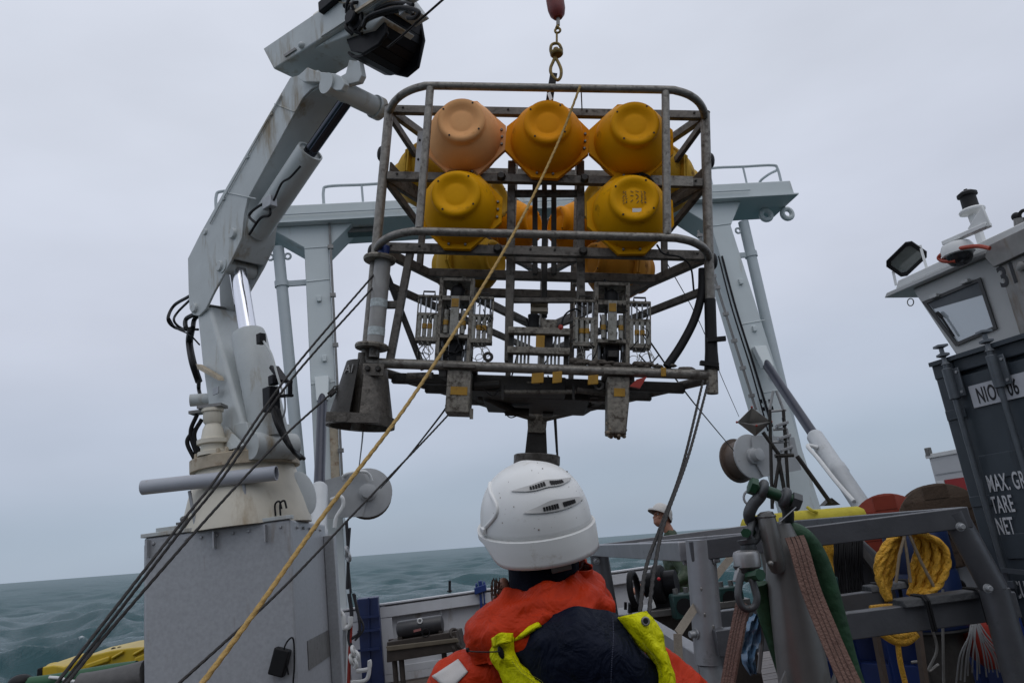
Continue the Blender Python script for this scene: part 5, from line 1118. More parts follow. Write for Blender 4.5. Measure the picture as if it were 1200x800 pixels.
gb = gm_.node_tree.nodes['Principled BSDF']; gb.inputs['Base Color'].default_value = (0.40, 0.45, 0.48, 1); gb.inputs['Roughness'].default_value = 0.04; gb.inputs['Specular IOR Level'].default_value = 1.0; gb.inputs['IOR'].default_value = 1.9  # pale base colour stands in for bright sky seen through the cab
MB().prism([cb(x, y, 0.006) for x, y in grow(wp, 0.985)], KN * 0.004).build('pane', gm_, win)
sb_ = [(1087, 354), (1147, 330), (1153, 345), (1094, 362)]
MB().prism([cb(x, y, 0.0105) for x, y in sb_], KN * 0.003).build('sun_blind', mat('blind_grey', (0.09, 0.10, 0.11), 0.6), win)
MB().bar(cb(1101, 368, 0.05), cb(1118, 394, 0.05), 0.02, 0.015).bar(cb(1098, 366, 0.05), cb(1104, 372, 0.05), 0.03, 0.03).build('wiper', m_blk, win)
for x, y in ((1095, 347), (1131, 330)): MB().obox(cb(x, y, 0.05), KU * 0.05, KN * 0.03, EZ * 0.02).build('window_hinge', m_cab, win, bevel=0.005)
# things on the cab roof
def rp(x, y): return cb(x, y, -0.05)
fl_ = thing('floodlight', rp(1062, 322), 'square black-rimmed floodlight on bracket at the cab roof corner', 'floodlight')
fc = rp(1062, 304)
fn = (V(-0.50, -0.62, -0.60)).normalized(); fx = fn.cross(EZ).normalized(); fx = Matrix.Rotation(R(30), 3, fn) @ fx; fy = fx.cross(fn)
hs = MB(); ring8 = lambda w, h, d: [fc + (fx * (w * a) + fy * (h * b) + fn * d) * 0.84 for a, b in ((-1, -0.7), (-0.75, -1), (0.75, -1), (1, -0.7), (1, 0.7), (0.75, 1), (-0.75, 1), (-1, 0.7))]
vs = ring8(0.24, 0.17, 0.0) + ring8(0.24, 0.17, -0.05) + ring8(0.16, 0.11, -0.17)
hs.add(vs, [(k, (k + 1) % 8, 8 + (k + 1) % 8, 8 + k) for k in range(8)] + [(8 + k, 8 + (k + 1) % 8, 16 + (k + 1) % 8, 16 + k) for k in range(8)] + [tuple(range(16, 24))])
hs.build('housing', m_wht, fl_)
MB().add(ring8(0.255, 0.185, 0.004) + ring8(0.20, 0.135, 0.004) + ring8(0.255, 0.185, -0.03), [(k, (k + 1) % 8, 8 + (k + 1) % 8, 8 + k) for k in range(8)] + [(k, (k + 1) % 8, 16 + (k + 1) % 8, 16 + k) for k in range(8)]).build('rim', m_blk, fl_)
MB().add(ring8(0.20, 0.135, -0.004), [tuple(range(8))]).build('lens', mat('lamp_glass', (0.10, 0.115, 0.11), 0.08, spec=0.8), fl_)
for s_ in (-1, 1): MB().bar(fc + fx * 0.225 * s_ - fn * 0.03, V(fc.x + fx.x * 0.23 * s_, fc.y + fx.y * 0.23 * s_, CZ + 0.10), 0.03, 0.012).build('bracket', m_wht, fl_)
dm = thing('dome_camera', rp(1125, 300), 'white dome camera with black lens dome hanging from mast arm on cab roof', 'camera')
dc = cb(1123, 297, 0.32)
MB().lathe([(0.08, 0.13), (0.14, 0.11), (0.165, 0.06), (0.165, -0.01), (0.15, -0.02)], dc, EZ, 26).build('housing', m_wht, dm)
MB().lathe([(0.14, -0.02), (0.13, -0.07), (0.10, -0.115), (0.05, -0.14), (0.0, -0.145)], dc, EZ, 24, cap=False).build('lens_dome', mat('smoked_dome', (0.015, 0.015, 0.017), 0.15), dm)
MB().bar(dc + EZ * 0.17 - KU * 0.12, dc + EZ * 0.15 + KU * 0.42, 0.10, 0.05).prism([dc + EZ * 0.12 + KU * 0.25, dc + EZ * 0.12 + KU * 0.45, dc + EZ * 0.36 + KU * 0.43, dc + EZ * 0.2 + KU * 0.2], KN * 0.03).build('arm', m_wht, dm, bevel=0.008)
ms = thing('lantern_mast', rp(1145, 290), 'short white mast carrying a black signal lantern on the cab roof', 'mast')
mp0 = rp(1152, 287); mp0.z = CZ + 0.05; mtop = rp(1139, 247)
MB().bar(V(mtop.x, mtop.y, CZ + 0.05), mtop, 0.07, 0.07, up=KU).build('post', m_wht, ms, bevel=0.008)
MB().lathe([(0.05, -0.05), (0.13, -0.02), (0.135, 0.0), (0.12, 0.02)], mtop, EZ, 20).build('cover_plate', m_wht, ms)
MB().lathe([(0.095, 0.02), (0.085, 0.04), (0.082, 0.17), (0.105, 0.18), (0.105, 0.21), (0.06, 0.24), (0.02, 0.245), (0.02, 0.265)], mtop, EZ, 18).build('lantern', m_blk, ms)
MB().tube(bez([mtop - KU * 0.06 - EZ * 0.03, mtop - KU * 0.05 - EZ * 0.15, mtop + KU * 0.0 - EZ * 0.25]), 0.008, 5).build('mast_cable', m_wht, ms)
ho = thing('red_hose', rp(1110, 300), 'red-orange hose looping forward off the cab roof', 'hose')
MB().tube(bez([*[cb(x_, y_, 0.42) for x_, y_ in ((1160, 291), (1145, 288.5), (1125, 291), (1107, 296), (1100, 302), (1106, 306), (1120, 305.5))]]), 0.022, 8).build('hose', mat('hose_red', (0.34, 0.045, 0.02), 0.45, var=0.15), ho)
MB().tube([rp(1156, 289.5), rp(1180, 287)], 0.024, 8).build('hose_tail', m_galv, ho)
# steel locker numbered 31 at the frame's edge
lk = thing('steel_locker', cb(1185, 380, 0.25) * 1.0, 'stained steel locker numbered 31 beside the winch cab', 'locker')
m_lk = mat('stained_steel', (0.21, 0.205, 0.195), 0.45, 0.3, var=0.25, scale=6, dirt=(0.15, 0.10, 0.06), dirt_amt=0.45, dirt_scale=5, streak=True)
q0, q1 = cb(1166, 300, 0.25), cb(1184, 400, 0.25)
q1 = V(q0.x, q0.y, 2.6)
MB().prism([q0, q0 + KU * 1.1, q1 + KU * 1.1, q1], -KN * 0.8).build('body', m_lk, lk, bevel=0.01)
MB().prism([q0 + EZ * 0.02 - KU * 0.08, q0 + EZ * 0.12, q0 + EZ * 0.16 + KU * 1.2, q0 - EZ * 0.06 + KU * 1.2, q0 - EZ * 0.12 - KU * 0.02], KN * 0.05).build('lid', m_lk, lk, bevel=0.008)
p = cb(1181, 322, 0.255)
cu = bpy.data.curves.new('t', 'FONT'); cu.body = '31'; cu.size = 0.30; cu.extrude = 0.001; cu.align_x = 'CENTER'; cu.offset = 0.008
o = bpy.data.objects.new('t', cu); COL.objects.link(o); bpy.context.view_layer.update(); me = bpy.data.meshes.new_from_object(o.evaluated_get(bpy.context.evaluated_depsgraph_get())); bpy.data.objects.remove(o); me.materials.clear(); me.materials.append(m_ltb)
p.z -= 0.10
inst('lettering', me, None, lk, Matrix(((KU.x * 0.75, 0, KN.x, p.x), (KU.y * 0.75, 0, KN.y, p.y), (0, 1, 0, p.z), (0, 0, 0, 1))))
MB().lathe([(0.05, 0), (0.05, 0.03), (0.03, 0.04)], cb(1198, 312, 0.26), KN, 12).build('latch', m_stl, lk)
vt = thing('vent_pipe', cb(1196, 292, -0.3), 'dark pipe end with a knob sticking up at the right edge', 'pipe')
MB().cyl(cb(1199, 300, -0.3), cb(1195, 256, -0.3), 0.06, n=14).build('pipe', m_stl, vt); MB().ell(cb(1191, 254, -0.3), 0.05, 0.05, 0.05).build('knob', m_blk, vt); MB().torus(cb(1200, 252, -0.3), KN, 0.05, 0.02).build('ring', m_blk, vt)
# white equipment cabinet beyond
wc_ = thing('equipment_cabinet', at(1110, 570, 9.5) * 1.0, 'white cabinet with a red sign left of the container', 'cabinet')
K9 = at(1088, 535, 9.5)
def k9(u, z, off=0.0): return V(K9.x, K9.y, 0) + KU * u + KN * off + EZ * z
MB().prism([k9(0, 0), k9(0.9, 0), k9(0.9, K9.z), k9(0, K9.z)], -KN * 0.8).build('body', mat('cabinet_white', (0.50, 0.51, 0.52), 0.45, var=0.05, scale=3), wc_, bevel=0.01)
MB().prism([k9(-0.03, K9.z - 0.02, 0.02), k9(0.9, K9.z - 0.02, 0.02), k9(0.9, K9.z + 0.03, 0.02), k9(-0.03, K9.z + 0.03, 0.02)], -KN * 0.84).build('lid', m_wht, wc_, bevel=0.005)
MB().obox(k9(0.02, K9.z + 0.06), KU * 0.03, KN * 0.03, EZ * 0.05).build('hinge', m_stl, wc_, bevel=0.008)
for z in (0.22, 0.34): MB().prism([k9(0.03, K9.z - z, 0.003), k9(0.85, K9.z - z, 0.003), k9(0.85, K9.z - z - 0.012, 0.003), k9(0.03, K9.z - z - 0.012, 0.003)], KN * 0.004).build('seam', m_galv, wc_)
p = cut(1112, 569, K9 + KN * 0.01, KN)
MB().obox(p + KU * 0.12, KU * 0.16, KN * 0.003, EZ * 0.075).build('red_sign', mat('sign_red', (0.32, 0.02, 0.02), 0.4), wc_); MB().obox(p - KU * 0.10, KU * 0.05, KN * 0.003, EZ * 0.075).build('white_sign', m_wht, wc_)

# ------------------------------------------------------------------ cable drums and blue winch frame behind the aluminium frame
m_wood = mat('old_drum_wood', (0.085, 0.055, 0.035), 0.65, var=0.3, scale=4, dirt=(0.04, 0.028, 0.02), dirt_amt=0.5, dirt_scale=6, bump=0.3)
m_dred = mat('drum_red_paint', (0.26, 0.035, 0.015), 0.5, var=0.25, scale=4, dirt=(0.05, 0.03, 0.02), dirt_amt=0.35, dirt_scale=5)
def cable_drum(c, axis, R0, wdt, m, label, nb):
    t = thing('cable_drum', V(c.x, c.y, c.z - R0), label, 'cable drum', group='cable drums behind the aluminium frame')
    axis = V(axis).normalized(); s = axis.orthogonal()
    for e, k_ in ((0, 1), (wdt, -1)):
        f_ = MB().lathe([(R0 - 0.01, 0), (R0, 0.008), (R0, 0.045), (R0 - 0.01, 0.05)], c - axis * (e + 0.05 * (k_ > 0) * 0), axis, 40).build('flange', m, t)
        if e == 0:
            side_ = axis.cross(EZ).normalized(); upv = side_.cross(axis)
            for j in range(nb):                                  # boards of the near flange
                v0 = -R0 * 0.96 + 2 * R0 * 0.96 * j / nb; v1 = v0 + 2 * R0 * 0.96 / nb - 0.008; vm = max(abs(v0), abs(v1)); hw = math.sqrt(max(R0 * R0 * 0.95 - vm * vm, 0.0004))
                MB().prism([c + axis * 0.051 + side_ * -hw + upv * v0, c + axis * 0.051 + side_ * hw + upv * v0, c + axis * 0.051 + side_ * hw + upv * v1, c + axis * 0.051 + side_ * -hw + upv * v1], axis * 0.006).build('board', m, f_)
            MB().lathe([(0.09, 0.052), (0.09, 0.075), (0.04, 0.08), (0.04, 0.05)], c, axis, 20).build('hub', m_blk, f_)
    MB().lathe([(R0 * 0.62, -wdt), (R0 * 0.62, 0)], c, axis, 30).build('barrel', m_blk, t)
    return t
cable_drum(at(1045, 622, 7.0), V(-0.45, -1, 0), 0.33, 0.5, m_dred, 'red cable drum with its top showing over the rail', 5)
cable_drum(at(1106, 615, 6.6), V(-0.42, -1, 0), 0.345, 0.5, m_wood, 'old brown wooden cable drum left of the container', 6)
bf = thing('blue_winch', at(1060, 760, 6.0), 'blue steel winch skid low behind the aluminium frame', 'winch')
g0 = at(1000, 745, 5.6)
b1_, b2_ = at(955, 742, 6.2), at(1190, 742, 5.0)
dbl = (V(b2_.x, b2_.y, 0) - V(b1_.x, b1_.y, 0)).normalized()
def bl_(p, z): return V(p.x, p.y, z)
for z, h_ in ((0.50, 0.10), (0.86, 0.07), (0.25, 0.12)): MB().bar(bl_(b1_, z), bl_(b2_, z), 0.10, h_ * 1.6).build('rail', m_blue, bf, bevel=0.008)
MB().prism([bl_(b1_, 0.02) + V(0.05, 0.08, 0), bl_(b2_, 0.02) + V(0.05, 0.08, 0), bl_(b2_, 0.9) + V(0.05, 0.08, 0), bl_(b1_, 0.9) + V(0.05, 0.08, 0)], V(0.02, 0.03, 0)).build('panel', m_blue, bf)
for k_ in range(6): q = b1_.lerp(b2_, k_ / 5); MB().bar(bl_(q, 0.0) - V(0.02, 0.07, 0), bl_(q, 0.95) - V(0.02, 0.07, 0), 0.05, 0.05).build('upright', m_blue, bf, bevel=0.005)
bx_ = thing('blue_drum', at(1085, 640, 5.2), 'blue plastic drum behind the yellow rope coil', 'drum')
MB().lathe([(0.17, -0.34), (0.185, -0.32), (0.185, -0.02), (0.175, 0), (0.185, 0.02), (0.185, 0.26), (0.16, 0.29), (0.05, 0.30)], at(1082, 668, 4.9), EZ, 28).build('body', mat('blue_plastic', (0.006, 0.018, 0.07), 0.4, var=0.1), bx_)
MB().lathe([(0.19, -0.01), (0.195, 0.0), (0.19, 0.01)], at(1082, 668, 4.9) - EZ * 0.34, EZ, 28).build('hoop', m_blk, bx_)
MB().cyl(V(at(1082, 668, 4.9).x, at(1082, 668, 4.9).y, 0), at(1082, 668, 4.9) - EZ * 0.34, 0.12, n=16).build('stand', m_lfd, bx_)
gp = thing('cable_chute', at(985, 660, 5.6), 'slanted dark grey cable chute hung with black cables behind the frame', 'chute')
MB().prism([at(935, 640, 5.4), at(1010, 632, 5.4), at(1040, 660, 5.4), at(1020, 720, 5.4), at(940, 735, 5.4)], V(0.1, 0.25, 0)).build('side_plate', mat('chute_grey', (0.085, 0.088, 0.095), 0.5, var=0.2, scale=4), gp, bevel=0.01)
MB().bar(at(1003, 638, 5.35), at(1045, 690, 5.35), 0.06, 0.05).build('edge_bar', m_stl, gp)
MB().bar(V(*at(975, 730, 5.5)), bl_(at(975, 730, 5.5), 0.0), 0.1, 0.1).build('leg', m_stl, gp)
rgc = random.Random(8)
hc = thing('black_cables', at(990, 640, 5.3), 'bundle of thin black cables hanging beside the yellow rope', 'cables')
for k_ in range(14):
    x = 978 + k_ * 2.4; MB().tube(bez([at(x + 1, 624, 5.3), at(x + rgc.uniform(-1, 1), 650, 5.28), at(x + rgc.uniform(-2, 3), 675, 5.3), at(x + rgc.uniform(0, 9), 700, 5.3)]), 0.008, 6).build('cable', m_blk, hc)

# ------------------------------------------------------------------ dan buoy: yellow foam float with lattice mast and radar reflector
by = thing('surface_buoy', at(950, 610, 6.2), 'yellow foam surface buoy with steel lattice mast and diamond radar reflector', 'buoy')
m_foam = mat('yellow_foam', (0.52, 0.44, 0.03), 0.7, var=0.12, scale=12, dirt=(0.30, 0.24, 0.05), dirt_amt=0.4, dirt_scale=10, bump=0.3, bump_scale=50)
f0, f1_ = at(868, 618, 6.2), at(1016, 605, 6.0)
MB().tube([f0, f0.lerp(f1_, 0.02), f0.lerp(f1_, 0.06), f0.lerp(f1_, 0.5), f0.lerp(f1_, 0.94), f0.lerp(f1_, 0.985), f1_], 0.1, 20, radii=[0.02, 0.06, 0.085, 0.09, 0.085, 0.06, 0.02]).build('foam_float', m_foam, by)
MB().tube(bez([at(946, 594, 6.05), at(952, 598, 6.0), at(958, 600, 6.0)]), 0.012, 6).build('float_tie', m_foam, by)
MB().cyl(V(f0.x + 0.15, f0.y, 0), f0 + V(0.15, 0, 0), 0.04).build('float_support', m_stl, by); MB().cyl(V(f1_.x - 0.15, f1_.y, 0), f1_ - V(0.15, 0, 0), 0.04).build('float_support', m_stl, by)
def bp2(x, y): return at(x, y, 6.1)
for a, b, r_ in (((905, 596), (902, 480), 0.014), ((925, 592), (918, 480), 0.014), ((902, 480), (906, 458), 0.012), ((918, 480), (910, 458), 0.012), ((902, 482), (921, 480), 0.010), ((906, 503), (922, 502), 0.012), ((906, 518), (924, 517), 0.012), ((908, 534), (930, 533), 0.016), ((934, 534), (974, 590), 0.018), ((914, 535), (905, 590), 0.014), ((912, 535), (922, 590), 0.016), ((894, 506), (914, 534), 0.016), ((922, 502), (928, 534), 0.010)):
    MB().cyl(bp2(*a), bp2(*b), r_, n=8).build('mast_bar', m_lfd if r_ > 0.013 else m_wgrey, by)
for x, y in ((916, 497), (919, 512), (921, 526)): MB().obox(bp2(x, y), V(0.05, 0, 0.01), V(0, 0.03, 0), V(0, 0, 0.012)).build('mast_clamp', m_galv, by, bevel=0.003)
MB().obox(bp2(919, 494), V(0.012, 0, 0), V(0, 0.012, 0), V(0, 0, 0.035)).build('flash_lamp', m_blk, by, bevel=0.004)
MB().prism([bp2(966, 592), bp2(985, 591), bp2(975, 583)], V(0, 0.12, 0)).build('mast_foot', m_lfd, by)
m_refl = mat('reflector_sheet', (0.30, 0.295, 0.28), 0.4, 0.6, var=0.15, scale=10, dirt=(0.14, 0.1, 0.06), dirt_amt=0.3)
rc_ = bp2(883, 497); T1, T2, T3 = bp2(881, 477), bp2(863.5, 494.5), bp2(904, 494); BT = bp2(885, 511); MD = bp2(881, 501) + V(0.01, -0.10, 0.0); BK = bp2(881, 494) + V(0, 0.10, 0)
for tri in ((T1, T2, BK), (T1, BK, T3), (T2, MD, BK), (MD, T3, BK), (T2, MD, BT), (MD, T3, BT)):
    n_ = (tri[1] - tri[0]).cross(tri[2] - tri[0]).normalized(); MB().prism(list(tri), n_ * 0.004).build('reflector_plate', m_refl, by)
for p in (T1, T2, T3, MD): MB().ell(p, 0.010, 0.010, 0.010, 8, 6).build('rivet', m_red, by)

# ------------------------------------------------------------------ aluminium frame in the right foreground
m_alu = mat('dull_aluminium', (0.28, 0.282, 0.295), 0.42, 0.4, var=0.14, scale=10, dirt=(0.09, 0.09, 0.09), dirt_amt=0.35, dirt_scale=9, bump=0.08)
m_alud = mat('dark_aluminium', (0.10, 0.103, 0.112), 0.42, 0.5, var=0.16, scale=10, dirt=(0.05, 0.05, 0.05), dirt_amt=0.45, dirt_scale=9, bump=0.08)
m_rub = mat('black_rubber_matting', (0.035, 0.037, 0.04), 0.6, var=0.3, scale=20, bump=0.6, bump_scale=40)
ZA = 1.615
af = thing('aluminium_frame', V(1.1, 3.5, 0), 'grey aluminium equipment frame of square rails and round legs at right', 'frame')
cN = zat(812, 633.5, ZA); cL = zat(697, 638, ZA); cR = zat(1122, 594.5, ZA)
def rail_(p, q, w, h, nm, m=m_alu, dz=0.0): 
    return MB().bar(V(p) - EZ * (h / 2 - dz), V(q) - EZ * (h / 2 - dz), w, h).build(nm, m, af, bevel=0.004)
dn = (cR - cN).normalized()
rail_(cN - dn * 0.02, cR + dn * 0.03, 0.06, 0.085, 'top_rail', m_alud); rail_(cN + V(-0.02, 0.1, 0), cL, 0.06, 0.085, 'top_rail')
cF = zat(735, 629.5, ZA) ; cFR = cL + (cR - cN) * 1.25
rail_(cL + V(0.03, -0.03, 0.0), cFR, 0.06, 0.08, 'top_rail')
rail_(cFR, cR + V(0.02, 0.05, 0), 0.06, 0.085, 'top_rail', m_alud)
MB().bar(cL.lerp(cN, 0.3) + V(0.18, 0, -0.03), cN.lerp(cR, 0.5) + V(0, 0.35, -0.03), 0.04, 0.04).build('cross_rail', m_alu, af, bevel=0.004)
# legs
lgN = MB().tube([V(*cN) + V(0.035, 0.02, 0.0), at(832, 777, cN.y + 0.03)], 0.064, 24).build('leg', m_alu, af)
pn = at(834, 778, cN.y + 0.03); MB().cyl(pn, V(pn.x + 0.02, pn.y, 0), 0.055, n=20).build('leg_socket', m_galv, af)
lgN_c = V(*cN) + V(0.035, 0.02, 0.0)
for k_, (x, y) in enumerate(((831, 703), (829, 713), (826, 720), (836, 735), (822, 690))): MB().ell(at(x, y, cN.y - 0.034), 0.006, 0.004, 0.010 + 0.004 * (k_ % 2), 7, 5).build('dent', m_stl, lgN)
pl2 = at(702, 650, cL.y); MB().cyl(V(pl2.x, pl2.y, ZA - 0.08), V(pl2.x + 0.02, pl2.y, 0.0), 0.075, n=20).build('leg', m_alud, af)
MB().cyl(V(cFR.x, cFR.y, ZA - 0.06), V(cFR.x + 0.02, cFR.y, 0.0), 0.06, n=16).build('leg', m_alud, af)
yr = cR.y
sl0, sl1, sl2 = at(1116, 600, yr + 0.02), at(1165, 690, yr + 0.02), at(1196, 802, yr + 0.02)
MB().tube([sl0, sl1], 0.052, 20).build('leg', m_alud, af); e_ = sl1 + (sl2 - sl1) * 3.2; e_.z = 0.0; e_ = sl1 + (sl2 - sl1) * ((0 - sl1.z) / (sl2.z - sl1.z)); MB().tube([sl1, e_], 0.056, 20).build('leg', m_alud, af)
# lower rails
r0_, r1_ = at(985, 718, yr + 0.15), at(1184, 692, yr + 0.15); r1_.z = r0_.z
zlow = r0_.z
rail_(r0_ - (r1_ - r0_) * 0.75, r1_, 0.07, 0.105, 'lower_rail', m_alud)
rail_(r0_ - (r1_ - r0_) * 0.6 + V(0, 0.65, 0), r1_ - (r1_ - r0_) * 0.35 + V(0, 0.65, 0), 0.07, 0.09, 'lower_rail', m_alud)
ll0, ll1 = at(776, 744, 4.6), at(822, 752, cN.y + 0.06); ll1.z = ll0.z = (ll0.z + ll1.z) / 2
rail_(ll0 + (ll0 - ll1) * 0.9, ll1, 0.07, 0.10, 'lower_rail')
# rubber mats lashed on the lower rails
for (x0, y0, x1, y1, dy) in ((1052, 704, 1158, 686, 0.15), (1014, 684, 1068, 679, 0.82)):
    a_, b_ = at(x0, y0, yr + dy), at(x1, y1, yr + dy); a_.z = zlow + 0.012; b_.z = zlow + 0.012
    mt = MB(); dd = (b_ - a_)
    sd = V(-dd.y, dd.x, 0).normalized()
    mt.prism([a_ + sd * -0.06 - EZ * 0.02, a_ + sd * -0.045 + EZ * 0.012, a_ + sd * 0.045 + EZ * 0.014, a_ + sd * 0.07 - EZ * 0.018], dd)
    mo = mt.build('rubber_mat', m_rub, af, bevel=0.006)
    for t_ in (0.22, 0.80):
        c = a_.lerp(b_, t_); h_ = 0.12
        MB().tube([c + sd * -0.065 - EZ * h_, c + sd * -0.066, c + sd * -0.045 + EZ * 0.018, c + sd * 0.05 + EZ * 0.018, c + sd * 0.075 - EZ * h_], 0.006, 6).build('cable_tie', m_blk, mo)
        c = a_.lerp(b_, t_ + 0.03); MB().tube([c + sd * -0.065 - EZ * h_, c + sd * -0.066, c + sd * -0.045 + EZ * 0.018, c + sd * 0.05 + EZ * 0.018, c + sd * 0.075 - EZ * h_], 0.006, 6).build('cable_tie', m_blk, mo)
bme2 = smooth_me(MB().lathe([(0.02, 0), (0.02, 0.006), (0.013, 0.006), (0.013, 0.024), (0.010, 0.028)], (0, 0, 0), (0, 0, 1), 12).mesh('bolt')); bme2.materials.append(m_galv)
for x, y, yy, s_, axv in ((699, 657, cL.y - 0.08, 1.4, (0, -1, 0)), (1125, 617, yr - 0.055, 0.9, (0, -1, 0)), (1157, 689, yr - 0.04, 0.9, (0, -1, 0)), (836, 656, cN.y - 0.02, 1.0, (1, -0.3, 0)), (807, 658, cN.y + 0.2, 1.0, (-1, -0.3, 0)), (816, 742, cN.y + 0.0, 1.2, (-1, -0.4, 0)), (846, 741, cN.y + 0.0, 1.2, (1, -0.4, 0))):
    inst('bolt', bme2, None, af, place(at(x, y, yy), axv, s=s_))
# tension strap
stp = thing('ratchet_strap', at(800, 740, 3.3), 'beige webbing strap slung round the near leg of the aluminium frame', 'strap')
m_web = mat('beige_webbing', (0.26, 0.225, 0.18), 0.7, var=0.15, scale=40, bump=0.3, bump_scale=200)
def strap(pts, w, m, par, nm='webbing', nr=V(0, -1, 0), t=0.003):
    pts = [V(p) for p in pts]; mb = MB()
    L_ = []; 
    for i, p in enumerate(pts):
        d = (pts[min(i + 1, len(pts) - 1)] - pts[max(i - 1, 0)]).normalized(); s = d.cross(nr).normalized() * w / 2; n = s.cross(d).normalized() * t
        L_ += [p - s - n, p + s - n, p + s + n, p - s + n]
    k = len(pts); fs = [(i * 4 + j, i * 4 + (j + 1) % 4, i * 4 + 4 + (j + 1) % 4, i * 4 + 4 + j) for i in range(k - 1) for j in range(4)] + [(3, 2, 1, 0), tuple(k * 4 - 4 + j for j in range(4))]
    mb.add(L_, fs); return mb.build(nm, m, par)
strap([at(862, 646, 3.75), at(838, 676, 3.7), at(794, 742, 3.3)], 0.034, m_web, stp); strap([at(794, 742, 3.296), at(795, 765, 3.3), at(798, 800, 3.3), at(799, 860, 3.3)], 0.034, m_web, stp)

# ------------------------------------------------------------------ steel post with big shackle
m_dst = mat('dark_cast_steel', (0.17, 0.168, 0.162), 0.38, 0.35, var=0.18, scale=7, dirt=(0.12, 0.115, 0.105), dirt_amt=0.25, dirt_scale=6, bump=0.06, bump_scale=50)
m_shk = mat('galvanised_shackle', (0.075, 0.08, 0.085), 0.5, 0.4, var=0.2, scale=25)
m_grn = mat('green_pin_paint', (0.008, 0.05, 0.022), 0.45, var=0.2, scale=20)
m_swv = mat('swivel_steel', (0.30, 0.30, 0.30), 0.35, 0.6, var=0.2, scale=18, dirt=(0.1, 0.08, 0.07), dirt_amt=0.35, dirt_scale=20)
PY = 2.2
def pp(x, y, dy=0.0): return at(x, y, PY + dy)
post = thing('steel_post', V(pp(945, 800).x, pp(945, 800).y, 0), 'heavy dark steel post leaning left, wearing the big green-pin shackle', 'post')
pb0, pb1 = pp(943, 800, 0.02), pp(915, 622, 0.02)
dpost = (pb0 - pb1).normalized(); ft = pb1 + dpost * (pb1.z / -dpost.z)
MB().tube([pb1 - dpost * 0.02, pb1 + dpost * 0.03, pb1 + dpost * 0.12, pb0, ft], 0.06, 28, radii=[0.030, 0.046, 0.058, 0.068, 0.085]).build('post_body', m_dst, post)
MB().tube([pp(896, 599, -0.05), pp(896.5, 601, -0.05), pp(898, 606, -0.05), pp(908, 655, -0.05), pp(911, 666, -0.03)], 0.03, 24, radii=[0.012, 0.0215, 0.0245, 0.0255, 0.020]).build('head_tube', m_dst, post)
MB().torus(pp(897.5, 605, -0.05), dpost, 0.0235, 0.004, 24, 8).build('head_collar', m_dst, post)
MB().ell(pp(903, 660, -0.09), 0.008, 0.008, 0.008).build('grease_nipple', m_stl, post)
MB().prism([pp(914, 606, 0.03), pp(924, 604, 0.03), pp(938, 628, 0.03), pp(936, 650, 0.03), pp(918, 650, 0.03)], V(0, 0.02, 0)).build('head_plate', m_dst, post, bevel=0.005)
for x0, x1 in ((903, 925), (962, 978)): MB().prism([pp(x0 + 18, 786, -0.04), pp(x0, 830, -0.06), pp(x1, 830, -0.06)], V(0, 0.012, 0)).build('gusset', m_dst, post)
def bow(c, up_, side, axis, w, h, r, par, m=m_shk, nm='bow'):
    """shackle bow: open end at c, belly at c - up*h"""
    up_, side = V(up_).normalized(), V(side).normalized()
    pts = [c + side * w * 0.62, c + side * w * 0.68 - up_ * h * 0.25, c + side * w - up_ * h * 0.58, c + side * w * 0.72 - up_ * h * 0.88, c - up_ * h, c - side * w * 0.72 - up_ * h * 0.88, c - side * w - up_ * h * 0.58, c - side * w * 0.68 - up_ * h * 0.25, c - side * w * 0.62]
    o = MB().tube(bez(pts, 6), r, 14).build(nm, m, par)
    for s_ in (1, -1): MB().torus(c + side * w * 0.62 * s_, axis, r * 1.25, r * 0.72, 16, 8).build('eye', m, par)
    return o
shk = thing('large_shackle', pp(915, 590), 'large dark shackle with green pin hung over the steel post head', 'shackle')
h0, h1 = pp(886, 571, -0.06), pp(928, 586, -0.06)
axp = (h1 - h0).normalized()
sp = MB().cyl(h0 - axp * 0.0, h1, 0.0165, n=20).build('pin', m_grn, shk)
MB().lathe([(0.021, -0.02), (0.024, -0.018), (0.024, 0.0)], h0, axp, 6).build('pin_head', m_grn, shk)
MB().lathe([(0.024, -0.002), (0.024, 0.022)], h1, axp, 6).build('nut', m_shk, shk)
MB().tube([pp(914, 611, -0.08), pp(933, 594, -0.1)], 0.002, 5).build('split_pin', m_galv, shk)
e1_, e2_ = h0.lerp(h1, 0.17), h0.lerp(h1, 0.80)
sq = V(0, 1, 0)
MB().tube(bez([e1_ + EZ * 0.018, e1_ + V(-0.006, -0.002, -0.012), pp(882, 592, -0.055), pp(878, 605, -0.04), pp(886, 617, 0.02), pp(905, 622, 0.06), pp(922, 612, 0.05), pp(923, 598, 0.0), e2_ + V(-0.004, 0, -0.012), e2_ + EZ * 0.016], 6), 0.0165, 14).build('bow', m_shk, shk)
for e_ in (e1_, e2_): MB().torus(e_, axp, 0.019, 0.0115, 18, 10).build('eye', m_shk, shk)
MB().torus(pp(881, 583, 0.0), (0.3, 1, 0), 0.022, 0.0035, 18, 6).build('wire_ring', m_galv, shk)
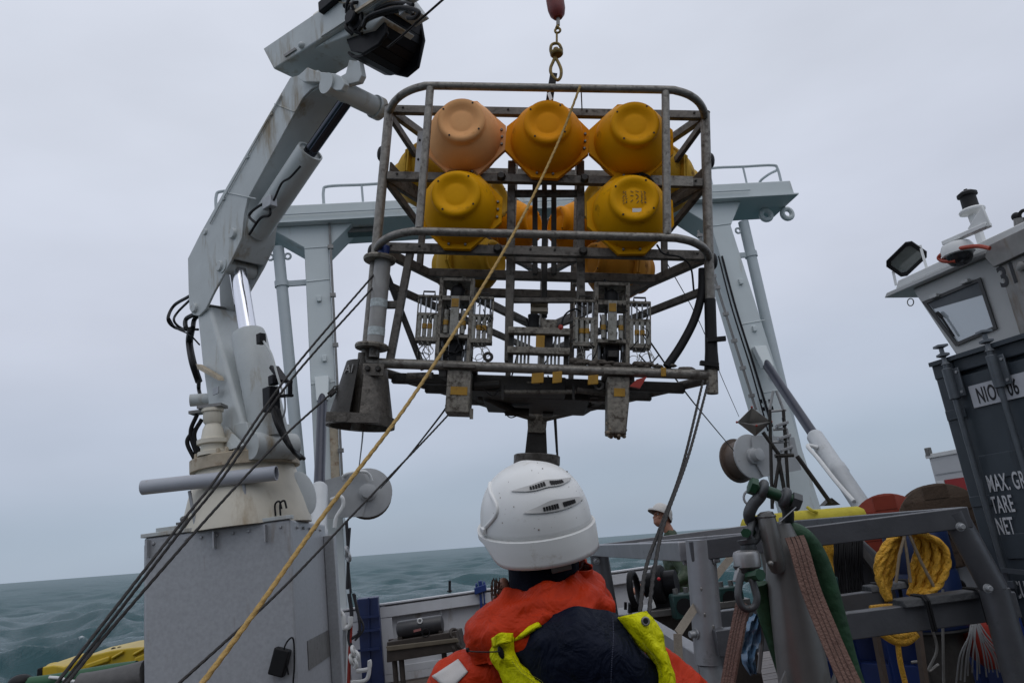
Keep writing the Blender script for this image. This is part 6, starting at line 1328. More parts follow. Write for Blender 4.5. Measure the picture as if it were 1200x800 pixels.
# swivel chain hanging at the post's left
sw = thing('swivel_shackle', pp(877, 660), 'bright swivel with two green-pinned shackles hanging left of the steel post', 'swivel')
MB().tube(bez([pp(884, 607, -0.03), pp(880, 618, -0.05), pp(878, 628, -0.06), pp(884, 634, -0.05), pp(889, 624, -0.03), pp(888, 608, -0.02)], 6), 0.010, 12).build('link', m_shk, sw)
MB().cyl(pp(873, 624, -0.09), pp(884, 624, 0.0), 0.010, n=14).build('pin', m_grn, sw); MB().lathe([(0.013, 0), (0.013, 0.012)], pp(873.5, 624, -0.10), V(-0.2, -1, 0), 6).build('pin_head', m_grn, sw)
MB().lathe([(0.020, 0.0), (0.022, 0.004), (0.020, 0.016), (0.026, 0.02), (0.028, 0.03)], pp(878, 645, -0.05), EZ, 20).build('swivel_neck', m_shk, sw)
MB().lathe([(0.028, -0.028), (0.036, -0.022), (0.036, 0.010), (0.032, 0.018), (0.02, 0.022)], pp(875, 654, -0.06), EZ + V(0.06, 0, 0), 28).build('swivel_body', m_swv, sw)
MB().lathe([(0.014, -0.02), (0.022, -0.008), (0.03, 0.012)], pp(873, 667, -0.06), EZ, 20).build('swivel_base', m_shk, sw)
MB().prism([pp(865, 664, -0.08), pp(870, 664, -0.08), pp(869, 682, -0.08), pp(861, 682, -0.08)], V(0, 0.03, 0)).build('jaw', m_swv, sw, bevel=0.004)
MB().prism([pp(884, 664, -0.05), pp(889, 664, -0.05), pp(890, 678, -0.05), pp(884, 678, -0.05)], V(0, 0.03, 0)).build('jaw', m_shk, sw, bevel=0.004)
gc = pp(880, 675, -0.09); MB().lathe([(0.013, -0.025), (0.013, 0.03), (0.0155, 0.03), (0.0155, 0.045)], gc, V(0.35, -1, 0.1), 8).build('pin', m_grn, sw)
MB().tube(bez([pp(869, 672, -0.10), pp(866, 686, -0.105), pp(865, 698, -0.11), pp(869, 709, -0.11), pp(876, 713, -0.11), pp(884, 710, -0.11), pp(887, 700, -0.11), pp(884, 688, -0.105), pp(881, 678, -0.10)], 6), 0.0095, 14).build('bow', m_shk, sw)
# worn brown slings
m_slg = mat('brown_sling_webbing', (0.155, 0.088, 0.068), 0.75, var=0.22, scale=20, dirt=(0.06, 0.035, 0.03), dirt_amt=0.4, dirt_scale=16, bump=0.5, bump_scale=160)
m_stt = mat('dark_stitching', (0.03, 0.018, 0.015), 0.8)
def sling(pts, w, label, nst, nr):
    t = thing('lifting_sling', V(*pts[-1]), label, 'sling', group='worn brown webbing slings on the steel post')
    P = bez(pts, 8); s_ = strap(P, w, m_slg, t, 'webbing', nr, 0.0035)
    L_ = len(P)
    for off in (-0.22, 0.0, 0.22):                              # rows of stitches
        mb = MB()
        for i in range(L_ - 1):
            for k in range(nst):
                a, b = P[i].lerp(P[i + 1], (k + 0.2) / nst), P[i].lerp(P[i + 1], (k + 0.65) / nst); d = (P[i + 1] - P[i]).normalized(); sd = d.cross(nr).normalized(); n = sd.cross(d).normalized()
                if n.dot(V(0, -1, 0)) < 0: n = -n
                mb.bar(a + sd * w * off + n * 0.0036, b + sd * w * off + n * 0.0036, 0.0022, 0.0012, up=n)
        o_ = mb.build('stitching', m_stt, s_, smooth=0); o_['kind'] = 'stuff'
    return t
sling([pp(931, 629, -0.06), pp(937, 645, -0.085), pp(950, 690, -0.11), pp(968, 735, -0.14), pp(985, 775, -0.17), pp(1004, 815, -0.20), pp(1050, 900, -0.26)], 0.050, 'worn reddish-brown sling with dark stitching running down right of the steel post', 4, V(-0.15, -1, 0.1))
sling([pp(872, 706, -0.10), pp(868, 720, -0.09), pp(862, 750, -0.08), pp(853, 800, -0.06), pp(842, 860, -0.05)], 0.046, 'dark brown sling hanging from the lower shackle left of the steel post', 4, V(-1, -0.42, -0.15))
# green sheet behind the post
gs = thing('green_sling', pp(940, 700, 0.08), 'dark green round sling draped behind the steel post', 'sling')
m_gcl = mat('green_cloth', (0.010, 0.050, 0.018), 0.65, var=0.35, scale=18, bump=0.6, bump_scale=30)
MB().tube(bez([pp(921, 630, 0.06), pp(929, 624, 0.04), pp(945, 634, 0.05), pp(958, 655, 0.06), pp(970, 690, 0.07), pp(982, 735, 0.08), pp(1000, 800, 0.09), pp(1040, 900, 0.1)], 6), 0.03, 12, radii=None).build('sleeve', m_gcl, gs)
MB().tube(bez([pp(889, 683, 0.04), pp(893, 700, 0.05), pp(900, 725, 0.06), pp(910, 755, 0.07), pp(925, 800, 0.08)], 6), 0.024, 12).build('sleeve', m_gcl, gs)
# blue plastic strip
bs = thing('blue_plastic_strip', pp(885, 760, 0.1), 'crumpled strip of pale blue plastic hanging left of the steel post', 'plastic strip')
m_bfl = mat('blue_film', (0.10, 0.19, 0.30), 0.25, var=0.35, scale=40, spec=0.8)
rbf = random.Random(3); L_ = bez([pp(887, 718, 0.1), pp(884, 732, 0.09), pp(880, 752, 0.1), pp(878, 772, 0.09), pp(882, 790, 0.1)], 5); fv = []
for i, p in enumerate(L_):
    wd_ = 0.004 + 0.020 * math.sin(math.pi * (i + 2) / (len(L_) + 2)) ** 0.7
    for j in range(7): fv.append(p + V((j - 3) / 3 * wd_, 0.010 * math.sin(j * 2.1 + i * 0.5) + rbf.uniform(-0.004, 0.004), rbf.uniform(-0.003, 0.003)))
MB().add(fv, [(i * 7 + j, i * 7 + j + 1, i * 7 + j + 8, i * 7 + j + 7) for i in range(len(L_) - 1) for j in range(6)]).build('strip', m_bfl, bs, smooth=60)
MB().tube(bez([pp(890, 720, 0.1), pp(893, 745, 0.1), pp(890, 780, 0.1), pp(889, 788, 0.1)], 6), 0.006, 6).build('strip', mat('grey_film', (0.2, 0.2, 0.2), 0.4), bs)
# ------------------------------------------------------------------ yellow rope coil hung on the frame
m_yrope = mat('yellow_rope', (0.64, 0.335, 0.022), 0.6, var=0.25, scale=60, dirt=(0.34, 0.17, 0.02), dirt_amt=0.42, dirt_scale=40, bump=0.9, bump_scale=120)
yc = thing('rope_coil', at(1070, 690, 3.75), 'coil of thick yellow rope tied up behind the aluminium frame rail', 'rope coil')
rr2 = random.Random(9)
for k_ in range(13):
    side = -1 if k_ < 6 else 1
    j = k_ if k_ < 6 else k_ - 6
    if side < 0: xs = (1063 - j * 1.0, 1055 - 2.4 * j, 1050 - 3.9 * j, 1044 - 3.2 * j, 1040 - 1.4 * j, 1042 - 0.2 * j); ys = (619, 633, 654, 673, 688, 703)
    else: xs = (1066 + 2.0 * j, 1075 + 4.6 * j, 1074 + 6.2 * j, 1069 + 6.0 * j, 1070 + 4.4 * j, 1066 + 3.0 * j); ys = (619 + j * 0.8, 632 + j, 651 + 1.2 * j, 668 + 1.2 * j, 685 + 0.8 * j, 698)
    dp = 3.72 - 0.010 * j + 0.02 * (j % 2)
    rope_mesh(bez([at(x + rr2.uniform(-1.0, 1.0), y + rr2.uniform(-1, 1), dp + rr2.uniform(-0.004, 0.004)) for x, y in zip(xs, ys)], 6), 0.0148, 0.055, lob=0.3).build('rope_turn', m_yrope, yc, smooth=180)
for pts in (((1058, 620), (1063, 650), (1067, 682)), ((1064, 622), (1078, 655), (1096, 690)), ((1062, 621), (1054, 650), (1050, 682))):
    MB().tube([at(x, y, 3.66) for x, y in pts], 0.007, 6).build('lashing_cord', mat('hemp_cord', (0.24, 0.19, 0.13), 0.75, var=0.2, scale=50), yc)
for pts, r_ in ((((1020, 713), (1040, 711), (1056, 712)), 0.016), (((1032, 740), (1048, 750), (1062, 751), (1074, 742)), 0.02), (((1034, 736), (1050, 745), (1070, 742)), 0.02), (((1052, 752), (1055, 775), (1062, 805)), 0.012)):
    MB().tube(bez([at(x, y, 3.8) for x, y in pts]), r_, 10).build('rope_turn', m_yrope, yc)
y2 = thing('yellow_rope_hank', at(975, 640, 5.0), 'small hank of yellow rope hanging under the rail right of the steel post', 'rope hank')
for k_ in range(5): MB().tube(bez([at(963 + 2.5 * k_, 627, 4.9), at(966 + 2.2 * k_, 645, 4.9), at(970 + 1.0 * k_, 658, 4.9 + 0.01 * k_), at(974 + k_, 690, 4.92)], 6), 0.012, 8).build('rope_turn', m_yrope, y2)
# tangle of thin cables under the lower rail
tg = thing('cable_tangle', at(1140, 780, 4.2), 'fan of thin pale cables hanging under the lower rail beside the container', 'cables')
rt = random.Random(14); m_pc = mat('pale_cable', (0.19, 0.195, 0.20), 0.4, var=0.1)
for k_ in range(15):
    x1 = 1122 + k_ * 4.6 + rt.uniform(-2, 2); x0_ = 1141 + rt.uniform(-4, 4)
    MB().tube(bez([at(x0_, 722, 4.2), at(x0_ + (x1 - x0_) * 0.35 + rt.uniform(-2, 2), 745, 4.18), at(x0_ + (x1 - x0_) * 0.8, 768, 4.2), at(x1, 790 + rt.uniform(-5, 12), 4.25)]), 0.0038, 6).build('cable', m_pc, tg)
for pts in (((1090, 730), (1098, 760), (1088, 785), (1100, 778)), ((1105, 690), (1105, 740), (1106, 800)), ((1075, 735), (1080, 770), (1068, 776))): MB().tube(bez([at(x, y, 4.1) for x, y in pts]), 0.007, 6).build('cable', m_stl, tg)
for x0_, y0_, x1_, y1_ in ((1075, 735, 1086, 800), (1026, 742, 1046, 800)): MB().bar(at(x0_, y0_, 4.0), at(x1_ + 14, y1_ + 120, 4.0), 0.05, 0.02).build('steel_strip', m_drum, tg)
rb = thing('red_buoy', at(1155, 745, 5.0), 'red buoy half hidden behind the cable fan and frame leg', 'buoy')
MB().lathe([(0.0, -0.20), (0.10, -0.17), (0.15, -0.08), (0.155, 0.05), (0.12, 0.16), (0.05, 0.22), (0.045, 0.27)], at(1156, 742, 4.9), EZ + V(-0.3, 0, 0), 24).build('body', mat('buoy_red', (0.33, 0.03, 0.018), 0.45, var=0.15), rb)
MB().torus(at(1156, 742, 4.9) + V(-0.09, 0, 0.28), V(0, 1, 0), 0.035, 0.012).build('eye', m_blk, rb)

# ------------------------------------------------------------------ things by the stern bulwark and at the port side
m_drk = mat('dark_brown_steel', (0.045, 0.036, 0.030), 0.55, 0.2, var=0.3, scale=8, dirt=(0.02, 0.016, 0.014), dirt_amt=0.5, bump=0.2)
rk = thing('steel_rack', at(495, 775, 10.6), 'dark rusty wheeled rack carrying a black cylinder by the stern bulwark', 'rack')
def rp_(x, y, d=0.0): return at(x, y, 10.6 + d)
MB().prism([rp_(453, 752), rp_(453, 776), rp_(540, 762), rp_(534, 739)], V(0.05, 0.35, 0)).build('side_board', m_drk, rk, bevel=0.01)
MB().prism([rp_(452, 757, -0.03), rp_(454, 763, -0.03), rp_(538, 752, -0.03), rp_(536, 747, -0.03)], V(0, 0.03, 0)).build('fender_strip', mat('tan_hose', (0.12, 0.10, 0.07), 0.6, var=0.2), rk, bevel=0.01)
MB().prism([rp_(455, 749, 0.3), rp_(456, 758, 0.3), rp_(535, 748, 0.3), rp_(533, 739, 0.3)], V(0.0, 0.05, 0)).build('side_board', m_drk, rk)
cc0, cc1 = rp_(467, 738, 0.15), rp_(518, 730, 0.15)
cn_ = MB().lathe([(0.06, -0.02), (0.11, 0.0), (0.115, 0.02), (0.115, (cc1 - cc0).length - 0.02), (0.11, (cc1 - cc0).length), (0.06, (cc1 - cc0).length + 0.02)], cc0, cc1 - cc0, 24).build('canister', mat('canister_black', (0.03, 0.03, 0.033), 0.35, var=0.2, scale=6, dirt=(0.08, 0.08, 0.08), dirt_amt=0.3), rk)
MB().torus(rp_(492, 727, 0.03), (0.2, -1, 0), 0.03, 0.009, 12, 6).build('ring', m_wht, cn_); MB().obox(rp_(489, 738, 0.03), V(0.05, 0, 0.006), V(0, 0.005, 0), V(0, 0, 0.015)).build('pink_label', mat('faded_pink', (0.30, 0.12, 0.11), 0.5), cn_)
for x, y in ((469, 745), (517, 738)): MB().bar(rp_(x, y, 0.1), rp_(x + 1, y + 26, 0.1), 0.09, 0.06).build('saddle', m_drk, rk)
for x, y in ((470, 768), (520, 761), (533, 758), (462, 770)):
    p = rp_(x, y, 0.1); MB().cyl(p, V(p.x, p.y, 0.0), 0.035, n=10).build('leg', m_drk, rk)
MB().torus(rp_(499, 741, 0.0), (0.1, -1, 0), 0.05, 0.008, 14, 6).build('wire_loop', m_blk, rk)
for k_ in range(5): p = rp_(532 + 3 * (k_ % 3), 742 + 6 * k_, 0.05); MB().torus(p, V(1, 0.4 * k_ - 1, 0.3), 0.06, 0.022, 12, 6).build('chain_link', m_drk, rk)
cl_ = thing('cable_coil', zat(490, 778, 0.03), 'grey coils of cable lying under the dark rack', 'cable coil')
for k_, (x, y, r_) in enumerate(((482, 779, 0.10), (490, 777, 0.13), (523, 768, 0.09), (487, 781, 0.15))):
    MB().torus(zat(x, y, 0.03 + 0.012 * k_), EZ + V(0.1 * k_, 0, 0), r_, 0.014, 22, 6).build('cable_turn', m_stl, cl_)
m_navyp = mat('navy_locker_paint', (0.007, 0.018, 0.075), 0.45, var=0.2, scale=6, dirt=(0.01, 0.012, 0.03), dirt_amt=0.45)
bd = thing('blue_locker', at(430, 770, 11.2), 'dark blue steel cabinet standing between the gantry leg and the bulwark', 'cabinet')
b0_, b1_ = at(418, 702, 11.2), at(443, 699, 11.2)
MB().prism([b0_, b1_, V(b1_.x, b1_.y, 0.0), V(b0_.x, b0_.y, 0.0)], E2 * 0.45).build('body', m_navyp, bd, bevel=0.01)
for y in (722, 738, 760): MB().bar(at(419, y + 2, 11.15), at(445, y - 1, 11.15), 0.03, 0.03).build('hinge_bar', m_navyp, bd)
MB().bar(at(432, 700, 11.18), at(433, 800, 11.18), 0.02, 0.02).build('door_edge', m_navyp, bd)
# blue clamp and pin on the bulwark top
cp_ = thing('rail_clamp', at(563, 700, 11.85), 'blue screw clamp on the bulwark gap beside the orange collar', 'clamp')
MB().obox(at(563, 690, 11.85), V(0.09, 0, 0.02), V(0, 0.05, 0), V(0, 0, 0.05)).obox(at(563, 684, 11.85), V(0.03, 0, 0), V(0, 0.03, 0), V(0, 0, 0.05)).build('jaw', m_blue, cp_, bevel=0.01)
for s_ in (-1, 1): MB().ell(at(563 + 4.5 * s_, 685 - s_, 11.85), 0.02, 0.02, 0.045).build('screw', m_blue, cp_)
MB().cyl(at(563, 695, 11.87), at(565, 722, 11.87), 0.02, n=8).cyl(at(567, 693, 11.87), at(569, 722, 11.87), 0.012, n=8).build('spindle', m_blue, cp_)
pn_ = thing('rail_pin', at(527, 692, 12.0), 'short dark pin standing on the bulwark rail', 'pin')
MB().cyl(at(527, 694, 12.0), at(527, 680, 12.0), 0.02, n=8).lathe([(0.04, 0), (0.04, 0.02)], at(527, 693, 12.0), EZ, 10).build('pin', m_blk, pn_)
# hooks, chain and lines hung at the crane house corner
hg = thing('hanging_tackle', at(408, 780, 8.6), 'white hooks, dark ropes and shackles hanging at the crane house corner', 'tackle')
def hq(x, y, d=0.0): return at(x, y, 8.6 + d)
m_dline = mat('dark_line', (0.02, 0.02, 0.024), 0.7, var=0.3, scale=40, bump=0.6, bump_scale=100)
for pts, r_ in ((((406, 610), (408, 650), (407, 690)), 0.018), (((410, 618), (408, 655), (411, 695)), 0.014), (((409, 695), (412, 720), (409, 745), (412, 760)), 0.022), (((414, 695), (420, 720), (421, 740), (412, 748)), 0.016), (((416, 696), (418, 715), (426, 735), (416, 750)), 0.012)):
    MB().tube(bez([hq(x, y) for x, y in pts]), r_, 8).build('line', m_dline, hg)
for k_, (x, y) in enumerate(((407, 645), (408, 652), (393, 712), (397, 716), (414, 762), (418, 768), (412, 772), (416, 777))):
    MB().torus(hq(x, y, -0.05), V(1, 0.8 * (k_ % 2), 0.2), 0.045, 0.017, 14, 7).build('shackle', m_wht if k_ > 1 else m_galv, hg)
MB().tube(bez([hq(398, 716, -0.05), hq(402, 722, -0.05), hq(404, 735, -0.05), hq(410, 732, -0.05), hq(411, 722, -0.05)]), 0.028, 10).build('white_hook', m_wht, hg)
MB().obox(hq(391, 717, -0.05), V(0.035, 0, 0.02), V(0, 0.03, 0), V(-0.01, 0, 0.06)).build('bracket', m_wht, hg, bevel=0.01)
MB().tube([hq(412, 720), hq(410, 760), hq(408, 810)], 0.02, 6).build('red_line', m_red, hg)
MB().bar(hq(404, 735, 0.02), hq(402, 830, 0.02), 0.06, 0.03).build('pale_bar', m_galv, hg)
MB().tube(bez([hq(418, 786), hq(432, 783), hq(433, 774), hq(430, 795), hq(412, 799)]), 0.022, 8).build('white_handle', m_wht, hg)
# ---- port side: yellow moulded float, green tubes, grey fender
yf = thing('yellow_sled', at(110, 790, 6.6), 'yellow moulded plastic float with recesses beside the green tubes', 'float')
m_ypl = mat('yellow_plastic', (0.50, 0.345, 0.012), 0.4, var=0.12, scale=6, dirt=(0.25, 0.17, 0.02), dirt_amt=0.35, dirt_scale=9)
def yq(x, y, d=0.0): return at(x, y, 6.6 + d)
top_ = [(48, 784), (50, 781), (62, 779), (75, 781), (95, 770), (130, 762), (150, 759), (175, 757)]
bot_ = [(175, 800), (48, 800)]
vs = [(x, y) for x, y in top_] + bot_
body = MB().prism([yq(x, y) for x, y in vs], V(-0.05, 0.55, 0.02)).build('hull', m_ypl, yf, bevel=0.03, seg=3)
for x, y, w_, h_ in ((115, 776, 0.10, 0.022), (138, 767, 0.05, 0.012), (163, 763, 0.05, 0.012), (168, 771, 0.07, 0.035)): MB().obox(yq(x, y, -0.012), V(w_, 0, 0.02), V(0, 0.02, 0), V(0, 0, h_)).build('moulded_rib', m_ypl, body, bevel=0.012)
for x, y in ((63, 780), (100, 769)): MB().ell(yq(x, y, 0.15), 0.06, 0.07, 0.03).build('moulded_cap', m_ypl, body)
for x, y in ((133, 760), (140, 759)): MB().ell(yq(x, y, 0.2), 0.02, 0.02, 0.015).build('cap_plug', m_blk, body)
MB().prism([yq(43, 783, -0.01), yq(49, 781, -0.01), yq(49, 800, -0.01), yq(42, 800, -0.01)], V(0, 0.5, 0)).build('end_cap', m_blk, yf, bevel=0.01)
MB().bar(V(*yq(100, 800, 0.2)) - EZ * 0.05, bl_(yq(100, 800, 0.2), 0.0), 0.3, 0.3).build('stand', m_stl, yf)
gt = thing('green_tubes', at(120, 792, 6.3), 'green padded tubes lashed with grey webbing in front of the yellow float', 'fender')
m_gtb = mat('green_tarpaulin', (0.012, 0.085, 0.030), 0.5, var=0.2, scale=8, bump=0.3, bump_scale=30)
def gq(x, y, d=0.0): return at(x, y, 6.25 + d)
MB().tube(bez([gq(28, 802), gq(60, 798), gq(95, 792), gq(130, 786), gq(160, 782)]), 0.055, 14).build('tube', m_gtb, gt)
MB().tube(bez([gq(105, 797, -0.1), gq(130, 791, -0.1), gq(150, 788, -0.1), gq(155, 790, -0.1)]), 0.04, 12).build('tube', m_gtb, gt)
MB().ell(gq(24, 799), 0.09, 0.09, 0.06).build('end_knob', m_blk, gt)
MB().tube(bez([gq(130, 784, -0.08), gq(148, 781, -0.08), gq(158, 788, -0.1), gq(161, 800, -0.1)]), 0.012, 8).build('lashing', mat('brown_lashing', (0.05, 0.03, 0.025), 0.7), gt)
MB().tube(bez([gq(58, 793, -0.06), gq(70, 794, -0.08), gq(80, 797, -0.08), gq(88, 798, -0.08)]), 0.012, 8).build('white_hook', m_wht, gt)
gf = thing('grey_cover', at(150, 800, 6.1), 'dark grey tarpaulin bundle against the crane house foot', 'tarpaulin')
gm2 = MB().tube(bez([at(95, 806, 6.1), at(120, 802, 6.1), at(145, 797, 6.1), at(172, 790, 6.1)]), 0.11, 14, radii=None)
gm2.build('bundle', mat('grey_tarp', (0.085, 0.082, 0.08), 0.6, var=0.25, scale=9, bump=0.5, bump_scale=20), gf)
MB().bar(at(130, 812, 6.1), bl_(at(130, 812, 6.1), 0), 0.4, 0.3).build('plinth', m_stl, gf)
# ---- small winch unit the worker is tending
wu = thing('hand_winch_unit', bl_(at(765, 720, 6.3), 0), 'black ring-guard winch unit with green gearboxes in front of the green-jacketed worker', 'winch')
def wq(x, y, d=0.0): return at(x, y, 6.3 + d)
zt_ = wq(742, 717).z
m_gbx = mat('dark_green_casting', (0.008, 0.042, 0.038), 0.45, var=0.2, scale=10, dirt=(0.02, 0.02, 0.02), dirt_amt=0.4)
tp0, tp1 = wq(724, 716), wq(880, 706)
MB().prism([bl_(tp0, zt_ - 0.06), bl_(tp1, zt_ - 0.06), bl_(tp1, zt_ - 0.06) + V(0, 0.6, 0), bl_(tp0, zt_ - 0.06) + V(0, 0.6, 0)], EZ * 0.05).build('table', m_stl, wu, bevel=0.005)
MB().prism([bl_(tp0, 0) + V(0.1, 0.1, 0), bl_(tp1, 0) + V(0, 0.1, 0), bl_(tp1, 0) + V(0, 0.5, 0), bl_(tp0, 0) + V(0.1, 0.5, 0)], EZ * (zt_ - 0.07)).build('base', m_drk, wu)
axw = V(0.93, -0.36, 0)
MB().torus(wq(743, 690, 0.1), axw, 0.125, 0.026, 30, 10).build('ring_guard', m_blk, wu); MB().prism([wq(737, 706, 0.1), wq(750, 706, 0.1), wq(754, 722, 0.1), wq(736, 722, 0.1)], V(0, 0.06, 0)).build('ring_foot', m_blk, wu)
MB().lathe([(0.14, -0.04), (0.15, -0.03), (0.15, 0.03), (0.14, 0.04), (0.05, 0.045)], wq(773, 684, 0.15), axw, 30).build('drum', m_blk, wu)
MB().lathe([(0.10, -0.12), (0.10, 0.14)], wq(773, 684, 0.15), axw, 20).build('drum_core', m_bwin, wu)
MB().prism([wq(762, 690, 0.12), wq(788, 668, 0.12), wq(791, 712, 0.12), wq(762, 714, 0.12)], V(0, 0.12, 0)).build('side_frame', m_blk, wu, bevel=0.01)
MB().ell(wq(772, 678, -0.02), 0.014, 0.014, 0.014).build('red_knob', mat('knob_red', (0.6, 0.02, 0.03), 0.4), wu)
MB().tube(bez([wq(760, 699, -0.1), wq(763, 704, -0.1), wq(766, 712, -0.1)]), 0.02, 8).build('white_lever', m_wht, wu)
for x, y in ((733, 712), (739, 714)): MB().cyl(wq(x, y + 2, 0.05), wq(x, y - 7, 0.05), 0.012, n=8).build('stud', m_blk, wu)
for x, y, d in ((802, 709, -0.15), (855, 700, 0.1), (964, 690, -1.9)):
    if x > 900: continue
    c = wq(x, y, d); gb_ = MB().obox(c, V(0.095, 0, 0), V(0, 0.09, 0), V(0, 0, 0.09)).build('gearbox', m_gbx, wu, bevel=0.012)
    MB().lathe([(0.062, 0.0), (0.062, 0.004), (0.045, 0.004)], c + V(-0.015, -0.091, 0.0), V(0, -1, 0), 22).build('bore', m_blk, gb_)
    for s_ in (-0.05, 0.03): MB().cyl(c + V(s_, 0, 0.09), c + V(s_, 0, 0.13), 0.02, n=8).build('bolt', m_stl, gb_)
gbx = thing('green_gearbox', at(964, 712, 4.0), 'dark green metal block fixed right of the steel post below the rail', 'gearbox')
c = at(964, 690, 4.3); g_ = MB().prism([at(949, 678, 4.2), at(982, 675, 4.2), at(985, 701, 4.2), at(954, 703, 4.2)], V(0.02, 0.12, 0)).build('block', m_gbx, gbx, bevel=0.01)
MB().lathe([(0.035, 0), (0.035, 0.004), (0.02, 0.004)], at(964, 690, 4.19), V(0, -1, 0), 18).build('bore', m_blk, g_)
MB().bar(at(968, 702, 4.26), bl_(at(968, 702, 4.26), 0.9), 0.05, 0.05).build('support', m_stl, gbx)
# starboard deck gear behind the frame: a large winch housing that fills the view under the rails
sh = thing('winch_housing', bl_(at(1000, 760, 8.0), 0), 'large dark grey winch housing filling the space behind the lower rails', 'winch')
s0_, s1_ = bl_(at(905, 700, 8.2), 0), bl_(at(1130, 700, 7.6), 0)
zz = at(985, 640, 8.0).z
MB().prism([s0_, s1_, s1_ + V(0.4, 1.2, 0), s0_ + V(0.4, 1.2, 0)], EZ * zz).build('housing', mat('housing_grey', (0.075, 0.078, 0.085), 0.5, var=0.2, scale=3, dirt=(0.04, 0.035, 0.03), dirt_amt=0.4), sh, bevel=0.03)
for t_ in (0.2, 0.45, 0.7, 0.9): p = s0_.lerp(s1_, t_) - V(0.0, 0.03, 0); MB().bar(p + EZ * 0.05, p + EZ * (zz - 0.05), 0.06, 0.06).build('rib', m_stl, sh)
bulwark('side_bulwark', STBD - 0.1, 2.0, STBD - 0.1, STERN - 0.1, 1.08, 'grey starboard bulwark behind the cable drums', 10, -E1)

# ------------------------------------------------------------------ people
def blob(name, parts, voxel, material, parent, smooth_it=4, disp=None):
    """one continuous skin: overlapping solids fused by voxel remeshing, then relaxed"""
    mb = MB()
    for p in parts:
        k = p[0]
        if k == 'e': mb.ell(p[1], *p[2], n=20, m=12, rot=p[3] if len(p) > 3 else None)
        elif k == 't':
            pts, rad = p[1], p[2]; P = bez(pts, 5); R_ = []
            for i in range(len(rad) - 1): R_ += [rad[i] + (rad[i + 1] - rad[i]) * j / 5 for j in range(5)]
            R_.append(rad[-1]); mb.tube(P, 0.1, 18, radii=R_)
            mb.ell(P[0], rad[0], rad[0], rad[0], 14, 8); mb.ell(P[-1], rad[-1], rad[-1], rad[-1], 14, 8)
        elif k == 'b': mb.obox(*p[1:])
    root = parent
    while root.parent is not None: root = root.parent
    fr = FRAMES.get(root.name); me = mb.mesh(name, fr)
    bm = bmesh.new(); bm.from_mesh(me); bmesh.ops.recalc_face_normals(bm, faces=bm.faces); bm.to_mesh(me); bm.free()
    o = bpy.data.objects.new(name, me); COL.objects.link(o)
    r = o.modifiers.new('r', 'REMESH'); r.mode = 'VOXEL'; r.voxel_size = voxel
    if smooth_it: s = o.modifiers.new('s', 'SMOOTH'); s.factor = 0.5; s.iterations = smooth_it
    if disp:
        for j, (sc, st, dp) in enumerate(disp):
            tx = bpy.data.textures.new(name + '_folds%d' % j, 'CLOUDS'); tx.noise_scale = sc; tx.noise_depth = dp
            d = o.modifiers.new('d%d' % j, 'DISPLACE'); d.texture = tx; d.strength = st; d.mid_level = 0.5; d.texture_coords = 'LOCAL'
    bpy.context.view_layer.update()
    me2 = bpy.data.meshes.new_from_object(o.evaluated_get(bpy.context.evaluated_depsgraph_get())); bpy.data.objects.remove(o)
    me2.name = name; me2.materials.clear(); me2.materials.append(material)
    me2.polygons.foreach_set('use_smooth', [True] * len(me2.polygons))
    ob = bpy.data.objects.new(name, me2); COL.objects.link(ob); ob.parent = parent
    return ob
m_skin = mat('skin', (0.36, 0.17, 0.11), 0.5, var=0.1, scale=30)
m_navy = mat('navy_cloth', (0.004, 0.0055, 0.013), 0.8, var=0.25, scale=30, bump=0.25, bump_scale=250, spec=0.12)
m_hood = mat('navy_nylon', (0.0035, 0.0062, 0.017), 0.6, var=0.2, scale=12, bump=0.15, bump_scale=160, spec=0.12, folds=0.6, folds_scale=13)
m_orj = mat('orange_red_nylon', (0.46, 0.030, 0.004), 0.55, var=0.08, scale=9, bump=0.12, bump_scale=200, spec=0.15, folds=0.55, folds_scale=11)
m_hiv = mat('hi_vis_yellow', (0.62, 0.62, 0.004), 0.5, var=0.08, scale=14, dirt=(0.30, 0.27, 0.01), dirt_amt=0.32, dirt_scale=14, bump=0.12, bump_scale=120, spec=0.10, folds=0.5, folds_scale=22)
m_helm = mat('helmet_white_plastic', (0.76, 0.77, 0.76), 0.32, var=0.04, scale=8, dirt=(0.42, 0.38, 0.31), dirt_amt=0.34, dirt_scale=13, rvar=0.05)
m_hair = mat('brown_hair', (0.07, 0.038, 0.022), 0.6, var=0.3, scale=80)
def head_parts(c, fwd, upv, s=1.0):
    """skull, jaw, nose, brow, ears around c; returns solids for blob"""
    f, u = V(fwd).normalized(), V(upv).normalized(); r = f.cross(u).normalized(); u = r.cross(f)
    Rm = Matrix((r, f, u)).transposed()
    P = lambda x, y, z: c + (r * x + f * y + u * z) * s
    E = lambda x, y, z, a, b, d: ('e', P(x, y, z), (a * s, b * s, d * s), Rm)
    return [E(0, -0.01, 0.03, 0.077, 0.096, 0.090), E(0, 0.025, -0.05, 0.058, 0.070, 0.072), E(0, 0.062, -0.088, 0.030, 0.026, 0.026),
            E(0, 0.098, -0.022, 0.013, 0.019, 0.026), E(0, 0.086, 0.018, 0.050, 0.014, 0.013), E(0, 0.088, -0.062, 0.026, 0.012, 0.012),
            E(0.079, 0.0, -0.015, 0.010, 0.020, 0.032), E(-0.079, 0.0, -0.015, 0.010, 0.020, 0.032), E(0.04, 0.07, -0.03, 0.022, 0.022, 0.02), E(-0.04, 0.07, -0.03, 0.022, 0.022, 0.02)], P
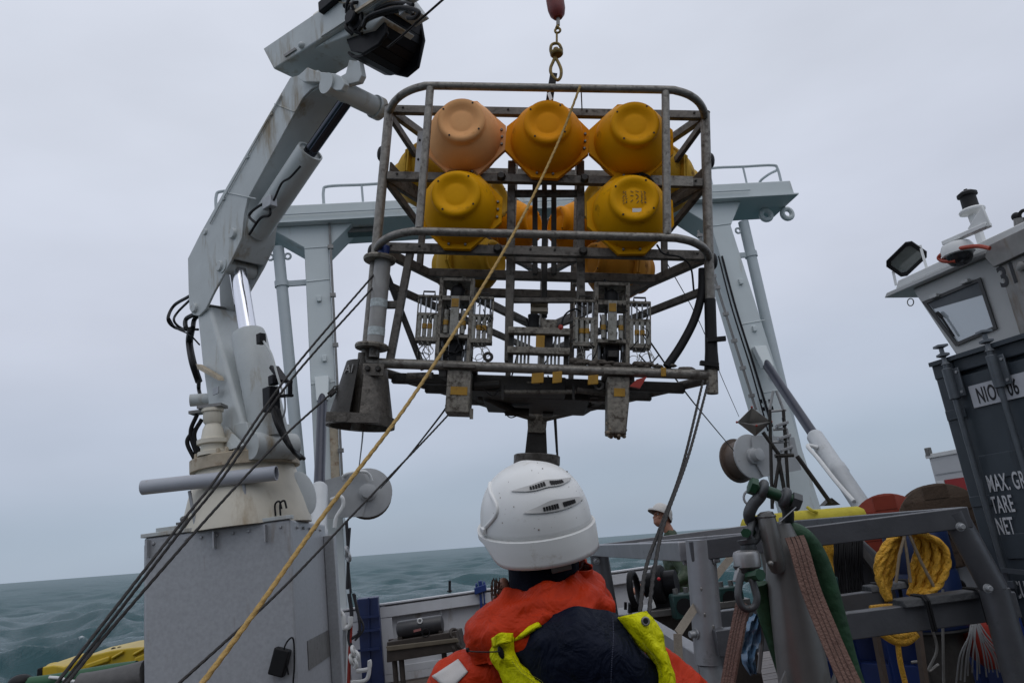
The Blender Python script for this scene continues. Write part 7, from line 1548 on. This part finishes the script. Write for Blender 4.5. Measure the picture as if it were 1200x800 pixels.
def eyes(P, s, par):
    for x in (-0.031, 0.031): MB().ell(P(x, 0.083, 0.0), 0.011 * s, 0.011 * s, 0.009 * s, 10, 8).build('eye', mat('eye_white', (0.5, 0.5, 0.48), 0.2), par); MB().ell(P(x, 0.0925, 0.001), 0.0045 * s, 0.0045 * s, 0.0045 * s, 8, 6).build('eye', m_blk, par)
def hand_parts(w, d, palm_n, s=1.0):
    """palm, four bent fingers of unequal length and a thumb; w: wrist, d: pointing direction, palm_n: palm normal"""
    d = V(d).normalized(); n = V(palm_n); n = (n - d * n.dot(d)).normalized(); a = d.cross(n)
    pc = w + d * 0.05 * s; L = [('t', [w - d * 0.02 * s, w + d * 0.03 * s, w + d * 0.085 * s], [0.026 * s, 0.034 * s, 0.030 * s])]
    for i, (o, ln) in enumerate(((-0.03, 0.066), (-0.010, 0.076), (0.010, 0.072), (0.029, 0.056))):
        b = w + d * 0.085 * s + a * o * s
        L.append(('t', [b - d * 0.02 * s, b + d * ln * 0.45 * s + n * 0.006 * s, b + d * ln * 0.75 * s + n * 0.026 * s, b + d * ln * 0.72 * s + n * 0.048 * s], [0.0095 * s, 0.009 * s, 0.0085 * s, 0.0075 * s]))
    t0 = w + d * 0.03 * s - a * 0.028 * s
    L.append(('t', [t0, t0 + d * 0.03 * s - a * 0.022 * s + n * 0.01 * s, t0 + d * 0.055 * s - a * 0.02 * s + n * 0.032 * s], [0.013 * s, 0.011 * s, 0.009 * s]))
    return L
# ---- worker in the foreground, seen from behind
FX, FY = 0.0, 1.74
fg = thing('person', V(FX, FY, 0), 'person in white helmet and orange jacket with navy hood, seen from behind', 'person')
hf = (V(-0.30, 0.90, 0.22)).normalized(); hu = V(-0.03, -0.22, 1.0)
HC = at(629, 606, 1.735)
hp_l, HP = head_parts(HC + V(0, 0, -0.01), hf, hu, 1.0)
neck = [('t', [HC + V(0.0, 0.0, -0.06), HC + V(0.0, -0.01, -0.16), V(FX, FY + 0.0, 1.42)], [0.050, 0.050, 0.060])]
# hands hang in front, fingers relaxed
LW, RW = V(-0.20, FY + 0.40, 1.02), V(0.22, FY + 0.42, 1.04)
fbody = blob('body', hp_l + neck + hand_parts(LW, V(0.3, 0.9, -0.05), V(0.2, 0, -1)) + hand_parts(RW, V(-0.3, 0.9, -0.05), V(-0.2, 0, -1)) +
     [('t', [LW - V(0.04, 0.10, 0), LW], [0.034, 0.027]), ('t', [RW - V(-0.04, 0.10, 0), RW], [0.034, 0.027]),
      ('t', [V(FX, FY, 1.42), V(FX, FY + 0.02, 1.20), V(FX, FY, 0.98)], [0.09, 0.12, 0.12]),
      ('t', [V(FX - 0.06, FY, 1.38), V(-0.19, FY, 1.36), V(-0.27, FY + 0.02, 1.12), LW - V(0.04, 0.10, 0)], [0.06, 0.055, 0.045, 0.034]),
      ('t', [V(FX + 0.06, FY, 1.38), V(0.21, FY, 1.34), V(0.29, FY + 0.02, 1.12), RW - V(-0.04, 0.10, 0)], [0.06, 0.055, 0.045, 0.034]),
      ('t', [V(-0.09, FY, 0.95), V(-0.11, FY + 0.02, 0.5), V(-0.11, FY, 0.08)], [0.085, 0.06, 0.045]), ('t', [V(0.10, FY, 0.95), V(0.12, FY + 0.02, 0.5), V(0.12, FY, 0.08)], [0.085, 0.06, 0.045])], 0.0065, m_skin, fg, 3)
eyes(HP, 1.0, fbody)
jk = blob('jacket', [('e', V(-0.005, FY + 0.01, 1.30), (0.205, 0.125, 0.20)), ('e', V(-0.005, FY + 0.01, 1.41), (0.17, 0.105, 0.10)), ('e', V(0.0, FY + 0.02, 1.05), (0.20, 0.145, 0.28)), ('e', V(0.0, FY + 0.02, 0.84), (0.215, 0.155, 0.14)),
     ('t', [V(-0.10, FY, 1.43), V(-0.215, FY + 0.0, 1.375), V(-0.285, FY + 0.03, 1.12), V(-0.25, FY + 0.30, 1.03)], [0.085, 0.088, 0.075, 0.058]),
     ('t', [V(0.10, FY, 1.42), V(0.225, FY + 0.0, 1.345), V(0.305, FY + 0.03, 1.10), V(0.27, FY + 0.32, 1.05)], [0.085, 0.088, 0.075, 0.058])],
     0.009, m_orj, fg, 5, disp=[(0.10, 0.036, 1), (0.04, 0.012, 2)])
blob('trousers', [('e', V(0, FY + 0.01, 0.86), (0.18, 0.13, 0.14)), ('t', [V(-0.09, FY, 0.88), V(-0.11, FY + 0.02, 0.5), V(-0.115, FY, 0.10)], [0.11, 0.09, 0.085]), ('t', [V(0.09, FY, 0.88), V(0.12, FY + 0.02, 0.5), V(0.125, FY, 0.10)], [0.11, 0.09, 0.085])], 0.014, m_orj, fg, 4, disp=[(0.09, 0.02, 1)])
for sx in (-0.115, 0.125): blob('boot', [('t', [V(sx, FY - 0.02, 0.15), V(sx, FY - 0.01, 0.05)], [0.06, 0.055]), ('e', V(sx, FY + 0.09, 0.038), (0.05, 0.13, 0.038)), ('b', V(sx, FY + 0.05, 0.014), V(0.045, 0, 0), V(0, 0.14, 0), V(0, 0, 0.014))], 0.010, m_blk, fg, 3)
# tall orange collar: rumpled ring round the neck
cvs = []; cfs = []; nC, mC = 64, 14
rc3 = random.Random(3)
colc0, colc1 = V(-0.040, FY - 0.005, 1.475), V(0.006, FY - 0.008, 1.622)
for j in range(mC + 1):
    t = j / mC; zc = colc0.lerp(colc1, min(1, t * 1.25) if t < 0.8 else 1 - (t - 0.8) * 0.9)
    k = t / 0.8 if t < 0.8 else 1
    prf = [0.70, 0.86, 0.92, 0.86, 0.60, 0.30, 0.06, 0.0][min(7, int(k * 7))]; rx = 0.096 + 0.066 * prf; ry = 0.098 + 0.050 * prf
    if t > 0.8: rx -= (t - 0.8) * 0.07; ry -= (t - 0.8) * 0.07
    bulge = 0.012 * math.sin(math.pi * k) 
    for i in range(nC):
        a = 2 * math.pi * i / nC
        wv = 0.008 * math.sin(5 * a + 3 * k) * k + 0.005 * math.sin(11 * a - 2 * k) + 0.004 * math.sin(3 * a + 7 * k)
        cvs.append(zc + V((rx + bulge + wv) * math.cos(a), (ry + bulge + wv) * math.sin(a), 0.20 * (rx * math.cos(a)) * k * k + 0.008 * math.sin(2 * a + 0.6) * k + 0.005 * math.sin(7 * a) * k))
for j in range(mC):
    for i in range(nC): cfs.append((j * nC + i, j * nC + (i + 1) % nC, (j + 1) * nC + (i + 1) % nC, (j + 1) * nC + i))
col_o = MB().add(cvs, cfs).build('collar', m_orj, fg, smooth=180); sb2 = col_o.modifiers.new('s', 'SUBSURF'); sb2.levels = 1; sb2.render_levels = 1
tx = bpy.data.textures.new('collar_folds', 'CLOUDS'); tx.noise_scale = 0.055; tx.noise_depth = 2; d2 = col_o.modifiers.new('d', 'DISPLACE'); d2.texture = tx; d2.strength = 0.028
def sheet(rows, n, m, name, material, parent, bulge=0.0, noise=0.0, sc=0.05, thick=0.004, smooth=180, side=V(0, -1, 0)):
    """soft cloth panel through a grid of points"""
    G = [bez(r_, n) for r_ in rows]; cols = [bez([g[i] for g in G], m) for i in range(len(G[0]))]
    W, H = len(cols), len(cols[0]); vs = []
    for j in range(H):
        for i in range(W):
            u, v = i / (W - 1), j / (H - 1); vs.append(cols[i][j] + side * bulge * math.sin(math.pi * u))
    fs = [(j * W + i, j * W + i + 1, (j + 1) * W + i + 1, (j + 1) * W + i) for j in range(H - 1) for i in range(W - 1)]
    o = MB().add(vs, fs).build(name, material, parent, smooth=smooth)
    if noise:
        tx = bpy.data.textures.new(name + '_folds', 'CLOUDS'); tx.noise_scale = sc; tx.noise_depth = 2; d = o.modifiers.new('d', 'DISPLACE'); d.texture = tx; d.strength = noise; d.texture_coords = 'LOCAL'
    so_ = o.modifiers.new('t', 'SOLIDIFY'); so_.thickness = thick; so_.offset = 0
    return o
def row(pts, ys): return [at(x, y, Y) for (x, y), Y in zip(pts, ys)]
hd_o = sheet([row([(600, 748), (630, 729), (662, 715), (697, 713), (726, 724)], [1.64, 1.60, 1.58, 1.60, 1.635]),
       row([(603, 768), (640, 752), (675, 746), (714, 746), (750, 757)], [1.60, 1.555, 1.53, 1.55, 1.60]),
       row([(624, 793), (655, 783), (690, 780), (735, 780), (770, 780)], [1.58, 1.54, 1.515, 1.535, 1.585]),
       row([(655, 825), (680, 818), (710, 816), (748, 812), (777, 810)], [1.57, 1.54, 1.52, 1.545, 1.585]),
       row([(688, 880), (700, 880), (722, 878), (748, 872), (772, 866)], [1.59, 1.565, 1.555, 1.57, 1.60])], 7, 7, 'hood', m_hood, fg, 0.0, 0.020, 0.06, 0.006)
sheet([row([(573, 750), (584, 744), (601, 746)], [1.62, 1.595, 1.60]), row([(575, 766), (590, 764), (605, 768)], [1.61, 1.585, 1.59]), row([(584, 786), (605, 782), (627, 794)], [1.60, 1.575, 1.575]), row([(598, 815), (630, 805), (660, 826)], [1.59, 1.565, 1.565]), row([(630, 880), (660, 868), (692, 884)], [1.59, 1.565, 1.58])], 5, 6, 'hood_trim', m_hiv, fg, 0.008, 0.016, 0.03, 0.005)
sheet([row([(578, 750), (585, 741), (600, 742)], [1.60, 1.58, 1.585]), row([(579, 758), (590, 752), (600, 752)], [1.595, 1.57, 1.575])], 5, 5, 'hood_fold', m_hiv, fg, 0.012, 0.01, 0.03, 0.006)
sheet([row([(718, 724), (735, 720), (757, 716)], [1.63, 1.605, 1.60]), row([(735, 738), (750, 730), (775, 738)], [1.605, 1.58, 1.59]), row([(747, 754), (762, 750), (778, 757)], [1.59, 1.57, 1.585]), row([(766, 776), (776, 770), (786, 782)], [1.58, 1.563, 1.58]), row([(774, 806), (781, 804), (790, 808)], [1.575, 1.56, 1.585]), row([(770, 866), (777, 866), (786, 866)], [1.59, 1.58, 1.60])], 5, 6, 'hood_trim', m_hiv, fg, 0.010, 0.012, 0.03, 0.005)
sheet([row([(598, 747), (612, 738), (630, 728)], [1.617, 1.605, 1.597]), row([(602, 752), (616, 743), (634, 732)], [1.60, 1.585, 1.577])], 4, 3, 'piping', m_hiv, fg, 0.002, 0, 0.05, 0.006)
hs_o = MB()
def stitch(pts, m, par, n, r=0.0009):
    P = bez(pts, 12); st_ = MB()
    for i in range(0, len(P) - 1):
        d = P[i + 1] - P[i]; k = max(1, int(d.length / 0.0052))
        for j in range(k): st_.bar(P[i] + d * (j + 0.15) / k, P[i] + d * (j + 0.7) / k, r * 1.4, r, up=V(0, -1, 0))
    o_ = st_.build('stitching', m, par, smooth=0); o_['kind'] = 'stuff'
m_th1 = mat('dull_yellow_thread', (0.22, 0.22, 0.01), 0.7); m_th2 = mat('navy_thread', (0.02, 0.025, 0.05), 0.7)
for dx in (0, 5):
    stitch([at(753 + dx * 0.5, 752 + dx, 1.565), at(770 + dx * 0.6, 775, 1.557), at(777 + dx * 0.6, 800, 1.553), at(778 + dx * 0.5, 830, 1.56)], m_th1, fg, 0)
    stitch([at(596 + dx, 768, 1.572), at(608 + dx, 785, 1.562), at(630 + dx, 803 - dx, 1.553), at(655 + dx, 830 - dx, 1.553)], m_th1, fg, 0)
stitch([at(718, 722, 1.598), at(719, 745, 1.538), at(717, 775, 1.512), at(716, 805, 1.505), at(718, 830, 1.515)], m_th2, fg, 0, 0.0012)
ey = at(756.5, 727.5, 1.565); MB().torus(ey, V(0.1, -1, 0.15), 0.0065, 0.0026, 18, 8).build('eyelet', m_stl, fg); MB().lathe([(0.0055, 0), (0.0055, 0.002)], ey, V(0.1, -1, 0.15), 14).build('eyelet_hole', m_blk, fg)
MB().ell(at(587, 764, 1.572), 0.0058, 0.004, 0.0125, 12, 8, Matrix.Rotation(R(-12), 3, 'Y')).build('toggle_hole', m_blk, fg)
MB().tube(bez([at(586, 763, 1.567), at(570, 763.5, 1.58), at(555, 763, 1.60), at(548, 762, 1.62)]), 0.0014, 6).build('draw_cord', m_blk, fg); MB().ell(at(548, 761, 1.62), 0.004, 0.004, 0.005).build('cord_toggle', m_blk, fg)
# reflective patch on the left shoulder, wrapped on the jacket
pq = [at(507, 792, 1.70), at(538, 772, 1.70), at(551, 783, 1.70), at(531, 804, 1.70)]
pg = [[pq[0].lerp(pq[1], u).lerp(pq[3].lerp(pq[2], u), v) for u in [i / 10 for i in range(11)]] for v in [j / 8 for j in range(9)]]
pm = MB(); pm.add([p for r_ in pg for p in r_], [(j * 11 + i, j * 11 + i + 1, (j + 1) * 11 + i + 1, (j + 1) * 11 + i) for j in range(8) for i in range(10)])
po_ = pm.build('reflective_patch', mat('reflective_white', (0.52, 0.50, 0.48), 0.45, var=0.05, scale=30, bump=0.1, bump_scale=300), fg, smooth=180)
sw_ = po_.modifiers.new('w', 'SHRINKWRAP'); sw_.target = jk; sw_.wrap_method = 'PROJECT'; sw_.use_project_x = False; sw_.use_project_y = True; sw_.use_project_z = False; sw_.use_negative_direction = True; sw_.use_positive_direction = True; sw_.offset = 0.003; sw_.wrap_mode = 'ABOVE_SURFACE'
so_ = po_.modifiers.new('t', 'SOLIDIFY'); so_.thickness = 0.002
# knitted balaclava: head and neck
rr_v = hf.cross(hu).normalized(); uu_v = rr_v.cross(hf)
Rh = Matrix((rr_v, hf, uu_v)).transposed()
blob('balaclava', [('e', HC + hf * -0.018 + uu_v * 0.02, (0.088, 0.095, 0.095), Rh), ('e', HC + hf * -0.025 - uu_v * 0.05, (0.082, 0.085, 0.085), Rh), ('t', [HC - uu_v * 0.05 - hf * 0.02, HC + V(0.0, -0.012, -0.13), V(-0.0, FY - 0.008, 1.46)], [0.080, 0.078, 0.088])], 0.007, m_navy, fg, 4, disp=[(0.05, 0.006, 1)])
# hair and earring at the left ear
eL = at(585, 692, 1.74)
rg_ = random.Random(2); hm = MB()
for k in range(40):
    p = at(583 + rg_.uniform(-6, 6), 680 + rg_.uniform(-4, 6), 1.74 + rg_.uniform(-0.02, 0.03)); hm.tube(bez([p, p + V(rg_.uniform(-0.008, 0.006), 0, -0.015), p + V(rg_.uniform(-0.012, 0.012), 0, -0.04 - rg_.uniform(0, 0.02))], 3), 0.0012, 4)
ho_ = hm.build('hair', m_hair, fg); ho_['kind'] = 'stuff'
MB().ell(at(591, 690, 1.745), 0.016, 0.02, 0.025).build('ear', m_skin, fg); MB().torus(at(586, 694, 1.725), V(0.6, -1, 0), 0.008, 0.0013, 16, 6).build('earring', mat('silver', (0.7, 0.7, 0.7), 0.2, 1.0), fg)
# helmet shell with vents, lamp clips and a deep nape skirt
def helmet(C0, f, u, s, par, mt, full=True):
    f = V(f).normalized(); r = f.cross(V(u)).normalized(); u = r.cross(f)
    P = lambda x, y, z: C0 + (r * x + f * y + u * z) * s
    nA, nB = 72, 26; vs = []; fs = []
    A, B, H = 0.124, 0.150, 0.142                                   # half width, half length, height
    def shell(th, ph, off=0.0):
        cx, sx = math.cos(th), math.sin(th); k = math.sin(ph); zz = math.cos(ph)
        x, y, z = (A + off) * k ** 0.86 * cx, (B + off) * k ** 0.86 * sx, (H + off) * zz ** 0.92 if zz > 0 else 0.0
        # moulded ridge along the crown
        z += 0.004 * math.exp(-(x / 0.022) ** 2) * (1 if k < 0.9 else 0)
        return x, y, z
    for j in range(nB + 1):
        ph = (math.pi / 2) * j / nB
        for i in range(nA): vs.append(P(*shell(2 * math.pi * i / nA, ph)))
    for j in range(nB):
        for i in range(nA): fs.append((j * nA + i, j * nA + (i + 1) % nA, (j + 1) * nA + (i + 1) % nA, (j + 1) * nA + i))
    # skirt below the shell: deep at the nape, short and flared to a peak at the front
    ofs = len(vs); rows = 7
    for j in range(rows + 1):
        t = j / rows
        for i in range(nA):
            th = 2 * math.pi * i / nA; sy = math.sin(th)
            back = max(0.0, -sy); front = max(0.0, sy)
            depth = 0.010 + 0.047 * (1 / (1 + math.exp(-(back - 0.28) * 12)))
            ledge = 0.007 + 0.050 * front ** 3
            e = 0.0 if j == 0 else 1.0
            fl = ledge * e + 0.006 * t * back - 0.006 * max(0, t - 0.5) * back
            x = (A + fl) * math.cos(th); y = (B + fl) * sy; z = -0.002 * e - depth * max(0.0, (j - 1) / (rows - 1)) - 0.014 * front ** 2 * t
            vs.append(P(x, y, z))
    for j in range(rows):
        for i in range(nA): a = ofs + j * nA; fs.append((a + i, a + (i + 1) % nA, a + nA + (i + 1) % nA, a + nA + i))
    bmh = MB().add(vs, fs)
    ob = bmh.build('helmet', mt, par, smooth=38 if full else 180)
    so = ob.modifiers.new('t', 'SOLIDIFY'); so.thickness = 0.004 * s; so.offset = -1
    if full:
        # two rows of vents either side of the crown: raised strips, the slots' shade painted grey and black
        def onshell(th_, ph_, off): return P(*shell(th_, ph_, off))
        for sgn in (1,):
            for row_i, (ph0, tc, ln) in enumerate(((R(47), R(-88), 0.86), (R(68), R(-82), 0.70))):
                for part_ in (0,):
                    lens = []; n_ = 18
                    top_v = []; bot_v = []
                    for q in range(n_ + 1):
                        w_ = q / n_; th = tc + (w_ - 0.5) * ln * 2 * sgn; hgt = 0.105 * math.sin(math.pi * w_) ** 0.8 + 0.001
                        top_v.append(onshell(th, ph0 - hgt, 0.0012)); bot_v.append(onshell(th, ph0 + hgt * 0.45, 0.0035))
                    mbv = MB().add(top_v + bot_v, [(q, q + 1, n_ + 2 + q, n_ + 1 + q) for q in range(n_)])
                    rec = mbv.build('vent_recess', mat('helmet_recess_shade', (0.40, 0.40, 0.39), 0.4), ob, smooth=180)
                    for grp in (-1, 1):
                        for q in range(6):
                            w_ = 0.5 + grp * 0.14 + (q - 2.5) * 0.036 * grp; th = tc + (w_ - 0.5) * ln * 2 * sgn; hh = 0.062 * math.sin(math.pi * w_)
                            a0, a1 = onshell(th, ph0 - hh * 0.9, 0.004), onshell(th, ph0 + hh * 0.25, 0.004); MB().bar(a0, a1, 0.0046 * s, 0.0015 * s, up=(a0 - C0)).build('vent_slot', m_blk, rec)
        # moulded arch and clip at the temple
        pts = [onshell(R(180) + R(34) * math.sin(math.pi * q / 14) - R(14) * q / 14, R(86) - R(44) * (q / 14), 0.001) for q in range(15)]
        MB().tube(pts, 0.0045, 8).build('moulded_arch', mt, ob)
        c = onshell(R(184), R(85), 0.004); MB().obox(c, f * 0.014, u * 0.006, r * 0.004).build('lamp_clip', mt, ob, bevel=0.002)
        MB().obox(P(0.0, -B + 0.02, -0.068), r * 0.022, f * 0.004, u * 0.010).build('size_slider', m_stl, ob, bevel=0.002)
        rg = random.Random(6)
        sp_ = MB()
        for k in range(26):
            th, ph = R(-90) + rg.uniform(-1.2, 1.2), 0.1 + 1.4 * rg.random() ** 0.6; c = onshell(th, ph, 0.0002); q_ = 0.0005 + 0.0016 * rg.random() ** 3; sp_.ell(c, q_ * rg.uniform(0.7, 1.6), q_, q_ * 0.8, 6, 4)
        so2 = sp_.build('dirt_specks', mat('speck_brown', (0.12, 0.07, 0.03), 0.7), ob); so2['kind'] = 'stuff'
    return ob
helmet(at(628, 614, 1.735), hf, hu, 0.98, fg, m_helm)

# ---- worker in green beyond the rail, looking up at the load
BY_ = 8.7
bh = at(776, 606, BY_)
bgp = thing('person', V(bh.x + 0.05, BY_, 0), 'person in white helmet and dark green jacket tending the black winch beyond the rail', 'person')
bf_ = V(-0.80, -0.42, 0.52).normalized(); bu = V(0.45, 0.25, 1)
hpl, HP2 = head_parts(bh, bf_, bu, 1.0)
X0 = bh.x + 0.06
hnd = at(762, 690, BY_ - 0.45); elb = at(803, 674, BY_ - 0.40)
shR = V(X0 - 0.05, BY_ - 0.19, 1.46); shL = V(X0 + 0.06, BY_ + 0.19, 1.46)
hnd2 = V(X0 - 0.40, BY_ + 0.05, 1.08); elb2 = V(X0 - 0.05, BY_ + 0.26, 1.15)
hb = blob('body', hpl + [('t', [bh + V(0.01, 0.01, -0.05), V(X0, BY_, 1.58), V(X0, BY_, 1.45)], [0.056, 0.058, 0.075]), ('t', [V(X0, BY_, 1.45), V(X0, BY_, 1.2), V(X0, BY_, 0.95)], [0.1, 0.12, 0.12]),
     ('t', [V(X0, BY_ - 0.05, 1.45), shR, elb, hnd], [0.05, 0.05, 0.04, 0.028]), ('t', [V(X0, BY_ + 0.05, 1.45), shL, elb2, hnd2], [0.05, 0.05, 0.04, 0.028]),
     ('t', [V(X0, BY_ - 0.10, 0.95), V(X0 - 0.02, BY_ - 0.11, 0.5), V(X0, BY_ - 0.11, 0.08)], [0.08, 0.06, 0.045]), ('t', [V(X0, BY_ + 0.10, 0.95), V(X0 - 0.02, BY_ + 0.11, 0.5), V(X0, BY_ + 0.11, 0.08)], [0.08, 0.06, 0.045])]
     + hand_parts(hnd, hnd - elb, V(0, -0.3, -1)) + hand_parts(hnd2, hnd2 - elb2, V(0, 0.3, -1)), 0.009, m_skin, bgp, 2)
eyes(HP2, 1.0, hb)
m_gj = mat('dark_green_oilskin', (0.022, 0.045, 0.016), 0.5, var=0.25, scale=9, bump=0.2, bump_scale=60)
def shorten(a, b, k): return a + (b - a) * k
blob('jacket', [('e', V(X0, BY_, 1.27), (0.14, 0.21, 0.24)), ('e', V(X0, BY_, 1.45), (0.11, 0.17, 0.09)), ('e', V(X0, BY_, 0.98), (0.15, 0.20, 0.20)), ('t', [V(X0, BY_, 1.50), V(X0 - 0.005, BY_, 1.57)], [0.095, 0.080]),
     ('t', [V(X0, BY_ - 0.08, 1.46), shR, elb, shorten(elb, hnd, 0.78)], [0.08, 0.085, 0.07, 0.05]), ('t', [V(X0, BY_ + 0.08, 1.46), shL, elb2, shorten(elb2, hnd2, 0.78)], [0.08, 0.085, 0.07, 0.05])], 0.013, m_gj, bgp, 3, disp=[(0.08, 0.03, 1)])
m_trs = mat('navy_trousers', (0.010, 0.014, 0.045), 0.65, var=0.25, scale=12, bump=0.3, bump_scale=60)
blob('trousers', [('e', V(X0, BY_, 0.86), (0.125, 0.17, 0.13)), ('t', [V(X0, BY_ - 0.09, 0.88), V(X0 - 0.02, BY_ - 0.11, 0.5), V(X0, BY_ - 0.11, 0.09)], [0.10, 0.085, 0.08]), ('t', [V(X0, BY_ + 0.09, 0.88), V(X0 - 0.02, BY_ + 0.11, 0.5), V(X0, BY_ + 0.11, 0.09)], [0.10, 0.085, 0.08])], 0.015, m_trs, bgp, 3, disp=[(0.08, 0.03, 1)])
for sy in (-0.11, 0.11): blob('boot', [('t', [V(X0, BY_ + sy, 0.14), V(X0, BY_ + sy, 0.05)], [0.055, 0.05]), ('e', V(X0 - 0.09, BY_ + sy, 0.038), (0.13, 0.05, 0.038)), ('b', V(X0 - 0.05, BY_ + sy, 0.013), V(0.14, 0, 0), V(0, 0.045, 0), V(0, 0, 0.013))], 0.012, m_blk, bgp, 2)
helmet(bh + V(0.0, 0.0, 0.035), bf_, bu, 0.84, bgp, mat('far_helmet_white', (0.50, 0.49, 0.47), 0.4, var=0.08), False)

# ------------------------------------------------------------------ ropes and lines
def line(name, pts, r, m, label, pitch=None, cat='rope', group=None):
    P = bez([V(p) for p in pts], 10)
    o = (rope_mesh(P, r, pitch) if pitch else MB().tube(P, r, 6)).build(name, m, None, smooth=180)
    return tag(o, label, cat, group)
m_tag = mat('black_tag_rope', (0.018, 0.016, 0.015), 0.7, var=0.35, scale=60, bump=0.5, bump_scale=150)
m_ytl = mat('tan_yellow_rope', (0.40, 0.255, 0.07), 0.6, var=0.25, scale=50, dirt=(0.22, 0.12, 0.03), dirt_amt=0.4, dirt_scale=30, bump=0.6, bump_scale=200)
G_ = None
line('tag_line', [lw(lp(680, 101, -0.33)), lw(lp(655, 165, -0.34)), at(612, 255, 3.70), at(560, 345, 3.35), at(480, 470, 2.9), at(380, 602, 2.5), at(300, 715, 2.15), at(237, 800, 1.93), at(140, 925, 1.6)], 0.0070, m_ytl, 'long yellow rope from the lander top rail down to the lower left', 0.045)
line('tag_line', [at(438, 322, 4.25), at(340, 437, 3.75), at(259, 553, 3.3), at(215, 609, 3.08), at(72, 793, 2.5), at(-20, 908, 2.2)], 0.0058, m_tag, 'upper rope of the close black pair from the lander left post to the lower left', 0.05)
line('tag_line', [at(437, 337, 4.25), at(342, 444, 3.77), at(262, 558, 3.32), at(217, 615, 3.1), at(76, 798, 2.52), at(-16, 914, 2.22)], 0.0058, m_tag, 'lower rope of the close black pair from the lander left post to the lower left', 0.05)
line('tag_line', [lw(lp(540, 470, 0.2)), at(500, 513, 4.2), at(420, 596, 3.6), at(330, 690, 3.0), at(210, 800, 2.5), at(120, 880, 2.3)], 0.0050, m_tag, 'thin black rope from under the left core box down behind the yellow rope', 0.04)
line('tag_line', [at(396, 452, 4.3), at(388, 461, 4.22), at(340, 504, 3.85), at(297, 548, 3.55), at(241, 609, 3.2), at(140, 725, 2.75), at(84, 793, 2.5), at(0, 898, 2.2)], 0.0058, m_tag, 'black rope from the clip on the ballast cone down past the crane pedestal', 0.05)
tag(MB().obox(at(389, 460, 4.22), V(0.018, 0, 0.014), V(0, 0.012, 0), V(-0.008, 0, 0.012)).torus(at(393, 455, 4.24), V(0.3, 1, 0), 0.014, 0.004, 14, 6).build('rope_clip', m_lfd, None), 'small dark clip joining the black rope to the ballast cone', 'clip')
line('stay_line', [lw(lp(523, 474, 0.2)), at(516, 487, 4.6), at(470, 545, 6.0), at(446, 572, 9.0)], 0.006, m_tag, 'thin line from the lander to the winch on the left gantry leg')
line('tag_line', [at(824, 446, 4.2), at(800, 545, 3.5), at(773, 620, 2.95), at(757, 665, 2.7), at(750, 720, 2.45), at(744, 800, 2.2)], 0.0065, m_tag, 'left rope of the black pair from the lander right foot to the rail', 0.045)
line('tag_line', [at(830, 448, 4.2), at(808, 530, 3.55), at(780, 608, 2.98), at(768, 660, 2.72), at(760, 722, 2.45), at(752, 800, 2.2)], 0.0065, m_tag, 'right rope of the black pair from the lander right foot to the rail', 0.045)
line('wire', [at(777, 300, 5.5), at(820, 378, 7.5), at(845, 440, 9.0), at(866, 488, 11.0)], 0.0045, m_blk, 'thin wire from behind the lander to the right gantry winch', cat='wire')
line('wire', [lw(lp(756, 392, 0.1)), at(800, 455, 5.5), at(828, 490, 7.5), at(860, 528, 11.2)], 0.006, m_blk, 'dark wire from the right sampler to the drum on the right gantry leg', cat='wire')
line('wire', [at(426, 494, 6.0), at(424, 520, 8.0), at(420, 553, 11.2)], 0.008, m_galv, 'short grey wire from the ballast cone to the left gantry winch', cat='wire')
line('wire', [lw(lp(649, 487, 1.6)), lw(lp(652, 530, 1.6))], 0.004, m_blk, 'thin vertical wire beside the lander back foot', cat='wire')
line('lashing', [lw(lp(681, 104, -0.30)), lw(lp(682, 128, -0.02))], 0.004, m_blk, 'short dark cord hanging under the lander top rail', cat='cord')
